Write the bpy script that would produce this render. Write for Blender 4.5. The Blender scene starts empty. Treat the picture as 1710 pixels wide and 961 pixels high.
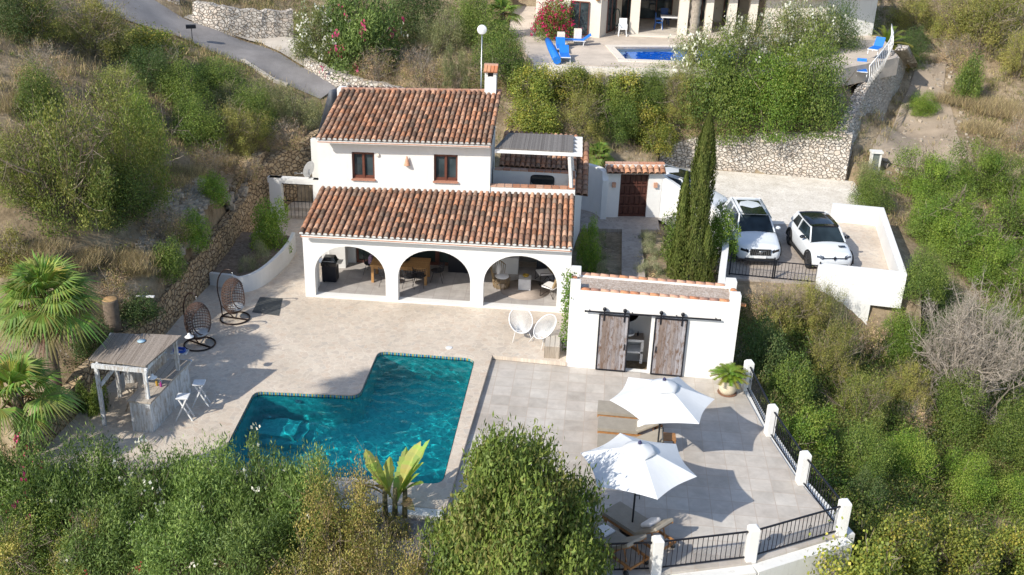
import bpy, bmesh, math, random
import numpy as np
from mathutils import Vector, Matrix
random.seed(7); rng = np.random.default_rng(7)
scene = bpy.context.scene
COL = scene.collection
# ------------------------------------------------------------------ camera
CAM = Vector((9.784, -35.46, 17.0))
CR = Vector((0.99715316, 0.06898986, 0.03042975))
CU = Vector((-0.05620737, 0.41108072, 0.90986448))
CF = Vector((-0.05026234, 0.90898462, -0.41378818))
FPX = 1750.0
cd = bpy.data.cameras.new('camera'); cam = bpy.data.objects.new('camera', cd); COL.objects.link(cam)
cd.sensor_width = 36.0; cd.lens = 36.0 * FPX / 1710.0; cd.clip_end = 2000; cd.clip_start = 0.5
m = Matrix.Identity(4)
for i in range(3):
    m[i][0] = CR[i]; m[i][1] = CU[i]; m[i][2] = -CF[i]; m[i][3] = CAM[i]
cam.matrix_world = m
scene.camera = cam
# ------------------------------------------------------------------ light
SUN_AZ, SUN_EL = math.radians(42), math.radians(36)
world = bpy.data.worlds.new("World"); scene.world = world; world.use_nodes = True
wn = world.node_tree; bg = wn.nodes['Background']
sky = wn.nodes.new('ShaderNodeTexSky'); sky.sky_type = 'NISHITA'; sky.sun_disc = False
sky.sun_elevation = SUN_EL; sky.sun_rotation = SUN_AZ + math.pi; sky.altitude = 100
wn.links.new(sky.outputs[0], bg.inputs[0]); bg.inputs[1].default_value = 0.15
sd = bpy.data.lights.new('sun', 'SUN'); sd.energy = 3.9; sd.angle = math.radians(0.55); sd.color = (1.0, 0.945, 0.84)
so = bpy.data.objects.new('sun', sd); COL.objects.link(so)
sdir = Vector((math.sin(SUN_AZ)*math.cos(SUN_EL), math.cos(SUN_AZ)*math.cos(SUN_EL), -math.sin(SUN_EL)))
so.rotation_euler = sdir.to_track_quat('-Z', 'Y').to_euler(); so.location = (-20, -40, 40)
vs = scene.view_settings; vs.view_transform = 'Standard'; vs.look = 'None'; vs.exposure = 0.43; vs.gamma = 1.0; vs.use_curve_mapping = False
scene.cycles.max_bounces = 8; scene.cycles.transparent_max_bounces = 12

# ------------------------------------------------------------------ helpers
def W(px, py, z=0.0):
    d = CR*((px-855.0)/FPX) - CU*((py-480.5)/FPX) + CF
    t = (z-CAM.z)/d.z
    return CAM + d*t

class MB:
    def __init__(s): s.v = []; s.f = []; s.c = []; s.sm = []
    def face(s, ids, col=None, smooth=False): s.f.append(tuple(ids)); s.c.append(col); s.sm.append(smooth)
    def add(s, vs, fs, col=None, smooth=False):
        b = len(s.v); s.v += [tuple(v) for v in vs]
        for f in fs: s.face([b+i for i in f], col, smooth)
        return s
    def box(s, c, size, rz=0.0, col=None, M=None, taper=1.0):
        hx, hy, hz = size[0]/2, size[1]/2, size[2]/2
        R = M if M is not None else Matrix.Rotation(rz, 3, 'Z'); vs = []
        for z in (-hz, hz):
            k = taper if z > 0 else 1.0
            for x, y in ((-hx, -hy), (hx, -hy), (hx, hy), (-hx, hy)):
                vs.append(R @ Vector((x*k, y*k, z)) + Vector(c))
        return s.add(vs, [(0,3,2,1),(4,5,6,7),(0,1,5,4),(1,2,6,5),(2,3,7,6),(3,0,4,7)], col)
    def prism(s, pts, z0, z1, col=None):
        n = len(pts)
        zb = z0 if hasattr(z0, '__len__') else [z0]*n; zt = z1 if hasattr(z1, '__len__') else [z1]*n
        vs = [(p[0], p[1], zb[i]) for i, p in enumerate(pts)] + [(p[0], p[1], zt[i]) for i, p in enumerate(pts)]
        fs = [tuple(range(n-1, -1, -1)), tuple(range(n, 2*n))] + [(i, (i+1) % n, n+(i+1) % n, n+i) for i in range(n)]
        return s.add(vs, fs, col)
    def bar(s, a, b, w, h=None, col=None, up=(0, 0, 1)):
        a = Vector(a); b = Vector(b); h = w if h is None else h
        d = (b-a); L = d.length; d.normalize(); u = Vector(up)
        if abs(d.dot(u)) > 0.98: u = Vector((1, 0, 0))
        x = d.cross(u).normalized(); y = x.cross(d).normalized()
        vs = []
        for p in (a, b):
            for i, j in ((-1,-1),(1,-1),(1,1),(-1,1)): vs.append(p + x*(w/2*i) + y*(h/2*j))
        return s.add(vs, [(0,1,2,3),(7,6,5,4),(0,4,5,1),(1,5,6,2),(2,6,7,3),(3,7,4,0)], col)
    def tube(s, path, r, seg=8, col=None, closed=False, caps=True):
        P = [Vector(p) for p in path]; n = len(P); vs = []; rr = r if hasattr(r, '__len__') else [r]*n
        prev = None
        for i in range(n):
            if closed: d = P[(i+1) % n]-P[i-1]
            else: d = P[min(i+1, n-1)]-P[max(i-1, 0)]
            d.normalize()
            if prev is None:
                u = Vector((0, 0, 1)) if abs(d.z) < 0.9 else Vector((1, 0, 0))
                x = d.cross(u).normalized()
            else: x = (prev - d*prev.dot(d)).normalized()
            prev = x; y = d.cross(x)
            for k in range(seg):
                a = 2*math.pi*k/seg; vs.append(P[i] + x*math.cos(a)*rr[i] + y*math.sin(a)*rr[i])
        fs = []
        for i in range(n if closed else n-1):
            for k in range(seg):
                j = (i+1) % n
                fs.append((i*seg+k, i*seg+(k+1) % seg, j*seg+(k+1) % seg, j*seg+k))
        s.add(vs, fs, col, True)
        if caps and not closed:
            b = len(s.v)-n*seg
            s.face([b+k for k in range(seg)][::-1], col); s.face([b+(n-1)*seg+k for k in range(seg)], col)
        return s
    def lathe(s, c, prof, seg=20, col=None, M=None, smooth=True):
        vs = []; c = Vector(c)
        for r, z in prof:
            for k in range(seg):
                a = 2*math.pi*k/seg; p = Vector((r*math.cos(a), r*math.sin(a), z))
                vs.append((M @ p if M is not None else p) + c)
        fs = []
        for i in range(len(prof)-1):
            for k in range(seg): fs.append((i*seg+k, i*seg+(k+1) % seg, (i+1)*seg+(k+1) % seg, (i+1)*seg+k))
        s.add(vs, fs, col, smooth)
        b = len(s.v)-len(prof)*seg
        if prof[0][0] > 1e-4: s.face([b+k for k in range(seg)][::-1], col)
        if prof[-1][0] > 1e-4: s.face([b+(len(prof)-1)*seg+k for k in range(seg)], col)
        return s
    def ellipsoid(s, c, r, seg=14, rings=8, col=None, M=None):
        prof = [(math.sin(math.pi*i/rings), -math.cos(math.pi*i/rings)) for i in range(rings+1)]
        S = Matrix.Diagonal(Vector(r)); S = (M @ S) if M is not None else S
        prof[0] = (1e-5, -1); prof[-1] = (1e-5, 1)
        return s.lathe(c, prof, seg, col, S)
    def build(s, name, mat, parent=None, local=False):
        off = Vector((0, 0, 0)) if (local or parent is None) else root_loc(parent)
        me = bpy.data.meshes.new(name)
        me.from_pydata([(v[0]-off.x, v[1]-off.y, v[2]-off.z) for v in s.v], [], s.f)
        if any(c is not None for c in s.c):
            ca = me.color_attributes.new('Col', 'FLOAT_COLOR', 'CORNER')
            buf = np.ones((len(me.loops), 4), np.float32); k = 0
            for f, c in zip(s.f, s.c):
                if c is not None: buf[k:k+len(f), :3] = c
                k += len(f)
            ca.data.foreach_set('color', buf.ravel())
        me.polygons.foreach_set('use_smooth', s.sm)
        me.materials.append(mat); me.update()
        o = bpy.data.objects.new(name, me); COL.objects.link(o)
        if parent is not None: o.parent = parent
        return o
def root_loc(p):
    l = p.location.copy()
    while p.parent is not None: p = p.parent; l = l + p.location
    return l
def tag(o, label=None, cat=None, group=None, kind=None):
    if label: o['label'] = label
    if cat: o['category'] = cat
    if group: o['group'] = group
    if kind: o['kind'] = kind
    return o
def thing(name, label, cat, loc=(0, 0, 0), rz=0.0, group=None):
    o = bpy.data.objects.new(name, None); COL.objects.link(o); o.location = loc; o.rotation_euler = (0, 0, rz)
    o.empty_display_size = 0.2
    return tag(o, label, cat, group)
def dup(root, loc, rz, label, scale=None):
    def rec(o, par):
        c = o.copy(); COL.objects.link(c); c.parent = par
        for ch in o.children: rec(ch, c)
        return c
    c = rec(root, None); c.location = loc; c.rotation_euler = (0, 0, rz); c['label'] = label
    if scale: c.scale = scale if hasattr(scale, '__len__') else (scale,)*3
    return c
def smooth_mod(o, lv=1):
    m_ = o.modifiers.new('sub', 'SUBSURF'); m_.levels = lv; m_.render_levels = lv; return o
def bevel_mod(o, w=0.01, seg=2):
    m_ = o.modifiers.new('bev', 'BEVEL'); m_.width = w; m_.segments = seg; m_.limit_method = 'ANGLE'; return o

# ------------------------------------------------------------------ materials
def newmat(name):
    m_ = bpy.data.materials.new(name); m_.use_nodes = True
    nt = m_.node_tree; return m_, nt, nt.nodes['Principled BSDF']
def nd(nt, typ, **kw):
    n = nt.nodes.new(typ)
    for k, v in kw.items():
        if k in ('blend_type', 'data_type', 'operation', 'feature', 'interpolation', 'attribute_name', 'offset', 'offset_frequency', 'squash', 'noise_dimensions', 'distance', 'wave_type', 'bands_direction', 'invert'):
            setattr(n, k, v)
        else: n.inputs[k.replace('_', ' ')].default_value = v
    return n
def L(nt, a, b): nt.links.new(a, b)
def rgba(c): return (c[0], c[1], c[2], 1.0)
def ramp(nt, src, stops, interp='LINEAR'):
    r = nt.nodes.new('ShaderNodeValToRGB'); r.color_ramp.interpolation = interp
    el = r.color_ramp.elements
    while len(el) < len(stops): el.new(0.5)
    for e, (p, c) in zip(el, stops): e.position = p; e.color = rgba(c)
    L(nt, src, r.inputs[0]); return r
def mixc(nt, f, a, b, bt='MIX'):
    n = nt.nodes.new('ShaderNodeMix'); n.data_type = 'RGBA'; n.blend_type = bt
    for s_, i in ((f, 0), (a, 6), (b, 7)):
        if isinstance(s_, (int, float)): n.inputs[i].default_value = s_
        elif isinstance(s_, tuple): n.inputs[i].default_value = rgba(s_)
        else: L(nt, s_, n.inputs[i])
    return n.outputs[2]
def pos(nt, scale=(1, 1, 1), rot=(0, 0, 0), loc=(0, 0, 0), obj=False):
    g = nt.nodes.new('ShaderNodeTexCoord') if obj else nt.nodes.new('ShaderNodeNewGeometry')
    mp = nt.nodes.new('ShaderNodeMapping'); mp.inputs['Scale'].default_value = scale; mp.inputs['Rotation'].default_value = rot; mp.inputs['Location'].default_value = loc
    L(nt, g.outputs['Object'] if obj else g.outputs['Position'], mp.inputs[0]); return mp.outputs[0]
def noise(nt, vec, scale, detail=4, rough=0.55, dist=0.0):
    n = nt.nodes.new('ShaderNodeTexNoise'); n.inputs['Scale'].default_value = scale; n.inputs['Detail'].default_value = detail
    n.inputs['Roughness'].default_value = rough; n.inputs['Distortion'].default_value = dist; L(nt, vec, n.inputs['Vector']); return n
def voro(nt, vec, scale, feature='F1', rnd=1.0):
    n = nt.nodes.new('ShaderNodeTexVoronoi'); n.feature = feature; n.inputs['Scale'].default_value = scale; n.inputs['Randomness'].default_value = rnd
    L(nt, vec, n.inputs['Vector']); return n
def bump(nt, h, bsdf, strength=0.3, dist=0.02):
    b = nt.nodes.new('ShaderNodeBump'); b.inputs['Strength'].default_value = strength; b.inputs['Distance'].default_value = dist
    L(nt, h, b.inputs['Height']); L(nt, b.outputs[0], bsdf.inputs['Normal']); return b

def mat_plain(name, col, rough=0.6, metal=0.0, var=0.12, vscale=6.0, bumps=0.15, spec=0.5):
    m_, nt, b = newmat(name); p = pos(nt, obj=True)
    n = noise(nt, p, vscale, 5, 0.6)
    dk = tuple(c*(1-var) for c in col); lt = tuple(min(1, c*(1+var)) for c in col)
    r = ramp(nt, n.outputs[0], [(0.3, dk), (0.7, lt)]); L(nt, r.outputs[0], b.inputs['Base Color'])
    b.inputs['Roughness'].default_value = rough; b.inputs['Metallic'].default_value = metal; b.inputs['Specular IOR Level'].default_value = spec
    if bumps: bump(nt, noise(nt, p, vscale*8, 3).outputs[0], b, bumps, 0.004)
    return m_
def mat_stucco(name, col=(0.76, 0.75, 0.73), stain=(0.50, 0.46, 0.40), amt=0.5):
    m_, nt, b = newmat(name); p = pos(nt)
    n1 = noise(nt, p, 0.9, 6, 0.65); n2 = noise(nt, pos(nt, (3, 3, 0.5)), 1.6, 6, 0.7)
    r1 = ramp(nt, n1.outputs[0], [(0.35, tuple(c*0.93 for c in col)), (0.65, col)])
    r2 = ramp(nt, n2.outputs[0], [(0.56, (0, 0, 0)), (0.82, (amt, amt, amt))])
    L(nt, mixc(nt, r2.outputs[0], r1.outputs[0], stain), b.inputs['Base Color'])
    b.inputs['Roughness'].default_value = 0.85; b.inputs['Specular IOR Level'].default_value = 0.2
    bump(nt, noise(nt, p, 9, 6, 0.7).outputs[0], b, 0.35, 0.02); return m_
def mat_attr(name, rough=0.8, nscale=14.0, var=0.35, bumps=0.3, spots=None, spec=0.3):
    m_, nt, b = newmat(name); p = pos(nt)
    a = nt.nodes.new('ShaderNodeAttribute'); a.attribute_name = 'Col'
    n = noise(nt, p, nscale, 5, 0.65)
    r = ramp(nt, n.outputs[0], [(0.25, (1-var,)*3), (0.75, (1+var*0.4,)*3)])
    c = mixc(nt, 1.0, a.outputs['Color'], r.outputs[0], 'MULTIPLY')
    if spots:
        n2 = noise(nt, p, nscale*0.28, 6, 0.75); rs = ramp(nt, n2.outputs[0], [(0.55, (0, 0, 0)), (0.70, (0.7,)*3)])
        c = mixc(nt, rs.outputs[0], c, spots)
    L(nt, c, b.inputs['Base Color']); b.inputs['Roughness'].default_value = rough; b.inputs['Specular IOR Level'].default_value = spec
    if bumps: bump(nt, n.outputs[0], b, bumps, 0.01)
    return m_
def mat_stonewall(name, stones, joint, scale=4.0, flat=1.0, jw=0.06, zs=1.3, bumpd=0.06):
    """rubble: 3-D voronoi cells with recessed joints"""
    m_, nt, b = newmat(name); p = pos(nt, (1, 1, zs))
    wob = noise(nt, p, 2.5, 3); 
    vadd = nt.nodes.new('ShaderNodeVectorMath'); vadd.operation = 'MULTIPLY_ADD'
    L(nt, wob.outputs[1], vadd.inputs[0]); vadd.inputs[1].default_value = (0.18,)*3; L(nt, p, vadd.inputs[2])
    v1 = voro(nt, vadd.outputs[0], scale); v2 = voro(nt, vadd.outputs[0], scale, 'DISTANCE_TO_EDGE')
    sep = nt.nodes.new('ShaderNodeSeparateColor'); L(nt, v1.outputs['Color'], sep.inputs[0])
    st = ramp(nt, sep.outputs[0], [(i/(len(stones)-1.0), c) for i, c in enumerate(stones)])
    fine = noise(nt, p, 22, 5, 0.7); fr = ramp(nt, fine.outputs[0], [(0.25, (0.72,)*3), (0.7, (1.08,)*3)])
    sc = mixc(nt, 1.0, st.outputs[0], fr.outputs[0], 'MULTIPLY')
    e = ramp(nt, v2.outputs[0], [(jw*0.5, (0, 0, 0)), (jw*1.6, (1, 1, 1))])
    L(nt, mixc(nt, e.outputs[0], joint, sc), b.inputs['Base Color']); b.inputs['Roughness'].default_value = 0.9
    b.inputs['Specular IOR Level'].default_value = 0.2
    h = ramp(nt, v2.outputs[0], [(0.0, (0, 0, 0)), (jw*3.5, (1, 1, 1))])
    hh = mixc(nt, 0.18, h.outputs[0], fine.outputs[0])
    bump(nt, hh, b, flat, bumpd); return m_
def mat_tiles(name, size, cols, grout, rot=0.0, loc=(0, 0, 0), offset=0.5):
    m_, nt, b = newmat(name); p = pos(nt, (1, 1, 1), (0, 0, rot), loc)
    br = nt.nodes.new('ShaderNodeTexBrick'); br.offset = offset; br.squash = 1.0
    br.inputs['Scale'].default_value = 1.0; br.inputs['Brick Width'].default_value = size; br.inputs['Row Height'].default_value = size
    br.inputs['Mortar Size'].default_value = 0.011; br.inputs['Mortar Smooth'].default_value = 0.2
    br.inputs['Color1'].default_value = (0, 0, 0, 1); br.inputs['Color2'].default_value = (1, 1, 1, 1); br.inputs['Mortar'].default_value = (0.5, 0.5, 0.5, 1)
    L(nt, p, br.inputs['Vector'])
    st = ramp(nt, br.outputs['Color'], [(i/(len(cols)-1.0), c) for i, c in enumerate(cols)])
    n = noise(nt, p, 2.2, 8, 0.68, 0.4); fr = ramp(nt, n.outputs[0], [(0.3, (0.80,)*3), (0.7, (1.08,)*3)])
    n3 = noise(nt, p, 0.5, 6, 0.7); f3 = ramp(nt, n3.outputs[0], [(0.4, (1,)*3), (0.7, (0.82, 0.79, 0.76))])
    sc = mixc(nt, 1.0, st.outputs[0], fr.outputs[0], 'MULTIPLY'); sc = mixc(nt, 1.0, sc, f3.outputs[0], 'MULTIPLY')
    L(nt, mixc(nt, br.outputs['Fac'], sc, grout), b.inputs['Base Color']); b.inputs['Roughness'].default_value = 0.65
    b.inputs['Specular IOR Level'].default_value = 0.3
    bump(nt, n.outputs[0], b, 0.12, 0.01); return m_
def mat_glass_dark(name, col=(0.03, 0.04, 0.045), rough=0.04):
    m_, nt, b = newmat(name); n = noise(nt, pos(nt), 1.2, 2)
    r = ramp(nt, n.outputs[0], [(0.4, col), (0.65, tuple(c*2.2 for c in col))]); L(nt, r.outputs[0], b.inputs['Base Color'])
    b.inputs['Roughness'].default_value = rough; b.inputs['Specular IOR Level'].default_value = 0.45; return m_
def mat_planks(name, cols, w=0.12, axis='X', rough=0.8, worn=None):
    m_, nt, b = newmat(name); p = pos(nt, obj=True)
    sx = nt.nodes.new('ShaderNodeSeparateXYZ'); L(nt, p, sx.inputs[0])
    dv = nt.nodes.new('ShaderNodeMath'); dv.operation = 'DIVIDE'; L(nt, sx.outputs[axis], dv.inputs[0]); dv.inputs[1].default_value = w
    fl = nt.nodes.new('ShaderNodeMath'); fl.operation = 'FLOOR'; L(nt, dv.outputs[0], fl.inputs[0])
    wn_ = nt.nodes.new('ShaderNodeTexWhiteNoise'); wn_.noise_dimensions = '1D'; L(nt, fl.outputs[0], wn_.inputs['W'])
    st = ramp(nt, wn_.outputs[0], [(i/(len(cols)-1.0), c) for i, c in enumerate(cols)])
    sc3 = {'X': (18, 18, 1.2), 'Y': (18, 18, 1.2), 'Z': (1.2, 1.2, 18)}[axis]
    n = noise(nt, pos(nt, sc3, obj=True), 1.6, 6, 0.75, 0.6)
    fr = ramp(nt, n.outputs[0], [(0.3, (0.55,)*3), (0.68, (1.25,)*3)])
    c = mixc(nt, 1.0, st.outputs[0], fr.outputs[0], 'MULTIPLY')
    fc = nt.nodes.new('ShaderNodeMath'); fc.operation = 'FRACT'; L(nt, dv.outputs[0], fc.inputs[0])
    g = ramp(nt, fc.outputs[0], [(0.0, (0.15,)*3), (0.07, (1,)*3)])
    if worn:
        n5 = noise(nt, pos(nt, (6, 6, 2), obj=True), 1.5, 7, 0.75); rw = ramp(nt, n5.outputs[0], [(0.5, (0,)*3), (0.6, (1,)*3)])
        c = mixc(nt, rw.outputs[0], c, worn)
    c = mixc(nt, 1.0, c, g.outputs[0], 'MULTIPLY')
    L(nt, c, b.inputs['Base Color']); b.inputs['Roughness'].default_value = rough; b.inputs['Specular IOR Level'].default_value = 0.2
    bump(nt, n.outputs[0], b, 0.4, 0.006); return m_
def mat_leaf(name, rough=0.55, trans=0.3, spec=0.35):
    m_, nt, b = newmat(name)
    a = nt.nodes.new('ShaderNodeAttribute'); a.attribute_name = 'Col'
    oi = nt.nodes.new('ShaderNodeObjectInfo')
    hs = nt.nodes.new('ShaderNodeHueSaturation')
    r = ramp(nt, oi.outputs['Random'], [(0, (0.82,)*3), (1, (1.18,)*3)])
    c = mixc(nt, 1.0, a.outputs['Color'], r.outputs[0], 'MULTIPLY')
    L(nt, c, b.inputs['Base Color']); b.inputs['Roughness'].default_value = rough; b.inputs['Specular IOR Level'].default_value = spec
    t = nt.nodes.new('ShaderNodeBsdfTranslucent'); L(nt, mixc(nt, 1.0, c, (1.1, 1.25, 0.6), 'MULTIPLY'), t.inputs[0])
    mx = nt.nodes.new('ShaderNodeMixShader'); mx.inputs[0].default_value = trans
    L(nt, b.outputs[0], mx.inputs[1]); L(nt, t.outputs[0], mx.inputs[2]); L(nt, mx.outputs[0], nt.nodes['Material Output'].inputs[0])
    return m_

M = {}
M['stucco'] = mat_stucco('white_stucco', stain=(0.60,0.56,0.50), amt=0.42)
M['stucco_worn'] = mat_stucco('worn_white_stucco', (0.74, 0.73, 0.70), (0.36, 0.32, 0.26), 0.65)
M['stucco_cream'] = mat_stucco('cream_stucco', (0.72, 0.66, 0.58), (0.5, 0.45, 0.38), 0.3)
M['tile'] = mat_attr('terracotta', 0.85, 16, 0.4, 0.4, spots=(0.13, 0.09, 0.07))
M['tile_clean'] = mat_attr('terracotta_clean', 0.85, 16, 0.3, 0.3)
M['wood_frame'] = mat_plain('red_brown_wood', (0.13, 0.045, 0.03), 0.45)
M['glass'] = mat_glass_dark('window_glass')
M['black_metal'] = mat_plain('black_metal', (0.012, 0.013, 0.02), 0.45, 0.3, bumps=0)
M['white_metal'] = mat_plain('white_metal', (0.75, 0.75, 0.75), 0.4, bumps=0)
M['steel'] = mat_plain('steel', (0.55, 0.56, 0.58), 0.3, 0.9, bumps=0)
M['teak'] = mat_plain('teak', (0.36, 0.17, 0.06), 0.55, var=0.25, vscale=12)
M['oldwood'] = mat_planks('barn_planks', [(0.20, 0.145, 0.115), (0.31, 0.30, 0.32), (0.24, 0.18, 0.145), (0.35, 0.34, 0.36), (0.27,0.24,0.24)], 0.125, 'X', worn=(0.15, 0.10, 0.075))
M['crazy'] = None
def crazy_paving(name, cols, joint, scale=5.2, jw=0.045):
    m_, nt, b = newmat(name); p = pos(nt, (1, 1, 0.01))
    wob = noise(nt, p, 1.3, 3)
    va = nt.nodes.new('ShaderNodeVectorMath'); va.operation = 'MULTIPLY_ADD'
    L(nt, wob.outputs[1], va.inputs[0]); va.inputs[1].default_value = (0.35, 0.35, 0); L(nt, p, va.inputs[2])
    v1 = voro(nt, va.outputs[0], scale); v2 = voro(nt, va.outputs[0], scale, 'DISTANCE_TO_EDGE')
    sep = nt.nodes.new('ShaderNodeSeparateColor'); L(nt, v1.outputs['Color'], sep.inputs[0])
    st = ramp(nt, sep.outputs[0], [(i/(len(cols)-1.0), c) for i, c in enumerate(cols)])
    n = noise(nt, p, 7, 6, 0.7); fr = ramp(nt, n.outputs[0], [(0.25, (0.86,)*3), (0.75, (1.1,)*3)])
    n3 = noise(nt, p, 0.35, 6, 0.65); f3 = ramp(nt, n3.outputs[0], [(0.35, (1.06,)*3), (0.7, (0.84, 0.82, 0.80))])
    sc = mixc(nt, 1.0, st.outputs[0], fr.outputs[0], 'MULTIPLY')
    e = ramp(nt, v2.outputs[0], [(jw*0.3, (0,)*3), (jw, (1,)*3)])
    c = mixc(nt, e.outputs[0], joint, sc); c = mixc(nt, 1.0, c, f3.outputs[0], 'MULTIPLY')
    L(nt, c, b.inputs['Base Color']); b.inputs['Roughness'].default_value = 0.8; b.inputs['Specular IOR Level'].default_value = 0.25
    bump(nt, e.outputs[0], b, 0.25, 0.012); return m_
M['crazy'] = crazy_paving('crazy_paving', [(0.58, 0.495, 0.41), (0.62, 0.53, 0.435), (0.55, 0.475, 0.395), (0.64, 0.56, 0.465), (0.58, 0.475, 0.38), (0.53,0.47,0.405)], (0.65, 0.58, 0.49))
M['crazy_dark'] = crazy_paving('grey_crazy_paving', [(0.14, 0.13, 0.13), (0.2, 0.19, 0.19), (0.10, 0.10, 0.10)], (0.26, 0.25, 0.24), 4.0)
M['path'] = crazy_paving('path_paving', [(0.36, 0.31, 0.27), (0.44, 0.38, 0.33), (0.32, 0.28, 0.25)], (0.44, 0.39, 0.34), 5.0)
M['terr'] = mat_tiles('terrace_tiles', 0.6, [(0.51, 0.465, 0.42), (0.57, 0.525, 0.475), (0.47, 0.43, 0.385), (0.60, 0.56, 0.51)], (0.43, 0.36, 0.30), math.radians(1.5), offset=0.0)
M['porch'] = mat_tiles('porch_tiles', 0.6, [(0.42, 0.39, 0.37), (0.47, 0.44, 0.42), (0.38, 0.355, 0.34)], (0.33, 0.29, 0.27), 0, offset=0.0)
M['wall_pale'] = mat_stonewall('pale_rubble', [(0.60, 0.54, 0.47), (0.69, 0.63, 0.56), (0.53, 0.48, 0.42), (0.65, 0.55, 0.46), (0.72, 0.67, 0.61)], (0.36, 0.30, 0.24), 4.7, jw=0.03, bumpd=0.10)
M['wall_tan'] = mat_stonewall('tan_rubble', [(0.46, 0.33, 0.19), (0.54, 0.40, 0.25), (0.39, 0.29, 0.18), (0.58, 0.45, 0.30)], (0.14, 0.10, 0.07), 4.2, jw=0.04, bumpd=0.08)
M['wall_dark'] = mat_stonewall('grey_rubble', [(0.20, 0.18, 0.16), (0.30, 0.27, 0.24), (0.16, 0.14, 0.12), (0.36, 0.32, 0.28)], (0.06, 0.05, 0.04), 3.6, bumpd=0.10)
M['leaf'] = mat_leaf('foliage'); M['leaf_dry'] = mat_leaf('dry_foliage', 0.8, 0.12, 0.1)
M['bark'] = mat_plain('bark', (0.16, 0.12, 0.09), 0.9, var=0.35, vscale=9, bumps=0.6)
M['bark_pale'] = mat_plain('pale_bark', (0.34, 0.29, 0.24), 0.9, var=0.3, vscale=9, bumps=0.5)
def mat_gravel(name, cols, scale=26):
    m_, nt, b = newmat(name); p = pos(nt); v = voro(nt, p, scale)
    sep = nt.nodes.new('ShaderNodeSeparateColor'); L(nt, v.outputs['Color'], sep.inputs[0])
    st = ramp(nt, sep.outputs[0], [(i/(len(cols)-1.0), c) for i, c in enumerate(cols)])
    n = noise(nt, p, 1.2, 7, 0.7); fr = ramp(nt, n.outputs[0], [(0.3, (0.8, 0.78, 0.75)), (0.7, (1.1,)*3)])
    L(nt, mixc(nt, 1.0, st.outputs[0], fr.outputs[0], 'MULTIPLY'), b.inputs['Base Color']); b.inputs['Roughness'].default_value = 0.95
    b.inputs['Specular IOR Level'].default_value = 0.1
    bump(nt, v.outputs['Distance'], b, 0.6, 0.02); return m_
M['gravel_roof'] = mat_gravel('roof_gravel', [(0.30, 0.24, 0.20), (0.52, 0.44, 0.38), (0.40, 0.31, 0.25), (0.60, 0.54, 0.48)], 24)
M['gravel'] = mat_gravel('driveway_gravel', [(0.68, 0.63, 0.56), (0.78, 0.74, 0.68), (0.61, 0.56, 0.49)], 16)
def mat_asphalt(name, col):
    m_, nt, b = newmat(name); p = pos(nt); n = noise(nt, p, 60, 4, 0.7); n2 = noise(nt, p, 0.7, 6, 0.65)
    r = ramp(nt, n2.outputs[0], [(0.3, tuple(c*0.8 for c in col)), (0.7, tuple(c*1.2 for c in col))])
    f = ramp(nt, n.outputs[0], [(0.3, (0.75,)*3), (0.7, (1.2,)*3)])
    L(nt, mixc(nt, 1.0, r.outputs[0], f.outputs[0], 'MULTIPLY'), b.inputs['Base Color']); b.inputs['Roughness'].default_value = 0.95; b.inputs['Specular IOR Level'].default_value = 0.1
    return m_
M['asphalt'] = mat_asphalt('old_asphalt', (0.25, 0.235, 0.23))
M['concrete'] = mat_asphalt('pale_concrete', (0.52, 0.47, 0.41))
def mat_ground():
    m_, nt, b = newmat('hillside_soil'); p = pos(nt)
    n1 = noise(nt, p, 0.35, 8, 0.65); n2 = noise(nt, p, 3.2, 8, 0.75); v = voro(nt, p, 5.0)
    r1 = ramp(nt, n1.outputs[0], [(0.3, (0.18, 0.135, 0.085)), (0.45, (0.29, 0.22, 0.14)), (0.58, (0.38, 0.30, 0.205)), (0.75, (0.16, 0.15, 0.08))])
    r2 = ramp(nt, n2.outputs[0], [(0.3, (0.5,)*3), (0.72, (1.3,)*3)])
    c = mixc(nt, 1.0, r1.outputs[0], r2.outputs[0], 'MULTIPLY')
    st = ramp(nt, v.outputs['Distance'], [(0.16, (1,)*3), (0.24, (0,)*3)]); n4 = noise(nt, p, 0.8, 3); k = ramp(nt, n4.outputs[0], [(0.52, (0,)*3), (0.6, (1,)*3)])
    sm = mixc(nt, 1.0, st.outputs[0], k.outputs[0], 'MULTIPLY')
    c = mixc(nt, sm, c, (0.38, 0.33, 0.27))
    L(nt, c, b.inputs['Base Color']); b.inputs['Roughness'].default_value = 0.95; b.inputs['Specular IOR Level'].default_value = 0.1
    bump(nt, n2.outputs[0], b, 0.8, 0.08); return m_
M['ground'] = mat_ground()
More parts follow.
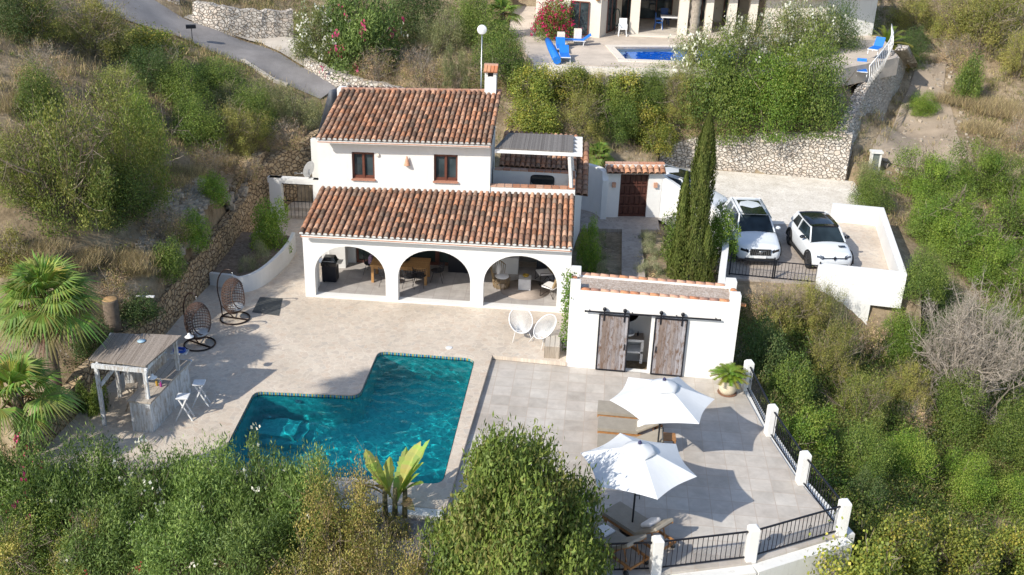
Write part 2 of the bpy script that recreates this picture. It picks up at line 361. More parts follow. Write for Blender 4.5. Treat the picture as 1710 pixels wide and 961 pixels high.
# ------------------------------------------------------------------ terrain
_tp = []
for px, py, z in [(0,0,9.0),(146,0,7.6),(222,0,7.2),(181,29,6.8),(292,61,5.7),(307,38,6.0),(365,94,5.0),(389,67,5.2),(456,134,4.3),(438,79,4.8),(497,111,4.4),(556,155,3.6),
      (530,180,3.2),(480,230,3.1),(440,270,3.0),(400,330,2.4),(330,400,2.3),(260,470,1.9),(230,520,1.4),(350,340,3.0),(250,300,4.0),(100,100,7.0),(0,150,7.2),(0,300,5.4),(100,380,4.0),(200,400,3.0),
      (0,450,3.2),(0,600,1.4),(60,660,0.4),(110,710,-0.4),(0,760,-1.4),(0,961,-4.0),(200,870,-1.2),(300,961,-3.6),(450,860,-.9),(500,961,-3.4),(700,910,-1.9),(850,961,-3.0),(1000,990,-2.6),(1200,975,-1.7),
      (1300,955,-1.6),(1340,1040,-3.0),(1420,870,-1.5),(1700,961,-5.6),(1600,860,-4.6),(1450,740,-2.8),(1330,650,-1.7),(1290,560,-1.0),(1240,500,-0.45),(1380,500,-0.9),(1400,560,-1.5),(1480,560,-2.0),(1560,480,-1.6),(1620,600,-3.2),(1700,700,-4.6),(1700,500,-2.6),
      (1530,400,-0.7),(1560,320,-0.2),(1470,300,0.0),(1700,330,-0.2),(1600,230,1.3),(1500,230,0.8),(1470,215,0.9),(1505,150,2.5),(1560,130,2.8),(1560,80,3.8),(1700,150,2.6),(1700,50,4.8),(1600,0,6.0),
      (1400,0,5.6),(600,110,4.3),(700,120,4.4),(560,80,4.8),(800,130,4.2),(500,30,5.4),(700,0,6.2),(860,60,5.2),(860,0,6.0)]:
    q = W(px, py, z); _tp.append((q.x, q.y, z))
_tp += [(-3.5,0,-0.4),(-3.5,-6,-0.4),(-3.6,5,-0.2),(0,0,-0.45),(5,0,-0.45),(10,0,-0.45),(0,-9,-0.45),(-6,-12.4,-.5),(-4,-13.2,-.35),(-1,-13.4,-.35),(2,-13.6,-.4),(4.5,-13.7,-.5),(-4,-15,-.9),(0,-15.2,-.9),(4,-15.6,-1.1),(9,-16.5,-2.3),(10,-10,-0.6),(15,-8,-0.6),(16,-4,-0.5),(14,-12,-0.7),(3,6,-0.4),(8,7,-0.3),(-3,9,-0.1),
        (11,4,-0.12),(13,4,-0.12),(12,9,-0.1),(15,9,-0.1),(16,12,-0.05),(18,8,-0.12),(20,8,-0.12),(22.5,9,-0.15),(20,14,-0.05),(23,16,-0.05),(17,16,-0.05),(13,14,-0.05),(10,13,-0.05),(16.5,4,-0.2),(19,3.7,-0.3),
        (2,10,0.3),(6,11,0.2),(0,13,2.6),(5,14,2.2),(9,16,2.0),(13,19.2,1.2),(17,19.4,1.9),(21,19.2,2.2),(23.5,18.9,2.4),(8,19.2,4.6),(11.5,19.9,4.4),(15,20.4,4.4),(19,20.8,4.4),(24,21.8,4.2),
        (10,25,4.95),(14,27,4.95),(18,27,4.95),(22,26,4.95),(26,26,4.9),(12,32,4.95),(20,33,4.95),(27,32,4.9),(5,27,4.95),(7,34,5.2),(-10,60,14),(10,60,12),(30,60,10),(-40,50,20),(-60,0,20),(-40,-20,6),(60,60,12),(60,0,0),(60,-30,-10),(0,-40,-14),(30,-40,-14),(-40,-45,-6),(0,100,20),(80,-60,-16),(60,100,16),(-60,100,28),(10,-24,-5.5),(20,-20,-4),(-8,-22,-5.5)]
_T = np.array(_tp); 
def _ker(a, b):
    r = np.sqrt(((a[:, None, :2]-b[None, :, :2])**2).sum(-1)); return r      # linear RBF: no overshoot
_A = _ker(_T, _T); NT_ = len(_T)
_full = np.zeros((NT_+3, NT_+3)); _full[:NT_, :NT_] = -_A - 0.0*np.eye(NT_); _full[:NT_, NT_] = 1; _full[:NT_, NT_+1:] = _T[:, :2]; _full[NT_:, :NT_] = _full[:NT_, NT_:].T
_full[:NT_, :NT_] += -0.3*np.eye(NT_)*-1.0
_w = np.linalg.solve(_full, np.concatenate([_T[:, 2], np.zeros(3)]))
def _inpoly(x, y, poly):
    ins = np.zeros(x.shape, bool); n = len(poly)
    for i in range(n):
        x0, y0 = poly[i]; x1, y1 = poly[(i+1) % n]
        c = ((y0 > y) != (y1 > y)) & (x < (x1-x0)*(y-y0)/(y1-y0+1e-12)+x0); ins ^= c
    return ins
POOL = [W(632,588,-.05), W(794,600,-.05), W(733,812,-.05), W(560,812,-.05), W(330,790,-.05), W(425,655,-.05), W(600,663,-.05)]
POOLP = [(3.52,-3.96),(6.88,-4.08),(6.72,-11.5),(0.3,-11.45),(0.14,-7.12),(3.48,-7.03)]
TERR = [(7.43,-3.78),(10.0,-3.98),(15.75,-4.3),(16.2,-7.4),(16.75,-10.0),(17.55,-12.3),(14.9,-13.75),(12.5,-14.45),(10.5,-14.85),(9.9,-14.9),(7.4,-13.2),(6.9,-12.6)]
PATIO = [(-4.0,6.2),(-4.1,-3.8),(-4.7,-8.2),(-5.0,-12.1),(6.9,-12.6),(7.43,-3.78),(10.0,-4.0),(10.0,8.0),(-2,9.6),(-3.9,9.6)]
def terrain_z(x, y):
    x = np.atleast_1d(np.asarray(x, float)); y = np.atleast_1d(np.asarray(y, float)); out = np.empty(x.shape)
    for s in range(0, len(x), 20000):
        q = np.stack([x[s:s+20000], y[s:s+20000]], 1)
        out[s:s+20000] = -_ker(q, _T) @ _w[:NT_] + _w[NT_] + q @ _w[NT_+1:]
    out += 0.10*np.sin(x*1.3+y*0.7)*np.sin(y*1.1-x*0.4) * (1-_inpoly(x, y, [(-5,-13),(18,-13),(24,3.5),(24,17.5),(14,18.5),(-4,10)]))
    out = np.where(_inpoly(x, y, PATIO), np.minimum(out, -0.35), out)
    out = np.where(_inpoly(x, y, TERR), np.minimum(out, -0.6), out)
    pp = [(3.2,-3.5),(7.2,-3.6),(7.1,-12),(-0.3,-12),(-0.3,-6.7),(3.1,-6.6)]
    out = np.where(_inpoly(x, y, pp), np.minimum(out, -2.4), out)
    yardp = [(14.2,10.9),(14.35,19.35),(17.6,18.95),(21.0,18.6),(24.15,18.3),(25.6,16),(24.6,11.8),(24.3,3.4),(19.9,3.8),(16.5,3.2),(16.3,9)]
    out = np.where(_inpoly(x, y, yardp), -0.05, out)
    out = np.where(_inpoly(x, y, [(5.5,27.5),(7.4,19.4),(11.2,19.2),(20.6,20.2),(24,21.3),(28.0,25.1),(29.2,37),(5,37)]), np.minimum(out, 3.9), out)
    return out
def tz(x, y): return float(terrain_z([x], [y])[0])
def G(px, py):
    """first hit of the pixel's ray with the terrain"""
    zs = np.arange(14, -12, -0.05); d = CR*((px-855.0)/FPX) - CU*((py-480.5)/FPX) + CF
    t = (zs-CAM.z)/d.z; X = CAM.x+d.x*t; Y = CAM.y+d.y*t
    k = np.argmax(terrain_z(X, Y) >= zs); return Vector((X[k], Y[k], float(terrain_z([X[k]], [Y[k]])[0])))
def sheet(name, pts_grid, mat):
    pass
xs = np.unique(np.concatenate([np.arange(-120, -26, 4.0), np.arange(-26, 40, 0.45), np.arange(40, 140, 4.0)]))
ys = np.unique(np.concatenate([np.arange(-80, -24, 4.0), np.arange(-24, 44, 0.45), np.arange(44, 180, 4.0)]))
X_, Y_ = np.meshgrid(xs, ys); Z_ = terrain_z(X_.ravel(), Y_.ravel())
nx = len(xs); vv = np.stack([X_.ravel(), Y_.ravel(), Z_], 1)
ii, jj = np.meshgrid(np.arange(nx-1), np.arange(len(ys)-1)); a_ = (jj*nx+ii).ravel()
me = bpy.data.meshes.new('hillside_ground'); me.from_pydata(vv.tolist(), [], np.stack([a_, a_+1, a_+nx+1, a_+nx], 1).tolist())
me.polygons.foreach_set('use_smooth', [True]*len(me.polygons)); me.materials.append(M['ground'])
ground = bpy.data.objects.new('ground', me); COL.objects.link(ground); ground['kind'] = 'structure'

def drape(name, left, right, mat, off=0.03, n=24, m_=5):
    """sheet between two world polylines lying on the terrain"""
    def samp(pl, t):
        s = t*(len(pl)-1); i = min(int(s), len(pl)-2); return Vector(pl[i]).lerp(Vector(pl[i+1]), s-i)
    P = []
    for i in range(n+1):
        a, b = samp(left, i/n), samp(right, i/n)
        for j in range(m_+1): P.append(a.lerp(b, j/m_))
    z = terrain_z([p.x for p in P], [p.y for p in P])
    mb = MB(); mb.v = [(p.x, p.y, z[k]+off) for k, p in enumerate(P)]
    for i in range(n):
        for j in range(m_):
            k = i*(m_+1)+j; mb.face((k, k+1, k+m_+2, k+m_+1), None, True)
    o = mb.build(name, mat); o['kind'] = 'structure'; return o
# road
def GW(*l): return [G(x, y) for x, y in l]
rl = GW((146,-12),(181,27),(292,63),(365,96),(456,136),(535,172)); rr = GW((222,-12),(307,38),(389,66),(438,80),(497,112),(562,152))
drape('road', rl, rr, M['asphalt'], 0.10, 40, 8)
def kerbline(name, pts, w, h, mat, label, cat):
    mb = MB()
    for a, b in zip(pts[:-1], pts[1:]): mb.bar(a+Vector((0,0,h/2-0.05)), b+Vector((0,0,h/2-0.05)), w, h+0.1)
    return tag(mb.build(name, mat), label, cat)
tag(kerbline('kerb', GW((405,105),(430,122),(456,137),(480,147)), 0.22, 0.16, M['concrete'], None, None), kind='structure')
drape('driveway', GW((307,36),(389,64),(438,78),(497,110),(562,150)), GW((345,22),(420,52),(500,70),(530,92),(590,132)), M['concrete'], 0.12, 30, 6)
drape('yard', [(13.9,10.4,0),(14.0,14.0,0),(14.3,18.6,0)], [(17.2,4.6,0),(24.2,12.5,0),(24.5,17.6,0)], M['gravel'], 0.0, 20, 20)
yard = bpy.data.objects['yard']
for v in yard.data.vertices: v.co.z = 0.012
mb = MB(); mb.prism([(15.9,3.9),(20.0,3.9),(21.9,10.9),(16.6,10.2)], -0.5, 0.03); o = mb.build('parking_pavement', M['path']); o['kind'] = 'structure'
def hole_slab(name, outer, hole, z0, z1, mat):
    bm = bmesh.new()
    def loop(pts, z): vs = [bm.verts.new((p[0], p[1], z)) for p in pts]; return [bm.edges.new((vs[i], vs[(i+1) % len(vs)])) for i in range(len(vs))]
    e = loop(outer, z1) + loop(hole, z1)
    r = bmesh.ops.triangle_fill(bm, use_beauty=True, use_dissolve=False, edges=e)
    bm.normal_update()
    for f in bm.faces:
        if f.normal.z < 0: f.normal_flip()
    ex = bmesh.ops.extrude_face_region(bm, geom=list(bm.faces), use_keep_orig=True)
    for v in [g for g in ex['geom'] if isinstance(g, bmesh.types.BMVert)]: v.co.z = z0
    bmesh.ops.recalc_face_normals(bm, faces=bm.faces)
    me = bpy.data.meshes.new(name); bm.to_mesh(me); me.materials.append(mat)
    o = bpy.data.objects.new(name, me); COL.objects.link(o); return o
def roundpoly(pts, r, seg=6, skip=()):
    out = []; n = len(pts)
    for i in range(n):
        p = Vector((pts[i][0], pts[i][1])); a = Vector((pts[i-1][0], pts[i-1][1])); b = Vector((pts[(i+1) % n][0], pts[(i+1) % n][1]))
        if i in skip: out.append((p.x, p.y)); continue
        da = (a-p).normalized(); db = (b-p).normalized(); p0 = p+da*r; p1 = p+db*r
        for k in range(seg+1):
            t = k/seg; q = p0*(1-t)**2 + p*2*t*(1-t) + p1*t**2; out.append((q.x, q.y))
    return out
drape('dirt_track', GW((1452,262),(1478,215),(1500,190),(1518,150),(1530,110)), GW((1640,300),(1600,235),(1590,190),(1575,150),(1580,105)), mat_asphalt('pale_dirt', (0.36,0.29,0.22)), 0.06, 24, 10)
# neighbour terrace paving
NP = [W(1025,82,4.9), W(1295,82,4.9), W(1300,112,4.9), W(1044,103,4.9)]; NP = [(p.x, p.y) for p in NP]
mpav = mat_asphalt('pale_paving', (0.58, 0.50, 0.42))
o = hole_slab('neighbour_paving', [(5.6,27.4),(7.5,19.5),(11.3,19.4),(20.4,20.5),(24.0,21.6),(27.9,25.2),(28.9,37),(5.2,37)], NP, 4.0, 5.0, mpav); o['kind'] = 'structure'
# patio: flat slab split round the pool
PR = roundpoly(POOLP, 0.38)
o = hole_slab('patio', PATIO, PR, -0.6, 0.0, M['crazy']); o['kind'] = 'structure'
mb = MB(); mb.prism([(-5.2,-12.45),(6.9,-12.95),(6.9,-12.603),(-5.0,-12.103)], -1.4, -0.02)
tag(mb.build('pool_retaining_wall', M['stucco_worn']), 'white wall under the hedge end of the swimming pool', 'wall')
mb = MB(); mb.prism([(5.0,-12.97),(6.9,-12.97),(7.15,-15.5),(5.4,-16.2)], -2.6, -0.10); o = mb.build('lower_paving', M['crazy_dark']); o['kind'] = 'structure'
mb = MB(); mb.prism(TERR, -0.45, -0.15); o = mb.build('pool_terrace', M['terr']); o['kind'] = 'structure'
# terrace retaining wall (white, weathered) with tan ledge
mb = MB(); 
e = [(15.75,-4.3),(16.2,-7.4),(16.75,-10.0),(17.55,-12.3),(14.9,-13.75),(12.5,-14.45),(10.5,-14.85),(9.9,-14.9),(7.4,-13.2)]
for a, b in zip(e[:-1], e[1:]):
    a = Vector((*a, 0)); b = Vector((*b, 0)); d = (b-a).normalized(); nrm = Vector((d.y, -d.x, 0)); nrm = -nrm if nrm.dot(Vector((12,-8,0))-a) > 0 else nrm
    p = [a+nrm*0.004, b+nrm*0.004, b+nrm*0.32, a+nrm*0.32]
    mb.prism([(q.x, q.y) for q in p], -4.2, -0.22)
terrwall = tag(mb.build('retaining_wall', M['stucco_worn']), 'weathered white retaining wall below the tiled sunbathing terrace railing', 'wall')
# white step edge of patio above terrace
mb = MB(); mb.bar((7.40,-3.80,-0.06),(10.0,-3.995,-0.06),0.06,0.14); mb.bar((7.41,-3.8,-0.06),(6.93,-12.5,-0.06),0.05,0.14)
o = mb.build('patio_step', M['crazy']); o['kind'] = 'structure'

# ------------------------------------------------------------------ swimming pool
pool = thing('swimming_pool', 'L shaped turquoise swimming pool with blue and yellow mosaic border in the patio', 'swimming pool', (4, -8, 0))
def mat_mosaic():
    m_, nt, b = newmat('turquoise_mosaic'); p = pos(nt)
    v = voro(nt, p, 14, rnd=0.3); sep = nt.nodes.new('ShaderNodeSeparateColor'); L(nt, v.outputs['Color'], sep.inputs[0])
    r = ramp(nt, sep.outputs[0], [(0, (0.025, 0.42, 0.44)), (0.5, (0.04, 0.52, 0.53)), (1, (0.07, 0.62, 0.61))]); L(nt, r.outputs[0], b.inputs['Base Color'])
    b.inputs['Roughness'].default_value = 0.4; return m_
M['mosaic'] = mat_mosaic()
def mat_border():
    m_, nt, b = newmat('majolica_border'); p = pos(nt, (5.0, 5.0, 5.0)); sx = nt.nodes.new('ShaderNodeSeparateXYZ'); L(nt, p, sx.inputs[0])
    ad = nt.nodes.new('ShaderNodeMath'); ad.operation = 'ADD'; L(nt, sx.outputs[0], ad.inputs[0]); L(nt, sx.outputs[1], ad.inputs[1])
    fr = nt.nodes.new('ShaderNodeMath'); fr.operation = 'FRACT'; L(nt, ad.outputs[0], fr.inputs[0])
    r = ramp(nt, fr.outputs[0], [(0, (0.03, 0.12, 0.30)), (0.22, (0.10, 0.30, 0.32)), (0.4, (0.42, 0.30, 0.06)), (0.62, (0.04, 0.27, 0.31)), (0.85, (0.35, 0.36, 0.28))], 'CONSTANT')
    L(nt, r.outputs[0], b.inputs['Base Color']); b.inputs['Roughness'].default_value = 0.2; return m_
def wallring(pts, z0, z1, name, mat):
    mb = MB(); n = len(pts)
    mb.v = [(p[0], p[1], z0) for p in pts]+[(p[0], p[1], z1) for p in pts]
    for i in range(n): mb.face((i, (i+1) % n, n+(i+1) % n, n+i))
    return mb
def shrink(pts, d):
    n = len(pts); out = []
    for i in range(n):
        a = Vector(pts[i-1]); b = Vector(pts[(i+1) % n]); t = (b-a).normalized(); nn = Vector((t.y, -t.x))
        out.append((pts[i][0]+nn.x*d, pts[i][1]+nn.y*d))
    return out
# orientation check: PR listed clockwise -> inward normal is (t.y,-t.x)
PI = shrink(PR, 0.02)
mb = wallring(PI, -1.9, -0.20, '', None); n = len(PI); mb.face(list(range(n)))
basin = mb.build('basin', M['mosaic'], pool)
wallring(PI, -0.20, -0.015, '', None).build('tile_border', mat_border(), pool)
mb = MB()
for k, zt in enumerate((-1.25, -1.55)): mb.prism([(0.55,-7.6-0.0),(1.75+0.25*k,-7.6),(1.75+0.25*k,-8.5-0.25*k),(0.55,-8.5-0.25*k)], -1.9, zt-0.01*k)
mb.build('steps', M['mosaic'], pool).cycles.is_caustics_receiver = True
def mat_water(name, tint, bscale=3.2, bstr=0.35, refr=False):
    m_, nt, b = newmat(name); p = pos(nt)
    fr = nt.nodes.new('ShaderNodeFresnel'); fr.inputs[0].default_value = 1.33
    gl = nt.nodes.new('ShaderNodeBsdfGlossy'); gl.inputs['Roughness'].default_value = 0.02
    if refr:
        g = nt.nodes.new('ShaderNodeBsdfGlass'); g.inputs['IOR'].default_value = 1.33; g.inputs['Roughness'].default_value = 0.0; g.inputs[0].default_value = rgba(tint)
        L(nt, g.outputs[0], nt.nodes['Material Output'].inputs[0]); return m_
    tr = nt.nodes.new('ShaderNodeBsdfTransparent')
    tr.inputs[0].default_value = rgba(tint)
    if True:
        n1 = noise(nt, p, bscale, 5, 0.6, 1.2); bp = nt.nodes.new('ShaderNodeBump'); bp.inputs['Strength'].default_value = bstr; bp.inputs['Distance'].default_value = 0.08
        L(nt, n1.outputs[0], bp.inputs['Height']); L(nt, bp.outputs[0], gl.inputs['Normal']); L(nt, bp.outputs[0], fr.inputs['Normal'])
    mx = nt.nodes.new('ShaderNodeMixShader'); L(nt, fr.outputs[0], mx.inputs[0]); L(nt, tr.outputs[0], mx.inputs[1]); L(nt, gl.outputs[0], mx.inputs[2])
    L(nt, mx.outputs[0], nt.nodes['Material Output'].inputs[0]); return m_
def water_mesh(pts, z, name, mat, parent, amp=0.0100, step=0.05, dist=True):
    xs_ = [p[0] for p in pts]; ys_ = [p[1] for p in pts]
    gx = np.arange(min(xs_), max(xs_)+step, step); gy = np.arange(min(ys_), max(ys_)+step, step)
    X, Y = np.meshgrid(gx, gy); ins = _inpoly(X, Y, pts)
    Z = np.zeros_like(X); r2 = np.random.default_rng(3)
    for k in range(50):
        lam = r2.uniform(0.16, 0.62); a = r2.uniform(0, 2*math.pi); ph = r2.uniform(0, 6.28)
        Z += amp*0.10*(lam/0.5)**1.15*np.sin(2*math.pi/lam*(X*math.cos(a)+Y*math.sin(a)+0.05*np.sin(3*X+ph)+0.05*np.sin(3.3*Y))+ph)
    idx = -np.ones(X.shape, int); nxg = X.shape[1]
    # snap outside points on to the border so the sheet fills the pool
    poly = np.array(pts)
    a = poly; b = np.roll(poly, -1, 0)
    cell = ins[:-1, :-1] | ins[1:, :-1] | ins[:-1, 1:] | ins[1:, 1:]
    use = np.zeros(X.shape, bool); use[:-1, :-1] |= cell; use[1:, :-1] |= cell; use[:-1, 1:] |= cell; use[1:, 1:] |= cell
    Xf = X.copy(); Yf = Y.copy()
    for j, i in np.argwhere(use & ~ins):
        q = np.array([X[j, i], Y[j, i]]); t = np.clip(((q-a)*(b-a)).sum(1)/((b-a)**2).sum(1), 0, 1); c = a+(b-a)*t[:, None]
        c = c[np.argmin(((c-q)**2).sum(1))]; Xf[j, i], Yf[j, i] = c
    idx[use] = np.arange(use.sum())
    mb = MB(); mb.v = np.stack([Xf[use], Yf[use], Z[use]+z], 1).tolist()
    for j, i in np.argwhere(cell): mb.face((idx[j, i], idx[j, i+1], idx[j+1, i+1], idx[j+1, i]), None, True)
    return mb.build(name, mat, parent)
M['water'] = mat_water('pool_water', (0.50, 0.86, 0.90), refr=True); sd.cycles.is_caustics_light = True
water = water_mesh(PI, -0.10, 'water', M['water'], pool); water.cycles.is_caustics_caster = True; basin.cycles.is_caustics_receiver = True
mb = MB(); mb.lathe((1.85,-7.2,0.0), [(0.0,0.001),(0.1,0.001),(0.12,0.015)], 16)
# ------------------------------------------------------------------ villa
TILES = [(0.46,0.225,0.13),(0.41,0.21,0.13),(0.50,0.28,0.18),(0.36,0.20,0.135),(0.29,0.18,0.13),(0.46,0.28,0.19),(0.25,0.17,0.125),(0.42,0.25,0.17)]
def tile_roof(mb, p00, p10, p11, p01, ncol, nrow, r=0.085, dark=0.5, gapcol=(0.16,0.10,0.075), mortar=None, lift=0.0, clean=False):
    """barrel tiles on the quad eaveleft, everight, topright, topleft; mortar: MB for the white eave plugs"""
    p00, p10, p11, p01 = map(Vector, (p00, p10, p11, p01)); pal = TILES
    nrm = (p10-p00).cross(p01-p00).normalized()
    if nrm.z < 0: nrm = -nrm
    def S(u, v): return p00.lerp(p10, u).lerp(p01.lerp(p11, u), v)
    seg = 6
    for c in range(ncol):
        u = (c+0.5)/ncol; du = 0.5/ncol; shade = random.uniform(0.8, 1.1)
        # pan tiles between the covers
        for q in range(nrow):
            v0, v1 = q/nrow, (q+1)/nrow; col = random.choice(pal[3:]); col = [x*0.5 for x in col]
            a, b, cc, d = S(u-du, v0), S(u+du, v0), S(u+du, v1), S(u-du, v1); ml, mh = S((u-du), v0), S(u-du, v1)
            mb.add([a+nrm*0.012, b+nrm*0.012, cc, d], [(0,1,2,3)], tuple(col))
        ncl = random.random()
        for q in range(nrow):
            v0, v1 = max(0, (q-0.10)/nrow), min(1.0, (q+1.05)/nrow)
            a, b = S(u, v0), S(u, v1); jit = random.uniform(-0.008, 0.008)
            sx = (S(min(1,u+du), v0)-S(max(0,u-du), v0)).normalized()
            col = random.choice(pal[:4] if clean else pal); k = 1.16*shade*random.uniform(0.80, 1.13)
            if not clean and random.random() < dark*0.35: k *= 0.62
            col = tuple(x*k for x in col); vs = []
            for (pt, rr, up) in ((a, r*1.08, 0.028), (b, r*0.86, 0.004)):
                for s_ in range(seg+1):
                    t = math.pi*s_/seg; vs.append(pt + sx*(math.cos(t)*rr+jit) + nrm*(math.sin(t)*rr+up+lift))
            for s_ in range(seg+1):
                t = math.pi*s_/seg; rr = r*0.90; vs.append(a + sx*(math.cos(t)*rr+jit) + nrm*(math.sin(t)*rr+0.028+lift))
            fs = [(i, i+1, seg+2+i, seg+1+i) for i in range(seg)] + [(i+1, i, 2*(seg+1)+i, 2*(seg+1)+i+1) for i in range(seg)]
            b0 = len(mb.v); mb.v += [tuple(v) for v in vs]
            for f in fs: mb.face([b0+i for i in f], col, True)
        if mortar is not None:
            a = S(u, 0); dn = (S(u, 0)-S(u, 0.1)).normalized(); vs = [a+nrm*0.0+dn*0.004]
            for s_ in range(seg+1):
                t = math.pi*s_/seg; vs.append(a + sx*math.cos(t)*r*0.98 + nrm*(math.sin(t)*r*0.98+0.03) + dn*0.006)
            b0 = len(mortar.v)
            back = [v - dn*0.05 for v in vs]
            mortar.add(vs, [(0, i, i+1) for i in range(1, seg+1)])
def flat_roof_body(mb, p00, p10, p11, p01, th):
    q = [Vector(p) for p in (p00, p10, p11, p01)]
    mb.add([v-Vector((0,0,th)) for v in q]+[v-Vector((0,0,0.012)) for v in q], [(3,2,1,0),(4,5,6,7),(0,1,5,4),(1,2,6,5),(2,3,7,6),(3,0,4,7)])

villa = thing('villa', 'white two storey villa with barrel tile roofs and a three arch porch behind the pool', 'villa', (5, 3, 0))
# --- arcade facade
def arch_wall(mb, x0, x1, y0, y1, ztop, arches, zb=0.0, th=0.34):
    """wall from (x0,y0) to (x1,y1); arches = list of (xa, xb, zspring, ztop); thickness to +y"""
    def P(x, z, k=0.0): t = (x-x0)/(x1-x0); return (x, y0+(y1-y0)*t+k, z)
    xs = [x0]
    N = 22
    def quad(xa, za0, za1, xb, zb0, zb1):
        for k, fl in ((0.0, False), (th, True)):
            f = [P(xa, za0, k), P(xb, zb0, k), P(xb, zb1, k), P(xa, za1, k)]
            mb.add(f, [(0,1,2,3)] if not fl else [(3,2,1,0)])
    cur = x0
    for (xa, xb, zs, zt) in arches:
        quad(cur, zb, ztop, xa, zb, ztop)
        cx_ = (xa+xb)/2; rx = (xb-xa)/2; pts = []
        for i in range(N+1):
            t = math.pi*(1-i/N); pts.append((cx_+rx*math.cos(t), zs+(zt-zs)*(math.sin(t)**0.9)))
        for (ax, az), (bx, bz) in zip(pts[:-1], pts[1:]):
            quad(ax, az, ztop, bx, bz, ztop)
            b0 = len(mb.v); mb.v += [P(ax, az), P(bx, bz), P(bx, bz, th), P(ax, az, th)]; mb.face((b0+3, b0+2, b0+1, b0), None, True)
        mb.add([P(xa, 0.08), P(xa, zs), P(xa, zs, th), P(xa, 0.08, th)], [(3,2,1,0)])
        mb.add([P(xb, 0.08), P(xb, zs), P(xb, zs, th), P(xb, 0.08, th)], [(0,1,2,3)])
        # low threshold
        mb.add([P(xa, zb), P(xb, zb), P(xb, 0.08), P(xa, 0.08), P(xa, zb, th), P(xb, zb, th), P(xb, 0.08, th), P(xa, 0.08, th)], [(0,1,2,3),(7,6,5,4),(3,2,6,7)])
        cur = xb
    quad(cur, zb, ztop, x1, zb, ztop)
    mb.add([P(x0, zb), P(x0, ztop), P(x0, ztop, th), P(x0, zb, th)], [(0,1,2,3)]); mb.add([P(x1, zb), P(x1, ztop), P(x1, ztop, th), P(x1, zb, th)], [(3,2,1,0)])
    mb.add([P(x0, ztop), P(x1, ztop), P(x1, ztop, th), P(x0, ztop, th)], [(0,1,2,3)])
EZ = 2.62
mb = MB(); arch_wall(mb, 0.0, 9.97, 0.0, -0.14, EZ-0.1, [(0.40, 3.08, 0.95, 2.16), (3.55, 6.27, 0.95, 2.20), (6.76, 9.50, 0.95, 2.20)])
mb.box((9.80, 1.45, 1.28), (0.32, 2.60, 2.5)); mb.box((-0.0+0.16, 2.95, 1.28), (0.32, 0.5, 2.5)); mb.box((0.16, 0.65, 1.28), (0.318, 0.65, 2.5)) ; mb.box((0.16, 1.83, 2.3), (0.318, 1.8, 0.5))
mb.build('arcade_wall', M['stucco'], villa)
mb = MB(); mb.prism([(0.3,0.3),(9.7,0.2),(9.7,3.9),(0.0,3.5)], -0.3, 0.06); mb.build('porch_floor', M['porch'], villa)
# lower roof
LR = [W(498,391,EZ+0.08)+Vector((0,0,0)), W(957,416.5,EZ+0.08), W(960,327,3.5), W(535,314,3.5)]
mortar = MB(); mb = MB(); tile_roof(mb, *LR, 45, 10, 0.080, 0.6, mortar=mortar, lift=0.028)
lroof = mb.build('porch_roof', M['tile'], villa); mortar.build('eave_mortar', M['stucco'], lroof)
mb = MB(); flat_roof_body(mb, LR[0]+Vector((.10,.06,-.02)), LR[1]+Vector((-.10,.06,-.02)), LR[2]+Vector((-.1,0,-0.02)), LR[3]+Vector((.1,0,-0.02)), 0.14); mb.build('roof_slab', M['stucco'], villa)
mb = MB(); mb.bar(LR[0]+Vector((.05,.10,-.115)), LR[1]+Vector((-.05,.10,-.115)), 0.10, 0.03, (0.5,0.22,0.12)); mb.build('eave_course', M['tile_clean'], lroof)
# --- upper storey
UZ = 5.46
UF = [Vector((0.0, 2.78, 0)), Vector((6.66, 3.12, 0))]
UR = [W(527,233.5,UZ+0.06), W(821,242.5,UZ+0.06), W(838,155,6.62), W(569,151.5,6.62)]
def wall_with_windows(mb, a, b, z0, z1, wins, th=0.3):
    """front face with recessed openings; wins = (s0, s1, z0, z1) along a->b"""
    a = Vector(a); b = Vector(b); d = (b-a); Ln = d.length; d.normalize(); nn = Vector((-d.y, d.x, 0))
    ss = sorted({0, Ln} | {w for q in wins for w in q[:2]}); zz = sorted({z0, z1} | {w for q in wins for w in q[2:]})
    for s0, s1 in zip(ss[:-1], ss[1:]):
        for q0, q1 in zip(zz[:-1], zz[1:]):
            sm, qm = (s0+s1)/2, (q0+q1)/2
            if any(w[0] < sm < w[1] and w[2] < qm < w[3] for w in wins): continue
            mb.add([(*(a+d*s0)[:2], q0), (*(a+d*s1)[:2], q0), (*(a+d*s1)[:2], q1), (*(a+d*s0)[:2], q1)], [(0,1,2,3)])
    for w in wins:
        c = [(a+d*w[0], w[2]), (a+d*w[1], w[2]), (a+d*w[1], w[3]), (a+d*w[0], w[3])]
        for i in range(4):
            (p, pz), (q, qz) = c[i], c[(i+1) % 4]; pb, qb = p+nn*th, q+nn*th
            mb.add([(p.x, p.y, pz), (q.x, q.y, qz), (qb.x, qb.y, qz), (pb.x, pb.y, pz)], [(3,2,1,0)])
    return a, d, nn
def on_facade(px, py, z):  # point of the upper facade at height z in column px: solved along the line
    a, b = UF; d = b-a
    r = CR*((px-855.0)/FPX) - CU*((py-480.5)/FPX) + CF
    # intersect ray with vertical plane
    nrm = Vector((-d.y, d.x, 0)); t = nrm.dot(a-CAM)/nrm.dot(r); q = CAM+r*t
    return (q-a).xy.dot(d.xy.normalized()), q.z
w1a = on_facade(587,254,0); w1b = on_facade(626,300,0); w2a = on_facade(724.5,258,0); w2b = on_facade(764,304,0)
wins = [(w1a[0], w1b[0], w1b[1], w1a[1]), (w2a[0], w2b[0], w2b[1], w2a[1])]
mb = MB(); A, D, NN = wall_with_windows(mb, UF[0], UF[1], 2.4, UZ-0.05, wins, 0.28)
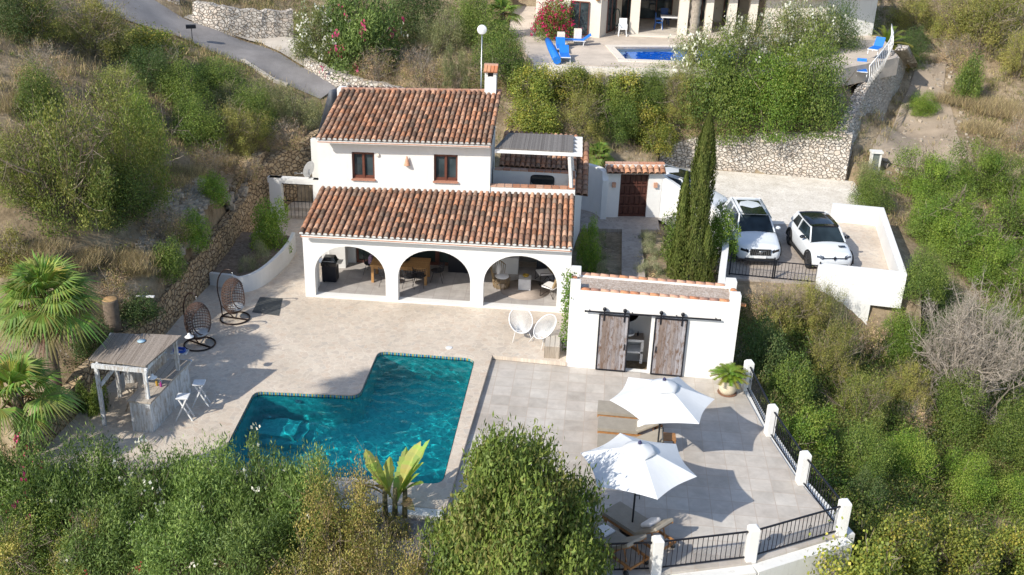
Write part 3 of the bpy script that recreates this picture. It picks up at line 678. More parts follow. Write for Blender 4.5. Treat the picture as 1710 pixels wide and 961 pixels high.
# side and rear walls
B0 = UF[0]+NN*6.1; B1 = UF[1]+NN*6.2
e2 = UF[1]; yr = 6.0
# right gable: pentagon up to ridge, then parapet wall behind
gx = lambda t: UF[1]+NN*t
mb.add([(*gx(0)[:2], 2.4), (*gx(3.0)[:2], 2.4), (*gx(3.0)[:2], 6.50), (*gx(0)[:2], UZ-0.05)], [(0,1,2,3)])
mb.add([(*gx(3.0)[:2], 0.0), (*gx(6.2)[:2], 0.0), (*gx(6.2)[:2], 5.9), (*gx(3.0)[:2], 6.50)], [(0,1,2,3)])
hx = lambda t: UF[0]+NN*t
mb.add([(*hx(0)[:2], 2.0), (*hx(3.0)[:2], 2.0), (*hx(3.0)[:2], 6.50), (*hx(0)[:2], UZ-0.05)], [(3,2,1,0)])
mb.add([(*hx(3.0)[:2], 0.0), (*hx(6.2)[:2], 0.0), (*hx(6.2)[:2], 5.9), (*hx(3.0)[:2], 6.50)], [(3,2,1,0)])
mb.add([(*hx(6.2)[:2], 0.0), (*gx(6.2)[:2], 0.0), (*gx(6.2)[:2], 5.9), (*hx(6.2)[:2], 5.9)], [(3,2,1,0)])
mb.add([(*hx(0)[:2], 0.0), (*hx(3)[:2], 0.0), (*hx(3)[:2], 2.0), (*hx(0)[:2], 2.0)], [(3,2,1,0)])
mb.build('upper_wall', M['stucco'], villa)
# rear mono pitch of the roof
mb = MB(); rr_ = [hx(6.35)+Vector((-.1,0,5.80)), gx(6.35)+Vector((.1,0,5.80)), UR[2]+Vector((0,0.05,0.0)), UR[3]+Vector((0,.05,0))]
tile_roof(mb, rr_[1], rr_[0], rr_[3], rr_[2], 28, 9, 0.09)
mb.build('rear_roof', M['tile'], villa)
mortar = MB(); mb = MB(); tile_roof(mb, *UR, 32, 12, 0.078, 1.1, mortar=mortar, lift=0.028)
uroof = mb.build('upper_roof', M['tile'], villa); mortar.build('eave_mortar', M['stucco'], uroof)
mb = MB(); flat_roof_body(mb, UR[0]+Vector((.08,.06,-.02)), UR[1]+Vector((-.08,.06,-.02)), UR[2]+Vector((-.05,0,-0.02)), UR[3]+Vector((.05,0,-0.02)), 0.12); mb.build('roof_slab', M['stucco'], villa)
mb = MB(); mb.bar(UR[0]+Vector((.05,.10,-.10)), UR[1]+Vector((-.05,.10,-.10)), 0.10, 0.03, (0.5,0.22,0.12)); mb.build('eave_course', M['tile_clean'], uroof)
mb = MB(); n_r = 20
for i in range(n_r):
    a = UR[3].lerp(UR[2], i/n_r)+Vector((0,0.10,0.05)); b = UR[3].lerp(UR[2], (i+0.94)/n_r)+Vector((0,0.10,0.055)); c_ = random.choice([(0.55,0.30,0.2),(0.5,0.25,0.16),(0.6,0.36,0.26)])
    mb.bar(a, b, 0.22, 0.07, c_)
mb.build('ridge_tile', M['tile_clean'], uroof)
def window(par, s0, s1, z0, z1, lab=None):
    f = MB(); o = A; w = 0.07; dep = 0.14
    def P(s, z, k): q = A+D*s+NN*k; return Vector((q.x, q.y, z))
    for (a, b) in (((s0+w/2, z0), (s0+w/2, z1)), ((s1-w/2, z0), (s1-w/2, z1)), ((s0, z0+w/2), (s1, z0+w/2)), ((s0, z1-w/2), (s1, z1-w/2)), (((s0+s1)/2, z0), ((s0+s1)/2, z1))):
        f.bar(P(a[0], a[1], dep), P(b[0], b[1], dep), w if a[0] != (s0+s1)/2 else 0.12, w, up=(D.x, D.y, 0) if a[0] == b[0] else (0,0,1))
    for sgn, sc in ((-1, (s0+s1)/2-(s1-s0)/4), (1, (s0+s1)/2+(s1-s0)/4)):
        hw = (s1-s0)/4-0.03
        for (a, b) in (((sc-hw, z0+w), (sc-hw, z1-w)), ((sc+hw, z0+w), (sc+hw, z1-w))):
            f.bar(P(a[0], a[1], dep+.01), P(b[0], b[1], dep+.01), 0.05, 0.05, up=(D.x, D.y, 0))
        for zz in (z0+w+0.02, z1-w-0.02): f.bar(P(sc-hw, zz, dep+.01), P(sc+hw, zz, dep+.01), 0.05, 0.05)
    wn_ = f.build('window', M['wood_frame'], par)
    if lab: wn_['label'] = lab
    g = MB(); g.add([P(s0, z0, dep+0.04), P(s1, z0, dep+0.04), P(s1, z1, dep+0.04), P(s0, z1, dep+0.04)], [(0,1,2,3)]); g.build('pane', M['glass'], wn_)
    s = MB(); s.bar(P(s0-0.03, z0-0.02, 0.04), P(s1+0.03, z0-0.02, 0.04), 0.26, 0.05, (0.45,0.22,0.15)); s.build('sill', M['tile_clean'], wn_)
for w in wins: window(villa, *w)
# interior dark box behind windows is closed by panes
# terracotta wall light + round vent
s_, z_ = on_facade(680,266,0); q = A+D*s_-NN*0.10
mb = MB(); mb.lathe((q.x, q.y, z_), [(0.12,-0.22),(0.11,-0.2),(0.02,0.14),(0.0001,0.15)], 14, (0.62,0.33,0.22)); mb.build('wall_lamp', M['tile_clean'], villa)
s_, z_ = on_facade(631,259,0); q = A+D*s_-NN*0.03
mb = MB(); mb.lathe((q.x, q.y, z_), [(0.075,-0.04),(0.075,0.02),(0.05,0.04)], 14, None, Matrix.Rotation(math.pi/2, 3, 'X')); mb.build('round_vent', M['stucco_cream'], villa)
# chimney
cb = W(821,160,6.5); mb = MB(); cxy = (UR[2].x-0.45, UR[2].y-0.05)
ch = MB(); ch.box((cxy[0], cxy[1], 6.75), (0.46, 0.46, 1.1)); 
for sx in (-1, 1):
    for sy in (-1, 1): ch.box((cxy[0]+sx*0.17, cxy[1]+sy*0.17, 7.39), (0.12, 0.12, 0.20))
cho = ch.build('chimney', M['stucco'], uroof)
mb = MB(); mb.box((cxy[0], cxy[1], 7.51), (0.56,0.56,0.05), 0, (0.52,0.27,0.17))
for k in range(4):
    xk = cxy[0]-0.21+0.14*k
    for sy in (-1, 1): mb.bar((xk, cxy[1]+sy*0.36, 7.52), (xk, cxy[1]+sy*0.02, 7.72), 0.12, 0.06, random.choice([(0.5,0.2,0.1),(0.55,0.28,0.16)]))
mb.box((cxy[0], cxy[1], 7.75), (0.56,0.16,0.06), 0, (0.55,0.33,0.24))
mb.build('chimney_cap', M['tile_clean'], villa)
mb = MB(); mb.box((cxy[0], cxy[1], 7.38), (0.3,0.3,0.19)); mb.build('chimney_flue', M['black_metal'], villa)
# small chimney block at rear left
mb = MB(); mb.box((0.32, 6.0, 6.15), (0.30,0.5,0.9)); mb.build('rear_chimney', M['stucco'], villa)
# --- upstairs terrace on the right: parapet, rear wall, pergola
mb = MB()
P0 = W(822,321,3.3); P1 = W(958,326,3.3)
mb.prism([(6.62,3.16),(9.97,3.36),(9.97,3.62),(6.62,3.42)], 2.6, 3.66)
mb.prism([(9.70,3.62),(9.97,3.62),(9.97,5.8),(9.70,5.8)], 0.0, 3.66)
mb.build('parapet', M['stucco'], villa)
mb = MB()
for i in range(11):
    x0 = 6.62+3.35*i/11; x1 = 6.62+3.35*(i+0.93)/11; t = lambda x: 3.29+(x-6.62)*0.06
    mb.bar((x0, t(x0), 3.69), (x1, t(x1), 3.695), 0.30, 0.05, random.choice([(0.52,0.27,0.17),(0.42,0.2,0.12),(0.58,0.36,0.26)]))
for i in range(6):
    mb.bar((9.83, 3.5+i*0.33, 3.70), (9.83, 3.5+(i+0.93)*0.33, 3.70), 0.26, 0.10, random.choice([(0.52,0.27,0.17),(0.42,0.2,0.12),(0.58,0.3,0.18)]))
mb.build('parapet_coping', M['tile_clean'], villa)
mb = MB(); mb.prism([(6.6,3.4),(9.75,3.6),(9.75,5.6),(6.6,5.6)], 2.45, 2.62); mb.build('upper_terrace_floor', M['porch'], villa)
# rear wall with oval opening
mb = MB()
yb = 5.4; ox, oz, orx, orz = 8.62, 3.26, 0.48, 0.24
def sq(t, e=0.45): return (math.copysign(abs(math.cos(t))**e, math.cos(t)), math.copysign(abs(math.sin(t))**e, math.sin(t)))
N = 32; ring = [(ox+orx*sq(2*math.pi*i/N)[0], oz+orz*sq(2*math.pi*i/N)[1]) for i in range(N)]
x0_, x1_, z0_, z1_ = 6.6, 9.72, 2.5, 3.62
def outer(i):
    c_, s_ = math.cos(2*math.pi*i/N), math.sin(2*math.pi*i/N); k = min((x1_-ox if c_ > 0 else ox-x0_)/max(abs(c_), 1e-6), (z1_-oz if s_ > 0 else oz-z0_)/max(abs(s_), 1e-6)); return (ox+c_*k, oz+s_*k)
for i in range(N):
    a, b = ring[i], ring[(i+1) % N]; c_, d = outer(i), outer((i+1) % N)
    mb.add([(c_[0], yb, c_[1]), (d[0], yb, d[1]), (b[0], yb, b[1]), (a[0], yb, a[1])], [(3,2,1,0)])
    mb.add([(a[0], yb, a[1]), (b[0], yb, b[1]), (b[0], yb+0.2, b[1]), (a[0], yb+0.2, a[1])], [(0,1,2,3)])
for cx2, cz2 in ((x0_, z0_), (x1_, z0_), (x0_, z1_), (x1_, z1_)):
    # corner fillers
    best = sorted(range(N), key=lambda i: (outer(i)[0]-cx2)**2+(outer(i)[1]-cz2)**2)[:2]
    a, b = outer(best[0]), outer(best[1]); mb.add([(cx2, yb+0.001, cz2), (a[0], yb+0.001, a[1]), (b[0], yb+0.001, b[1])], [(0,1,2)])
mb.box((8.16, yb+0.15, 3.58), (3.12, 0.2, 0.10))
rw = mb.build('terrace_wall', M['stucco'], villa)
mb = MB(); mb.tube([(x, yb-0.01, z) for x, z in ring], 0.022, 6, closed=True)
for k in range(-2, 3): mb.bar((ox+k*0.15, yb+0.1, oz-orz), (ox+k*0.15, yb+0.1, oz+orz), 0.012)
mb.build('window_grille', M['black_metal'], rw)
mb = MB(); mb.box((ox, yb+0.22, 3.26), (1.2, 0.03, .7)); mb.build('window_pane', M['glass'], rw)
mb = MB()
for i in range(9): mb.bar((6.65+3.05*i/9, yb+0.1, 3.66), (6.65+3.05*(i+0.93)/9, yb+0.1, 3.66), 0.28, 0.05, random.choice([(0.5,0.25,0.16),(0.42,0.2,0.12),(0.58,0.36,0.26)]))
mb.build('wall_coping', M['tile_clean'], villa)
# tiled roof behind the upstairs terrace
mb = MB(); rl_ = [Vector((6.8,5.75,3.66)), Vector((10.0,5.75,3.62)), Vector((10.0,8.5,4.32)), Vector((6.8,8.5,4.36))]
tile_roof(mb, *rl_, 15, 8, 0.1, 0.8); tile_roof(mb, (9.99,4.6,3.0),(10.5,4.6,2.96),(10.5,8.5,4.0),(9.99,8.5,4.05), 2, 11, .12, .8); bk = mb.build('rear_wing_roof', M['tile'], villa)
mb = MB(); mb.prism([(6.9,5.85),(10.0,5.85),(10.3,8.4),(6.9,8.4)], 0, 3.4); mb.build('rear_wing_wall', M['stucco'], villa)
# pergola
perg = thing('pergola', 'pergola with grey reed matting over the upstairs terrace right of the villa', 'pergola', (8.3, 4.8, 2.95))
zt = 5.32
pa, pb, pc, pd = W(826,247,zt), W(957,253,zt), W(958,226,zt), W(850,222,zt)
mb = MB(); n = 20
mb.add([pa, pb, pc, pd]+[v-Vector((0,0,.05)) for v in (pa, pb, pc, pd)], [(0,1,2,3),(7,6,5,4),(0,4,5,1),(1,5,6,2),(2,6,7,3),(3,7,4,0)])
M['reed'] = mat_planks('grey_reed', [(0.17,0.155,0.145),(0.24,0.22,0.205),(0.14,0.125,0.115),(0.27,0.25,0.23)], 0.035, 'X')
mb.build('reed_mat', M['reed'], perg)
for i in range(5):
    t = 0.02+0.24*i; l0 = pa.lerp(pd, t); r0 = pb.lerp(pc, t); dr = (r0-l0).normalized()
    b_ = MB(); b_.bar(l0-Vector((0,0,.13)), r0+dr*0.36-Vector((0,0,.13)), 0.09, 0.14); b_.build('beam', M['white_metal'], perg)
pf = W(952,315,3.7); mb = MB(); px_, py_ = 9.83, 3.46
mb.bar((px_, py_, 3.6), (pb.x-0.12, pb.y+0.1, zt-0.2), 0.12); mb.build('post', M['white_metal'], perg)
mb = MB(); mb.bar((px_, 5.6, 3.66), (pc.x-0.12, pc.y-0.1, zt-0.2), 0.12); mb.build('post', M['white_metal'], perg)
mb = MB(); mb.bar((pb.x-0.12, pb.y+0.05, zt-0.27), (pc.x-0.12, pc.y-0.05, zt-0.27), 0.10, 0.12); mb.build('cross_beam', M['white_metal'], perg)

# --- porch interior
mb = MB()
bk_ = lambda x: 3.25+0.05*x
mb.prism([(0.32,bk_(.3)),(1.25,bk_(1.25)),(1.25,bk_(1.25)+.25),(0.32,bk_(.3)+.25)], 0.06, 2.95)       # white pier by glass door
mb.prism([(0.32,2.62),(0.95,2.72),(0.95,3.2),(0.32,3.2)], 0.06, 2.6)
mb.prism([(1.25,bk_(1)+.01),(9.6,bk_(9.6)+.0),(9.6,bk_(9.6)+.25),(1.25,bk_(1)+.25)], 2.15, 3.1)          # lintel
mb.prism([(6.3,bk_(6.3)),(7.0,bk_(7)),(7.0,bk_(7)+.2),(6.3,bk_(6.3)+.2)], 0.06, 2.15)
mb.build('porch_rear_wall', M['stucco'], villa)
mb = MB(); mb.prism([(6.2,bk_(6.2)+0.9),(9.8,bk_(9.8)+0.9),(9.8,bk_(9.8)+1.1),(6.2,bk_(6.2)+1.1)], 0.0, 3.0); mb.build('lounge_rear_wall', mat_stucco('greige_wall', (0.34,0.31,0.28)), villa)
dr_ = MB()
for xa, xb in ((1.27, 2.95), (2.95, 4.55), (4.55, 6.28)):
    for x in (xa+0.04, xb-0.04): dr_.bar((x, bk_(x)+.08, 0.06), (x, bk_(x)+.08, 2.15), 0.08, 0.08)
    dr_.bar((xa, bk_(xa)+.08, 0.12), (xb, bk_(xb)+.08, 0.12), 0.08, 0.12); dr_.bar((xa, bk_(xa)+.08, 2.11), (xb, bk_(xb)+.08, 2.11), 0.08, 0.08)
sl = dr_.build('sliding_door', M['wood_frame'], villa)
mb = MB(); mb.add([(1.3,bk_(1.3)+.11,.1),(6.28,bk_(6.3)+.11,.1),(6.28,bk_(6.3)+.11,2.12),(1.3,bk_(1.3)+.11,2.12)], [(0,1,2,3)]); mb.build('pane', mat_glass_dark('door_glass', (0.03,0.045,0.042)), sl)
mb = MB(); mb.box((5.75, 3.15, 0.42), (1.35,0.5,0.72)); mb.build('sideboard', M['black_metal'], villa)
# kitchen / fireplace at right of porch
mb = MB(); mb.box((7.35, 3.35, 0.40), (1.05,0.6,0.70)); mb.build('white_counter', M['stucco'], villa)
mb = MB(); mb.box((7.35, 3.40, 1.35), (1.0,0.5,0.30)); mb.build('extractor_hood', M['stucco_worn'], villa)
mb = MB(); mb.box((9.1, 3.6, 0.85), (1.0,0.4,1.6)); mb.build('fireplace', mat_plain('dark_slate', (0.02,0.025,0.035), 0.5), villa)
mb = MB(); mb.box((9.0, 3.3, 1.02), (1.1,0.3,0.07)); mb.build('mantel_shelf', M['teak'], villa)

# --- left gateway, white walls and dish
gw = thing('garden_gateway', 'white rendered gateway frame joined to the left corner of the villa', 'gateway', (-2.3, 8, 0))
mb = MB(); za = 2.0
gl = W(448,297,za); gr = W(537,300,za)
ya = 7.85; mb.box((-3.22, ya, 0.95), (0.55,0.3,2.1)); mb.box((-1.35, ya, 0.95), (0.35,0.3,2.1)); mb.box((-2.35, ya+.01, 1.88), (2.4,0.302,0.24))
mb.build('frame', M['stucco'], gw)
sw = tag((lambda m_: m_)(MB().prism([(-1.95,9.3),(-0.1,9.5),(-0.1,9.75),(-1.95,9.55)], -0.3, 3.35).build('boundary_wall', M['stucco_worn'])), 'short white boundary wall behind the gateway left of the villa', 'wall')
gg = MB()
for k in range(9): gg.bar((-2.95+0.17*k, ya, 0.1), (-2.95+0.17*k, ya, 1.7), 0.015)
gg.bar((-2.95, ya, 0.9), (-1.55, ya, 0.9), 0.03); gg.bar((-2.95, ya, 1.7), (-1.55, ya, 1.7), 0.03)
tag(gg.build('iron_gate', M['black_metal']), 'thin black iron gate inside the white gateway frame', 'gate')
mb = MB(); mb.prism([(-3.0,8.0),(-1.5,8.0),(-1.5,8.6),(-3.0,8.6)], -0.3, 0.16); mb.prism([(-3.0,8.6),(-1.5,8.6),(-1.5,9.9),(-3.0,9.9)], -0.3, 0.32)
tag(mb.build('stone_steps', M['crazy']), 'low stone steps passing through the white gateway', 'steps')
dish = thing('satellite_dish', 'grey satellite dish on the white gateway beam', 'satellite dish', (-1.75, 7.9, 2.0))
Mx = Matrix.Rotation(math.radians(100), 3, 'Y') @ Matrix.Rotation(math.radians(25), 3, 'X')
mb = MB(); mb.lathe((-1.75,7.9,2.42), [(0.0001,-0.08),(0.15,-0.07),(0.28,-0.03),(0.38,0.03)], 18, None, Mx); mb.build('reflector', M['white_metal'], dish)
mb = MB(); mb.tube([(-1.7,7.9,2.0),(-1.7,7.9,2.4)], 0.025, 8); mb.tube([(-1.72,7.9,2.25),(-2.3,7.9,2.18)], 0.014, 6); mb.box((-2.32,7.9,2.2),(0.12,0.08,0.08)); mb.build('mount', M['steel'], dish)

# --- stone retaining wall on the left (irregular top)
def rubble_ribbon(name, base, top, th, mat, label, coping=None, back=True, seglen=0.35, jit=0.05):
    """wall face between a base line and a top line (world), thickness away from camera side"""
    mb = MB(); P = []
    def resample(pl, n):
        pl = [Vector(p) for p in pl]; L_ = [0]
        for a, b in zip(pl[:-1], pl[1:]): L_.append(L_[-1]+(b-a).length)
        out = []
        for i in range(n+1):
            s = L_[-1]*i/n; k = max(j for j in range(len(L_)) if L_[j] <= s+1e-9); k = min(k, len(pl)-2)
            out.append(pl[k].lerp(pl[k+1], (s-L_[k])/(L_[k+1]-L_[k]+1e-9)))
        return out
    tot = sum((Vector(b)-Vector(a)).length for a, b in zip(base[:-1], base[1:])); n = max(4, int(tot/seglen))
    B = resample(base, n); T = resample(top, n); m_ = 5
    T = [t+Vector((random.uniform(-jit,jit)*0.6, random.uniform(-jit,jit)*0.6, random.uniform(-jit, jit))) for t in T]
    cols = []
    for i in range(n+1):
        d = (B[min(i+1, n)]-B[max(i-1, 0)]); d.z = 0; d.normalize(); nn = Vector((-d.y, d.x, 0))
        row = [B[i].lerp(T[i], j/m_)+nn*random.uniform(-jit,jit)*0.5 for j in range(m_+1)]
        row[0] = B[i]-Vector((0,0,0.6)); row += [T[i]+nn*th, B[i]+nn*th-Vector((0,0,0.6))]; cols.append(row)
    k = m_+3; mb.v = [tuple(v) for r in cols for v in r]
    for i in range(n):
        for j in range(k-1): mb.face((i*k+j, (i+1)*k+j, (i+1)*k+j+1, i*k+j+1))
    mb.face(list(range(k))); mb.face([n*k+j for j in range(k)][::-1])
    o = mb.build(name, mat)
    if label: tag(o, label, 'wall')
    return o
rubble_ribbon('stone_wall', [(-3.75,6.4,0),(-3.7,3,0),(-3.95,-0.5,0),(-4.05,-4,0),(-4.6,-8.2,0),(-4.8,-11.3,0)], [(-3.85,6.4,1.75),(-3.8,3,1.7),(-4.05,-0.5,1.45),(-4.15,-4,1.2),(-4.7,-8.2,1.0),(-4.9,-11.3,0.5)], 0.35*-1, M['wall_tan'],
              'long tan rubble retaining wall running behind the hanging chairs and the bar')
rubble_ribbon('stone_wall', [(-0.3,13.2,0.3),(-1.9,10.7,0.1),(-3.4,8.5,0),(-3.85,6.5,0)], [(-0.4,13.4,3.5),(-2.1,10.8,3.15),(-3.7,8.5,2.45),(-4.4,6.7,2.0)], -0.4, M['wall_tan'],
              'tall golden rubble wall rising behind the white gateway')
# white curved planter
pl = [(-3.85,0.62),(-3.35,0.45),(-2.95,0.32),(-2.55,0.05),(-2.15,0.3),(-1.85,0.9),(-1.62,2.0),(-1.5,3.2),(-1.55,4.3)]
def curve_pts(pts, n=24):
    P = [Vector(p) for p in pts]; out = []
    for i in range(n+1):
        s = i/n*(len(P)-1); k = min(int(s), len(P)-2); t = s-k
        p0, p1, p2, p3 = P[max(k-1, 0)], P[k], P[k+1], P[min(k+2, len(P)-1)]
        out.append(0.5*((2*p1)+(p2-p0)*t+(2*p0-5*p1+4*p2-p3)*t*t+(3*p1-p0-3*p2+p3)*t**3))
    return out
def ribbon_wall(mb, pts, th, z0, zt):
    n = len(pts); zt = zt if hasattr(zt, '__len__') else [zt]*n; cols = []
    for i in range(n):
        d = (Vector(pts[min(i+1, n-1)])-Vector(pts[max(i-1, 0)])).normalized(); nn = Vector((-d.y, d.x))*th/2; p = Vector(pts[i])
        z0i = z0[i] if hasattr(z0, '__len__') else z0
        cols.append([(p.x-nn.x, p.y-nn.y, z0i), (p.x-nn.x, p.y-nn.y, zt[i]), (p.x+nn.x, p.y+nn.y, zt[i]), (p.x+nn.x, p.y+nn.y, z0i)])
    b = len(mb.v); mb.v += [v for c in cols for v in c]
    for i in range(n-1):
        for j in range(3): mb.face((b+i*4+j, b+i*4+j+1, b+(i+1)*4+j+1, b+(i+1)*4+j), None, False)
    mb.face((b, b+3, b+2, b+1)); e = b+(n-1)*4; mb.face((e, e+1, e+2, e+3))
cp = curve_pts(pl); mb = MB(); ribbon_wall(mb, cp, 0.14, -0.1, [0.50+0.35*(i/24) for i in range(25)])
plt_ = thing('planter_wall', 'curved white planter bed along the paving left of the porch', 'planter', (-2.4, 2, 0))
mb.build('curved_wall', M['stucco'], plt_)
mb = MB(); mb.prism([(p.x, p.y) for p in cp]+[(-3.75,4.4)], 0.0, [0.38+0.3*(i/24) for i in range(25)]+[0.72]); mb.build('soil', mat_gravel('bed_soil', [(0.20,0.15,0.11),(0.28,0.22,0.17),(0.16,0.12,0.09)], 12), plt_)

# ------------------------------------------------------------------ bathroom annex
anx = thing('pool_house', 'low white pool house with a gravel roof and sliding barn doors on the sunny terrace', 'pool house', (12.7, -3.4, -0.15))
fy = lambda x: -4.0-(x-10.0)*0.055
by = lambda x: fy(x)+1.45
X0, X1, ZB = 9.97, 15.50, -0.15
def onfa(px, py):
    a = Vector((X0, fy(X0), 0)); d = Vector((X1, fy(X1), 0))-a; nrm = Vector((-d.y, d.x, 0)); r = CR*((px-855.0)/FPX) - CU*((py-480.5)/FPX) + CF
    q = CAM+r*(nrm.dot(a-CAM)/nrm.dot(r)); return q
dl = onfa(1046,619).x; drr = onfa(1080,623).x; dt = onfa(1060,526).z
mb = MB(); zt = onfa(972,490).z; 
aF = Vector((X0, fy(X0), 0)); bF = Vector((X1, fy(X1), 0)); Lf = (bF-aF).length
ZT = 2.72
wall_with_windows(mb, aF, bF, ZB-0.4, ZT, [((dl-0.05-X0), (drr-X0), ZB, dt)], 0.25)
mb.prism([(X0,fy(X0)),(X0+.25,fy(X0)),(X0+.25,by(X0)),(X0,by(X0))], ZB-.4, ZT); mb.prism([(X1-.25,fy(X1)),(X1,fy(X1)),(X1,by(X1)),(X1-.25,by(X1))], ZB-.4, ZT)
mb.prism([(X0+.25,by(X0)-.25),(X1-.25,by(X1)-.25),(X1-.25,by(X1)),(X0+.25,by(X0))], ZB-.4, ZT)
mb.prism([(X0+.25,fy(X0)+0.003),(X1-.25,fy(X1)+0.003),(X1-.25,fy(X1)+.22),(X0+.25,fy(X0)+.22)], 2.3, ZT+0.004)
bl = 0.34
for (x, y) in ((X0, fy(X0)), (X1-bl, fy(X1)), (X0, by(X0)-bl), (X1-bl, by(X1)-bl)):
    mb.prism([(x-.004,y-.004),(x+bl,y-.004),(x+bl,y+bl+.004),(x-.004,y+bl+.004)], ZT-0.02, 2.98)
aw = mb.build('wall', M['stucco'], anx); bevel_mod(aw, 0.02)
mb = MB(); mb.prism([(X0+.2,fy(X0)+.2),(X1-.2,fy(X1)+.2),(X1-.2,by(X1)-.2),(X0+.2,by(X0)-.2)], 2.35, ZT-0.05); mb.build('gravel_roof', M['gravel_roof'], anx)
mb = MB()
def coping(a, b, n, w, arch=True):
    a = Vector(a); b = Vector(b)
    for i in range(n):
        p, q = a.lerp(b, i/n), a.lerp(b, (i+0.95)/n); d = (q-p).normalized(); sx = Vector((0,0,1)).cross(d).normalized(); col = random.choice([(0.58,0.27,0.14),(0.50,0.22,0.12),(0.62,0.36,0.25),(0.36,0.2,0.15),(0.55,0.3,0.2)])
        if arch:
            vs = []; 
            for pt, rr in ((p, w*1.0), (q, w*0.86)):
                for s_ in range(7): t = math.pi*s_/6; vs.append(pt+sx*math.cos(t)*rr+Vector((0,0,1))*math.sin(t)*rr*0.55)
            b0 = len(mb.v); mb.v += [tuple(v) for v in vs]
            for s_ in range(6): mb.face((b0+s_, b0+s_+1, b0+8+s_, b0+7+s_), col, True)
            mb.face([b0+i_ for i_ in range(7)][::-1], col); mb.face([b0+7+i_ for i_ in range(7)], col)
        else: mb.bar(p, q, w*2, 0.05, col)
for args in (((X0+bl+.02,fy(X0)+.10,ZT+.005),(X1-bl-.02,fy(X1)+.10,ZT+.005),15,0.10),((X0+bl+.02,by(X0)-.10,ZT+.005),(X1-bl-.02,by(X1)-.10,ZT+.005),15,0.10),((X0+.12,fy(X0)+bl+.05,ZT+.0),(X0+.12,by(X0)-bl-.05,ZT+.0),3,0.12),((X1-.12,fy(X1)+bl+.05,ZT+.0),(X1-.12,by(X1)-bl-.05,ZT+.0),3,0.12)):
    mb = MB(); coping(*args); mb.build('parapet_tiles', M['tile_clean'], anx)
mb = MB(); mb.bar((X1-.05,fy(X1)+.30,2.55),(X1+.22,fy(X1)+.28,2.53),0.12,0.08,(0.6,0.27,0.12)); mb.build('water_spout', M['tile_clean'], anx)
# barn doors
ra = onfa(978,517); rb = onfa(1202,532); off = Vector((0,-0.13,0))
rail = MB(); rail.bar(ra+off, rb+off, 0.03, 0.05)
for t in (0.03, 0.35, 0.68, 0.97): q = ra.lerp(rb, t)+off; rail.tube([q, q+Vector((0,0.13,0))], 0.018, 6)
rail.tube([ra+off+Vector((0,-.02,0)), ra+off+Vector((0,.02,0))], 0.035, 8); rail.tube([rb+off+Vector((0,-.02,0)), rb+off+Vector((0,.02,0))], 0.035, 8)
rail.build('door_rail', M['black_metal'], anx)
for (xl, xr, yt_, yb_, lab) in ((994,1044,522,616,'left barn door of brown and grey planks'), (1085,1138,528,625,'right barn door of paler grey planks')):
    a = onfa(xl, yb_)+Vector((0,-0.07,0)); b = onfa(xr, yb_+3)+Vector((0,-0.07,0)); zt_ = onfa((xl+xr)/2, yt_+2).z; z0 = ZB+0.03
    cx_ = (a.x+b.x)/2; cy_ = (a.y+b.y)/2; w = (b-a).xy.length; ang = math.atan2(-0.055, 1)
    d_ = bpy.data.objects.new('barn_door', None); COL.objects.link(d_); d_.parent = anx; d_.location = Vector((cx_, cy_, z0))-anx.location; d_.rotation_euler = (0,0,ang); d_['label'] = lab
    h = zt_-z0
    mb = MB(); mb.box((0,0,h/2), (w-0.04, 0.035, h-0.04)); mb.build('plank_panel', M['oldwood'], d_, local=True)
    mb = MB()
    for x in (-w/2+.02, w/2-.02): mb.box((x,-0.006,h/2), (0.045,0.055,h))
    for z in (0.02, h-.02): mb.box((0,-0.007,z), (w-.09,0.055,0.045))
    mb.build('frame', M['black_metal'], d_, local=True)
    mb = MB()
    for x in (-w*0.33, w*0.33): mb.box((x,-0.04,h-.02), (0.05,0.015,0.42)); mb.lathe((x,-0.045,h+.2), [(0.0001,-0.02),(0.065,-0.02),(0.065,0.02),(0.0001,0.02)], 12, None, Matrix.Rotation(math.pi/2,3,'X'))
    mb.build('hanger', M['black_metal'], d_, local=True)
    mb = MB(); mb.box((w*0.40 if xl<1000 else -w*0.40,-0.045,h*0.45), (0.03,0.03,0.22)); mb.build('handle', M['black_metal'], d_, local=True)
# interior of the pool house
sk = thing('wash_basin_counter', 'round white basin on a rendered two shelf counter inside the pool house doorway', 'washstand', ((dl+drr)/2, fy(12)+1.0, ZB))
mx_ = dl+0.1
cxs = dl+0.15; yy = fy(12)+0.85
mb = MB(); mb.box((cxs-0.1, yy, 0.72), (1.0,0.5,0.09)); mb.box((cxs-0.1, yy, 0.28), (1.0,0.5,0.07)); mb.box((cxs+0.36, yy, 0.27), (0.09,0.5,0.82)); mb.build('counter', M['stucco'], sk)
mb = MB(); mb.box((cxs-0.1, yy, 0.775), (1.0,0.5,0.015)); mb.build('worktop', mat_plain('taupe_top', (0.25,0.2,0.16)), sk)
mb = MB(); mb.lathe((cxs-0.12, yy-.02, 0.79), [(0.10,0),(0.19,0.07),(0.21,0.15),(0.19,0.15),(0.12,0.05),(0.0001,0.03)], 20); mb.build('basin', M['white_metal'], sk)
mb = MB(); mb.tube([(cxs-.12,yy+.2,.78),(cxs-.12,yy+.2,1.0),(cxs-.12,yy+.08,1.02)], 0.012, 6); mb.build('tap', M['black_metal'], sk)
mb = MB(); mb.lathe((cxs+.2,yy+.05,.785), [(0.03,0),(0.03,.10),(0.01,.12),(0.01,.16)], 10); tag(mb.build('soap_bottle', M['black_metal']), 'small dark soap bottle on the washstand counter', 'bottle')
mr = thing('mirror', 'round dark framed mirror on the wall above the white basin', 'mirror', (cxs-.15, yy+.27, 1.55))
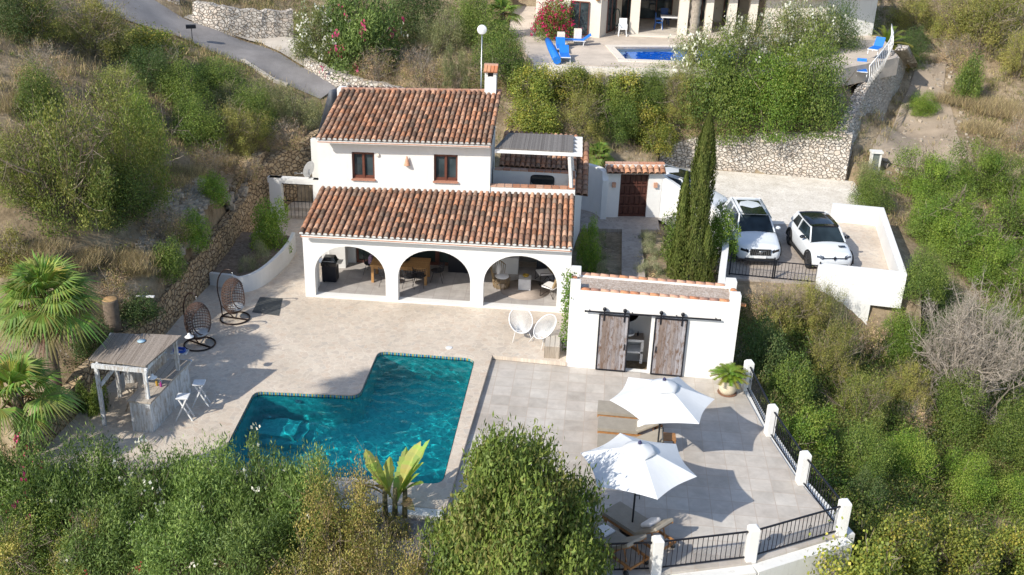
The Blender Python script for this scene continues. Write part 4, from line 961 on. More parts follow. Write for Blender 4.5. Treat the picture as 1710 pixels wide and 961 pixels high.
mb = MB(); R90 = Matrix.Rotation(math.pi/2,3,'X'); mb.lathe((cxs-.15,yy+.26,1.55), [(0.0001,0.0),(0.33,0.0)], 26, None, R90); mb.build('glass', M['steel'], mr)
mb = MB(); mb.tube([(cxs-.15+.34*math.cos(t*math.pi/14), yy+.25, 1.55+.34*math.sin(t*math.pi/14)) for t in range(28)], 0.016, 6, closed=True); mb.build('frame', M['black_metal'], mr)

# ------------------------------------------------------------------ entrance court, gate and curved walls
gt = thing('entrance_gateway', 'white entrance gateway with a tiled canopy and panelled brown wooden door', 'gateway', (12.7, 10.5, 0))
ga = Vector((11.45,10.25,0)); gb = Vector((13.95,10.60,0)); gd = (gb-ga).normalized(); gn = Vector((-gd.y, gd.x, 0)); gL = (gb-ga).length
def GP(s, k, z): q = ga+gd*s+gn*k; return Vector((q.x, q.y, z))
mb = MB()
for s0, s1 in ((0, 0.60), (gL-0.62, gL)): mb.prism([GP(s0,0,0).xy, GP(s1,0,0).xy, GP(s1,.45,0).xy, GP(s0,.45,0).xy], -0.2, 2.25)
mb.prism([GP(0.6,0.003,0).xy, GP(gL-.62,0.003,0).xy, GP(gL-.62,.447,0).xy, GP(.6,.447,0).xy], 2.12, 2.25)
mb.build('pillar_wall', M['stucco'], gt)
mb = MB(); mo = MB()
tile_roof(mb, GP(-.1,-.28,2.22), GP(gL+.1,-.28,2.22), GP(gL+.1,.22,2.48), GP(-.1,.22,2.48), 10, 2, 0.115, 0, clean=True)
tile_roof(mb, GP(gL+.1,.72,2.22), GP(-.1,.72,2.22), GP(-.1,.22,2.48), GP(gL+.1,.22,2.48), 10, 2, 0.115, 0, clean=True)
for i in range(7):
    mb.bar(GP(-.1+(gL+.2)*i/7,.22,2.58), GP(-.1+(gL+.2)*(i+.94)/7,.22,2.58), 0.24, 0.06, random.choice([(0.6,0.3,0.19),(0.62,0.38,0.28)]))
cn = mb.build('canopy_tiles', M['tile_clean'], gt)
mb = MB(); mb.prism([GP(-.05,-.15,0).xy, GP(gL+.05,-.15,0).xy, GP(gL+.05,.6,0).xy, GP(-.05,.6,0).xy], 2.25, 2.30); mb.prism([GP(-.08,.1,0).xy, GP(gL+.08,.1,0).xy, GP(gL+.08,.34,0).xy, GP(-.08,.34,0).xy], 2.30, 2.56); mb.build('canopy_bed', M['stucco'], gt)
M['door_wood'] = mat_plain('dark_panel_wood', (0.085,0.028,0.018), 0.55, var=0.3, vscale=10)
d0, d1 = 0.60, gL-.62
mb = MB(); 
for i, z in enumerate((0.06, 0.53, 1.03, 1.53, 2.06)): mb.bar(GP(d0,.16,z+.02), GP(d1,.16,z+.02), 0.06, 0.10)
for k in range(6): s = d0+0.03+(d1-d0-.06)*k/5; mb.bar(GP(s,.165,.05), GP(s,.165,2.12), 0.05, 0.06 if k in (0,5) else 0.045, up=(gd.x, gd.y, 0))
do = mb.build('door', M['door_wood'], gt)
mb = MB(); 
for r_ in range(4):
    for k in range(5):
        s = d0+0.03+(d1-d0-.06)*(k+.5)/5; zc = 0.32+0.50*r_
        mb.box(GP(s,.21,zc), ((d1-d0)/5-.09, .05, .36), math.atan2(gd.y, gd.x)); 
mb.box(GP((d0+d1)/2,.25,1.08), (d1-d0,.04,2.1), math.atan2(gd.y, gd.x))
mb.build('door_panels', M['door_wood'], do)
for s in (0.30, gL-.30):
    mb = MB(); mb.box(GP(s,-.06,1.62), (.16,.12,.22), math.atan2(gd.y, gd.x), (0.6,0.33,0.22)); mb.build('wall_lantern', M['tile_clean'], gt)
# left curved court wall
cl = curve_pts([(9.6,11.3),(10.4,11.25),(10.95,10.9),(11.2,10.55),(11.32,10.25),(11.36,9.95)], 20)
mb = MB(); ribbon_wall(mb, cl, 0.28, -0.2, [2.25-0.0*i for i in range(17)]+[2.15,2.05,1.95,1.9]); 
tag(bevel_mod(mb.build('court_wall', M['stucco'])), 'curved white court wall between the villa and the wooden gateway', 'wall')
# right sweeping wall down to the annex
cr = curve_pts([(13.97,10.75),(14.6,10.55),(15.4,10.0),(16.05,9.1),(16.35,7.8),(16.35,6.2),(16.15,4.2),(15.6,0.6),(15.42,-2.6)], 40)
hz = []
for i in range(41):
    t = i/40; hz.append(2.1-0.8*min(1, t/0.25) if t < 0.25 else (1.3 if t < 0.62 else 1.3+0.0*t))
mb = MB(); ribbon_wall(mb, cr, 0.26, -1.2, hz); tag(bevel_mod(mb.build('garden_wall', M['stucco'])), 'sweeping white garden wall from the wooden gateway down to the pool house', 'wall')
# paved path & court ground
mb = MB(); mb.prism([(10.0,8.6),(13.9,9.0),(13.9,10.9),(10.0,11.2)], -0.3, 0.03); o = mb.build('court_paving', M['path']); o['kind'] = 'structure'
pA, pB = W(1039,384,.03), W(1070,380,.03); pC, pD = W(1078,470,.03), W(1038,470,.03)
mb = MB(); mb.prism([(pD.x,-2.4),(pC.x+.1,-2.4),(pC.x,pC.y),(pB.x,9.0),(pA.x,9.0),(pD.x,pD.y)], -0.3, 0.035); o = mb.build('garden_path', M['path']); o['kind'] = 'structure'

# ------------------------------------------------------------------ parking bay walls
pk = thing('parking_bay', 'white walled cantilevered parking bay beside the two cars', 'parking bay', (22,8,0))
K = [Vector((20.0,4.0)), Vector((23.35,3.55)), Vector((24.25,11.3)), Vector((22.0,11.6))]
q = [W(1367,443,.86), W(1515,459,.86), W(1476,347,.86), W(1390,339,.86)]
K = [Vector((p.x, p.y)) for p in q]
mb = MB()
def wseg(a, b, th, z0, z1):
    d = (b-a).normalized(); n_ = Vector((-d.y, d.x))*th; mb.prism([a, b, b+n_, a+n_], z0, z1)
wseg(K[0], K[1], 0.28, -0.62, 0.86); wseg(K[1]+Vector((0,0.0)), K[2], 0.28, -0.62, 0.861); wseg(K[2], K[3], 0.28, -0.4, 0.862)
mb.build('parapet_wall', M['stucco'], pk)
mb = MB(); kx = K[0].lerp(K[1], 0.66); mb.prism([K[0]+Vector((0.0,.003)), kx+Vector((0,.003)), kx+Vector((0.3,5.0)), K[0]+Vector((0,5))], -3.0, -0.1); mb.build('support_wall', M['stucco_worn'], pk)
mb = MB(); mb.prism([K[0]+Vector((.0,.25)), K[1]+Vector((-.27,.25)), K[2]+Vector((-.27,-.27)), K[3]+Vector((0,-.27))], -0.55, 0.04); mb.build('paved_deck', M['crazy'], pk)
# wrought iron driveway gate
ia = W(1216,460,.0); ib = W(1366,474,.0); ig = thing('driveway_gate', 'low black iron double gate in front of the parked cars', 'gate', ia)
mid = ia.lerp(ib, .5)
for (a, b) in ((ia, mid), (mid, ib)):
    mb = MB()
    for z in (.08,.78): mb.bar(a+Vector((0,0,z)), b+Vector((0,0,z)), .035, .035)
    for t in (0.02, .98): p = a.lerp(b, t); mb.bar(p, p+Vector((0,0,.95 if t > .5 or a is ia else .82)), .05)
    for k in range(1, 13): p = a.lerp(b, k/13); mb.bar(p+Vector((0,0,.08)), p+Vector((0,0,.78)), .016)
    mb.build('gate_leaf', M['black_metal'], ig)
# big pale stone retaining wall below the neighbour
w_base = [W(1100,276,0), W(1180,281,0), W(1300,291,0), W(1411,303,0)]; w_top = [Vector((p.x, p.y+.15, 0)) for p in w_base]
for p, z in zip(w_top, (1.0,1.75,2.1,2.5)): p.z = z
rubble_ribbon('stone_wall', w_base, w_top, 0.5, M['wall_pale'], 'pale limestone rubble wall at the back of the gravel drive', jit=0.07)
sb = [W(1411,303,0), W(1441,262,.7), W(1468,208,1.4), W(1506,142,2.7), W(1516,96,4.0), W(1518,88,4.6)]; st_ = [W(1412,222,2.5), W(1429,190,3.0), W(1447,150,3.7), W(1468,118,4.5), W(1489,90,5.15), W(1500,75,5.3)]
rubble_ribbon('stone_wall', sb, st_, 0.6, M['wall_pale'], 'shaded side of the tall limestone wall climbing to the blue sun loungers', jit=0.06)
# walls by the road
rubble_ribbon('stone_wall', [G(321,40)+Vector((0,0,0)), G(365,57), G(420,70), G(490,66)], [G(321,40)+Vector((0,.2,1.1)), G(365,57)+Vector((0,.2,1.4)), G(420,70)+Vector((0,.2,1.6)), G(490,66)+Vector((0,.2,1.5))], 0.5, M['wall_pale'], 'sunlit rubble wall on the uphill side of the road', jit=0.08)
rubble_ribbon('stone_wall', [G(255,-2), G(300,13)], [G(255,-2)+Vector((0,.2,.6)), G(300,13)+Vector((0,.2,.6))], 0.4, M['wall_pale'], 'short pale rubble wall at the top of the road', jit=0.08)
g1 = GW((508,118),(540,138),(600,158),(650,166),(700,170)); g2 = [p+Vector((0,.25,h)) for p, h in zip(g1, (.55,.6,.65,.6,.3))]
rubble_ribbon('stone_wall', g1, g2, 0.45, M['wall_pale'], 'low cream rubble wall between the road and the villa roof', jit=0.06)
rubble_ribbon('stone_wall', [G(395,335)+Vector((0,0,-.2)), G(425,330), G(455,318)], [G(395,335)+Vector((0,0,.4)), G(425,330)+Vector((0,0,.5)), G(455,318)+Vector((0,0,.5))], 0.4, M['wall_tan'], 'small broken rubble wall above the planter bush', jit=0.08)
# ------------------------------------------------------------------ terrace railing
posts = [(15.95,-4.75),(16.28,-7.55),(16.80,-10.05),(17.42,-12.25),(14.86,-13.62),(12.42,-14.33),(9.9,-14.75)]
plab = ['white railing post at the corner of the pool house', 'white railing post right of the upper parasol', 'white railing post halfway down the right side of the terrace', 'white corner railing post half hidden by the yellow green bush',
        'white railing post in the middle of the front terrace railing', 'white railing post in front of the lower sun loungers', 'white railing post behind the round bush']
for (x, y), lb in zip(posts, plab):
    mb = MB(); mb.box((x, y, 0.31), (0.27, 0.27, 1.02), 0.2); c_ = (x, y)
    b0 = len(mb.v); mb.box((x, y, 0.855), (0.27, 0.27, 0.07), 0.2, taper=0.55)
    o = tag(mb.build('railing_post', M['stucco']), lb, 'post', 'white posts of the terrace railing'); bevel_mod(o, 0.015)
rlab = ['black railing panel beside the potted cycad', 'black railing panel beside the shadow of the upper parasol', 'black railing panel in the lower right side of the terrace', 'black railing panel at the front corner under the yellow green bush',
        'long black railing panel at the front middle of the terrace', 'black railing panel in front of the lower loungers']
for (a, b), lb in zip(zip(posts[:-1], posts[1:]), rlab):
    a = Vector((*a, 0)); b = Vector((*b, 0)); d = (b-a).normalized(); a = a+d*0.15; b = b-d*0.15; Ln = (b-a).length
    r_ = thing('metal_railing', lb, 'railing', a.lerp(b, .5)+Vector((0,0,-.15)), 0, 'black railings round the terrace')
    mb = MB(); mb.bar(a+Vector((0,0,.72)), b+Vector((0,0,.72)), .045, .03); mb.bar(a+Vector((0,0,-.07)), b+Vector((0,0,-.07)), .035, .025); mb.build('rail', M['black_metal'], r_)
    n = int(Ln/0.125)
    mb = MB()
    for k in range(1, n): p = a.lerp(b, k/n); mb.bar(p+Vector((0,0,-.07)), p+Vector((0,0,.72)), .016)
    for k in range(2, n-1, 5):
        p = a.lerp(b, k/n)
        if a.x > 15.5: mb.tube([p+d*0.05*math.cos(t*.785)+Vector((0,0,.33+.05*math.sin(t*.785))) for t in range(8)], 0.008, 5, closed=True)
    mb.build('balusters', M['black_metal'], r_)
# ------------------------------------------------------------------ parasols
M['canvas'] = mat_plain('white_canvas', (0.68,0.69,0.70), 0.9, var=0.04, vscale=3, bumps=0.1)
M['grey_metal'] = mat_plain('graphite_metal', (0.05,0.055,0.06), 0.4, 0.6, bumps=0)
def parasol(x, y, a0, label):
    zb = -0.15; u = thing('parasol', label, 'parasol', (x, y, zb), 0, 'white parasols on the sunbathing terrace')
    zt = 2.62; R_ = 1.5; N = 6; ze = 2.05
    mb = MB(); rings = []; K = 8; SUBD = 8
    for i in range(K+1):
        f = i/K; f0 = 0.08+0.92*f; row = []
        for s_ in range(N):
            for j in range(SUBD):
                t = j/SUBD; aa = a0+(s_+t)*math.pi/3
                e = math.cos(math.pi/6)/math.cos((t-0.5)*math.pi/3)       # straight hexagon edge
                sag = 1-0.075*(4*t*(1-t))*f0                             # scalloped hem
                r_ = R_*f0*e*sag
                h = zt-(zt-ze)*f0**1.05-0.02*f0*(4*t*(1-t))
                row.append((x+r_*math.cos(aa), y+r_*math.sin(aa), h))
        rings.append(row)
    n = N*SUBD; mb.v = [p for r in rings for p in r]
    for i in range(K):
        for j in range(n): mb.face((i*n+j, (i+1)*n+j, (i+1)*n+(j+1) % n, i*n+(j+1) % n))
    c = mb.build('canopy', M['canvas'], u); sm = c.modifiers.new('s', 'SOLIDIFY'); sm.thickness = 0.006
    mb = MB(); prof = []
    for i in range(5):
        f0 = 0.03+0.27*i/4; row = []
        for s_ in range(N):
            for j in range(4):
                t = j/4; aa = a0+(s_+t)*math.pi/3; r_ = R_*f0*(1-0.10*4*t*(1-t)); row.append((x+r_*math.cos(aa), y+r_*math.sin(aa), zt+0.085-(0.22)*f0/0.3*(1-.12*4*t*(1-t))))
        prof.append(row)
    mb.v = [p for r in prof for p in r]
    for i in range(4):
        for j in range(24): mb.face((i*24+j, (i+1)*24+j, (i+1)*24+(j+1) % 24, i*24+(j+1) % 24), None, True)
    c = mb.build('vent_cap', M['canvas'], u); sm = c.modifiers.new('s', 'SOLIDIFY'); sm.thickness = 0.006
    mb = MB(); mb.lathe((x, y, zt+.06), [(0.05,0),(0.05,.04),(0.02,.08),(0.0001,.085)], 12); mb.build('finial', mat_plain('navy_plastic', (0.03,0.03,0.10)), u)
    mb = MB(); mb.tube([(x,y,zb+.05),(x,y,zt+.05)], 0.026, 10); mb.build('pole', M['grey_metal'], u)
    mb = MB(); mb.box((x,y,zb+.05), (0.5,0.5,0.08), .3); mb.lathe((x,y,zb+.09), [(0.06,0),(0.05,.25),(0.03,.27)], 12); mb.build('base', M['grey_metal'], u)
    mb = MB(); mb.tube([(x+.03,y,1.1),(x+.12,y,1.12),(x+.12,y,1.0)], 0.012, 6); mb.build('crank_handle', M['grey_metal'], u)
    for s_ in range(N):
        aa = a0+s_*math.pi/3; mb = MB(); mb.tube([(x+.06*math.cos(aa), y+.06*math.sin(aa), zt-.03), (x+R_*.97*math.cos(aa), y+R_*.97*math.sin(aa), ze-.01)], 0.009, 6)
        mb.tube([(x+.05*math.cos(aa), y+.05*math.sin(aa), zt-.55), (x+.62*math.cos(aa), y+.62*math.sin(aa), zt-.27)], 0.007, 6); mb.build('rib', M['grey_metal'], u)
parasol(12.70, -9.65, math.radians(8), 'upper white hexagonal parasol over the row of three sun loungers')
parasol(11.88, -12.98, math.radians(-14), 'lower white hexagonal parasol dappled with leaf shadow beside the round bush')
# ------------------------------------------------------------------ sun loungers
M['taupe'] = mat_plain('taupe_cushion', (0.31,0.275,0.225), 0.95, var=0.08, bumps=0.25); M['towel'] = mat_plain('white_towel', (0.78,0.76,0.75), 0.95, var=0.05, bumps=0.3)
def make_lounger(label, back=35):
    t = thing('sun_lounger', label, 'sun lounger', (0,0,0), 0, 'teak sun loungers on the terrace')
    mb = MB(); w = .66
    for s_ in (-1, 1): mb.bar((-.98,s_*w/2,.27), (.98,s_*w/2,.27), .035, .075)
    for x in (-.96,-.3,.25,.96): mb.bar((x,-w/2,.27), (x,w/2,.27), .03, .06)
    for k in range(12): x = -.92+k*.098; mb.box((x,0,.315), (.06,w-.03,.015))
    mb.build('frame', M['teak'], t, True)
    for x, y in ((-.86,-1),(-.86,1),(.80,-1),(.80,1)):
        mb = MB(); mb.box((x, y*(w/2-.0), .125), (.06,.05,.25)); mb.build('leg', M['teak'], t, True)
    a = math.radians(back); ca, sa = math.cos(a), math.sin(a)
    mb = MB(); 
    for s_ in (-1,1): mb.bar((.2,s_*.28,.33), (.2+.82*ca,s_*.28,.33+.82*sa), .03, .04)
    for k in range(8): q = .06+.1*k; mb.bar((.2+q*ca,-.30,.34+q*sa), (.2+q*ca,.30,.34+q*sa), .05, .014)
    for s_ in (-1,1): mb.bar((.2+.5*ca,s_*.22,.33+.5*sa), (.72,s_*.22,.27), .025, .03)
    mb.build('backrest', M['teak'], t, True)
    mb = MB(); mb.box((-.39,0,.375), (1.20,.70,.10)); mb.build('cushion', M['taupe'], t, True); 
    c1 = t.children[-1]; bevel_mod(c1, .03, 3)
    mb = MB(); mb.box((.2+.40*ca-.045*sa,0,.345+.40*sa+.045*ca), (.84,.70,.10), M=Matrix.Rotation(-a, 3, 'Y')); c2 = mb.build('back_cushion', M['taupe'], t, True); bevel_mod(c2, .03, 3)
    mb = MB()
    for s_ in (-1,1): mb.lathe((.86,s_*(w/2+.03),.08), [(0.0001,-.02),(.08,-.02),(.08,.02),(0.0001,.02)], 14, None, Matrix.Rotation(math.pi/2,3,'X'))
    mb.build('wheels', M['grey_metal'], t, True)
    return t
lg = make_lounger('teak sun lounger with taupe cushion nearest the pool house under the upper parasol', 18)
lg.location = (12.0,-7.25,-.15); lg.rotation_euler = (0,0,math.radians(-3))
l2 = make_lounger('middle taupe sun lounger of the row, a white towel on it', 30); l2.location = (12.0,-8.2,-.15); l2.rotation_euler = (0,0,math.radians(-3))
dup(l2, (11.98,-9.18,-.15), math.radians(-3), 'third taupe sun lounger of the row with its back raised by the parasol pole')
l4 = make_lounger('taupe sun lounger set at an angle under the lower parasol, pale cushion on it', 38); l4.location = (12.05,-13.15+.1,-.15); l4.rotation_euler = (0,0,math.radians(-44))
dup(l4, (11.35,-13.75,-.15), math.radians(-46), 'lowest sun lounger, half hidden by the round bush, a white towel on it')
def soft_box(c, s, rz, name, mat, label, cat, M_=None):
    mb = MB(); mb.box((0,0,0), s); o = mb.build(name, mat); o.location = c; o.rotation_euler = M_ if M_ else (0,0,rz); bevel_mod(o, min(s)*.45, 3); return tag(o, label, cat)
soft_box((12.42,-8.22,.40), (.48,.34,.06), .02, 'towel', M['towel'], 'folded white towel on the middle sun lounger of the row', 'towel', (0,math.radians(-20),-.05))
soft_box((12.32,-13.25,.50), (.36,.46,.12), -.75, 'cushion', M['towel'], 'pale cushion on the angled sun lounger by the lower parasol pole', 'cushion', (0,math.radians(-30),-.75))
soft_box((11.15,-13.45,.30), (.40,.40,.07), -.8, 'towel', M['towel'], 'white towel on the lowest sun lounger beside the round bush', 'towel')
# low side table shadowy block between loungers
sdt = thing('side_table', 'small low wooden table beside the upper parasol pole', 'side table', (13.1,-8.75,-.15))
mb = MB(); mb.box((13.1,-8.75,.28), (.42,.42,.03)); mb.build('table_top', M['teak'], sdt)
for i, j in ((-1,-1),(1,-1),(1,1),(-1,1)): mb = MB(); mb.box((13.1+i*.18,-8.75+j*.18,.06), (.035,.035,.41)); mb.build('leg', M['teak'], sdt)
# ------------------------------------------------------------------ cycad in pot
cpx, cpy = 15.28, -5.15
pt = thing('potted_cycad', 'bright green cycad in a cream pot by the terrace railing', 'potted plant', (cpx, cpy, -.15))
mb = MB(); mb.lathe((cpx,cpy,-.15), [(.17,0),(.23,.02),(.285,.14),(.30,.30),(.27,.45),(.245,.50),(.215,.50),(.215,.44),(0.0001,.44)], 22); mb.build('pot', mat_plain('cream_ceramic', (0.62,0.54,0.40), .5), pt)
mb = MB(); mb.lathe((cpx,cpy,-.15), [(.0001,.0),(.30,.0),(.32,.03),(.31,.035),(.0001,.01)], 22); mb.build('saucer', mat_plain('brown_saucer', (.2,.1,.06)), pt)
mb = MB(); mb.ellipsoid((cpx,cpy,.38), (.13,.13,.16)); mb.build('trunk', M['bark'], pt)
mb = MB()
for k in range(46):
    a = k*2.399; el = math.radians(78-70*(k/46)); Lf_ = .62+.12*random.random(); pts = []
    for s_ in range(7):
        t = s_/6; r_ = Lf_*t*math.cos(el*(1-.25*t)); z = .48+Lf_*t*math.sin(el)*(1-.35*t)-.18*t*t; pts.append(Vector((cpx+r_*math.cos(a), cpy+r_*math.sin(a), z)))
    col = (0.16+.08*random.random(), .24+.08*random.random(), .03) if k < 38 else (.3,.26,.08)
    sx = Vector((-math.sin(a), math.cos(a), 0))
    for s_ in range(1, 6):
        p, q = pts[s_], pts[s_+1]; d = (q-p)
        for m_ in range(5):
            b_ = p+d*m_/5
            for g in (-1,1):
                tip = b_+sx*g*.13*(1-.5*abs(s_/6-.4))+d*.5+Vector((0,0,.03)); mb.add([b_, b_+d*.24, tip], [(0,1,2)], col)
mb.build('fronds', M['leaf'], pt)

# ------------------------------------------------------------------ patio things
M['wicker'] = mat_plain('brown_wicker', (0.10,0.06,0.045), .7, var=.3, vscale=30)
M['dark_bronze'] = mat_plain('dark_bronze', (0.035,0.022,0.02), .4, .5, bumps=0)
def hanging_chair(bx, by, face, label, k=1.0):
    t = thing('hanging_chair', label, 'hanging chair', (bx, by, 0), 0, 'egg chairs hanging by the rubble wall')
    f = Vector((math.cos(face), math.sin(face), 0)); c = Vector((bx, by, 0))
    mb = MB(); mb.tube([c+Vector((.52*math.cos(i*math.pi/16), .52*math.sin(i*math.pi/16), .035)) for i in range(32)], .028, 8, closed=True)
    mb.bar(c-f*.5+Vector((0,0,.035)), c+f*.5+Vector((0,0,.035)), .045) ; mb.build('base_ring', M['dark_bronze'], t)
    back = c-f*.50; P = [back+Vector((0,0,.03)), back-f*.02+Vector((0,0,.5)), back-f*.10+Vector((0,0,1.05)), back-f*.02+Vector((0,0,1.55)), back+f*.22+Vector((0,0,1.87)), back+f*.46+Vector((0,0,1.93)), back+f*.55+Vector((0,0,1.86))]
    cp_ = []
    for i in range(25):
        s = i/24*6; q = min(int(s), 5); tt = s-q; p0, p1, p2, p3 = P[max(q-1,0)], P[q], P[q+1], P[min(q+2,6)]
        cp_.append(0.5*((2*p1)+(p2-p0)*tt+(2*p0-5*p1+4*p2-p3)*tt*tt+(3*p1-p0-3*p2+p3)*tt**3))
    mb = MB(); mb.tube(cp_, .024, 8); mb.build('stand', M['dark_bronze'], t)
    mb = MB(); mb.bar(back+Vector((0,0,.45)), c-f*.05+Vector((0,0,.05)), .03); mb.build('brace', M['dark_bronze'], t)
    top = P[-1]; ec = top-Vector((0,0,.95)); Rz = Matrix.Rotation(face, 3, 'Z')
    mb = MB(); mb.tube([top, top-Vector((0,0,.25))], .008, 6); mb.build('chain', M['steel'], t)
    # open woven shell: lat/long strips
    mb = MB(); NL, NM = 20, 28
    def sp(u, v):
        th = math.pi*u; ph = 2*math.pi*v; r_ = math.sin(th)**.85
        return ec + Rz @ Vector((.40*r_*math.cos(ph)-.04, .46*r_*math.sin(ph), .66*math.cos(th)*(1.0)))
    def open_(u, v):
        q = Rz.inverted() @ (sp(u, v)-ec); return q.x > .12+.12*abs(q.z) and -0.42 < q.z < .62 and abs(q.y) < .40
    for i in range(1, NL):
        for j in range(NM):
            u = i/NL; v0 = j/NM; v1 = (j+1)/NM
            if open_(u, (v0+v1)/2): continue
            a, b = sp(u, v0), sp(u, v1); mb.bar(a, b, .016, .02)
    for j in range(NM):
        for i in range(NL):
            u0, u1 = i/NL, (i+1)/NL; v = j/NM
            if open_((u0+u1)/2, v): continue
            mb.bar(sp(u0, v), sp(u1, v), .014, .014)
    mb.build('woven_shell', M['wicker'], t)
    mb = MB(); e_ = ec+Rz @ Vector((.02,0,-.42)); mb.ellipsoid(e_, (.30,.34,.09)); mb.build('seat_cushion', mat_plain('grey_cushion', (.42,.42,.42), .95), t)
    mb = MB(); rim = []
    for k in range(28):
        a = 2*math.pi*k/28; y = .41*math.cos(a); z = .08+.50*math.sin(a); r2 = 1-(y/.46)**2-(z/.66)**2; x = .40*math.sqrt(max(r2,0.02))-.04; rim.append(ec+Rz @ Vector((x,y,z)))
    mb.tube(rim, .022, 6, closed=True); mb.build('rim', M['wicker'], t)
hanging_chair(-2.60,-4.35+.05, math.radians(-25), 'brown wicker egg chair on its ring stand nearer the bar')
hanging_chair(-2.03,-2.2, math.radians(-10), 'brown wicker egg chair on its ring stand nearer the white planter')
mb = MB(); q = [W(432,516,0), W(468,526,0), W(493,499,0), W(452,497,0)]; mb.prism([(p.x, p.y) for p in (W(421,522,0), W(466,528,0), W(472,499,0), W(434,497,0))], 0.004, 0.016)
tag(mb.build('outdoor_mat', mat_plain('dark_mat', (.07,.075,.075), .9, var=.35, vscale=14)), 'dark grey mat on the paving beside the farther egg chair', 'mat')
# string chairs
def string_chair(x, y, face, label):
    t = thing('string_chair', label, 'chair', (x,y,0), face, 'white string chairs outside the porch')
    tilt = Matrix.Rotation(math.radians(44), 3, 'Y')
    def rim(a, k=1.0): return Vector((-0.02,0,.66)) + tilt @ Vector((-.50*math.cos(a)*k*(1+.0*math.cos(a)), .42*math.sin(a)*k, 0))
    def tr(v): return v
    N = 64; mb = MB(); mb.tube([rim(2*math.pi*i/32) for i in range(32)], .018, 6, closed=True)
    c = Vector((.08,0,.27)); inner = [c+Vector((.07*math.cos(2*math.pi*i/16), .07*math.sin(2*math.pi*i/16), 0)) for i in range(16)]; mb.tube(inner, .010, 6, closed=True)
    mb.build('hoop', M['white_metal'], t, True)
    mb = MB()
    for i in range(N):
        a = 2*math.pi*i/N; p = rim(a); q = c+Vector((.07*math.cos(math.pi-a), .07*math.sin(a), 0)); m1 = p.lerp(q,.5)-Vector((0,0,.05)); mb.tube([p, m1, q], .0075, 3, caps=False)
    mb.build('strings', M['white_metal'], t, True)
    for sx_, sy_ in ((.34,-.30),(.34,.30),(-.34,0.0)):
        mb = MB(); top = Vector((sx_*.55, sy_*.75, .36 if sx_ > 0 else .52)); mb.tube([Vector((sx_*1.15, sy_*1.2, 0)), top], .011, 6)
        mb.build('leg', M['white_metal'], t, True)
    mb = MB(); mb.tube([(.19,-.22,.36),(.0,0,.25),(.19,.22,.36)], .011, 6); mb.tube([(-.19,0,.52),(0,0,.25)], .011, 6); mb.build('cross_bar', M['white_metal'], t, True)
p = W(869,563,0); string_chair(p.x, p.y, math.radians(-75), 'white string chair facing the pool in front of the third arch')
p = W(908,574,0); string_chair(p.x, p.y, math.radians(-140), 'white string chair turned sideways beside the wooden bench box')
p = W(932,601,0)
bx = thing('bench_box', 'pale plank bench box standing against the pool house corner', 'bench', (9.55,-3.55,0))
mb = MB(); 
for k in range(3): mb.box((9.30+.17*k, -3.35, .46), (.155,.85,.03))
mb.build('seat_planks', M['concrete'], bx)
M['greywood'] = mat_planks('grey_wood', [(.34,.28,.22),(.42,.36,.29),(.30,.25,.20)], .17, 'X')
mb = MB(); mb.box((9.47,-3.76,.22), (.52,.03,.44)); mb.box((9.47,-2.94,.22), (.52,.03,.44)); mb.box((9.72,-3.35,.22), (.03,.80,.44)); mb.box((9.22,-3.35,.10), (.03,.80,.12)); mb.build('side_panel', M['greywood'], bx)
mb = MB(); mb.lathe((5.9,-3.45,0.0), [(.12,0.0),(.12,.015),(.10,.02),(0.0001,.02)], 18); tag(mb.build('skimmer_lid', M['white_metal']), 'round white skimmer lid on the paving above the pool', 'skimmer lid')
# lamp box items in the pool omitted; pool light fittings
mb = MB(); mb.lathe((1.55,-7.16,-.42), [(0.0001,0),(.11,0),(.11,.03)], 16, None, Matrix.Rotation(math.pi/2,3,'X')); mb.build('pool_light', M['white_metal'], pool)
# ------------------------------------------------------------------ porch furniture
dt_ = thing('dining_table', 'long light oak dining table inside the porch', 'dining table', (3.5,1.9,.06))
M['oak'] = mat_planks('oak', [(.46,.25,.10),(.52,.30,.13),(.42,.22,.09)], .2, 'Y', .5)
ta, tb = W(613,447,.80), W(717,452,.80); tc = W(697,436,.80); tcx = 3.35
mb = MB(); mb.box((3.32,1.95,.78), (2.25,1.0,.06)); mb.build('table_top', M['oak'], dt_)
mb = MB(); 
for s_ in (-1,1): mb.box((3.32,1.95+s_*.44,.70), (2.0,.03,.10))
mb.build('apron', M['oak'], dt_)
for i,j in ((-1,-1),(1,-1),(1,1),(-1,1)): mb = MB(); mb.box((3.32+i*1.04,1.95+j*.42,.405), (.10,.10,.69)); mb.build('leg', M['oak'], dt_)
M['blackrattan'] = mat_plain('black_rattan', (.02,.02,.025), .6)
def dining_chair(x, y, face, label):
    t = thing('dining_chair', label, 'dining chair', (x,y,.06), face, 'black rattan dining chairs in the porch')
    mb = MB(); pr = []
    for i in range(9):
        a = math.radians(100+160*i/8); pr.append((.24*math.cos(a)-.02, .25*math.sin(a)))
    for z in (.46,.54,.62,.70,.78): k = 1+(z-.46)*.5; mb.tube([(p_[0]*k, p_[1]*k, z) for p_ in pr], .010, 5)
    for i in range(9): mb.tube([(pr[i][0]*.9, pr[i][1]*.9, .44),(pr[i][0]*1.17, pr[i][1]*1.17, .80)], .009, 5)
    mb.build('backrest', M['blackrattan'], t, True)
    mb = MB(); mb.lathe((0,0,.42), [(0.0001,0),(.23,0),(.25,.03),(.22,.05),(0.0001,.04)], 16); mb.build('seat', M['blackrattan'], t, True)
    for i, j in ((-1,-1),(1,-1),(1,1),(-1,1)): mb = MB(); mb.tube([(i*.24,j*.24,0),(i*.13,j*.14,.43)], .009, 5); mb.build('leg', M['black_metal'], t, True)
dining_chair(2.05,2.35, math.radians(-10), 'black rattan chair at the left end of the oak table, patterned cushion on it')
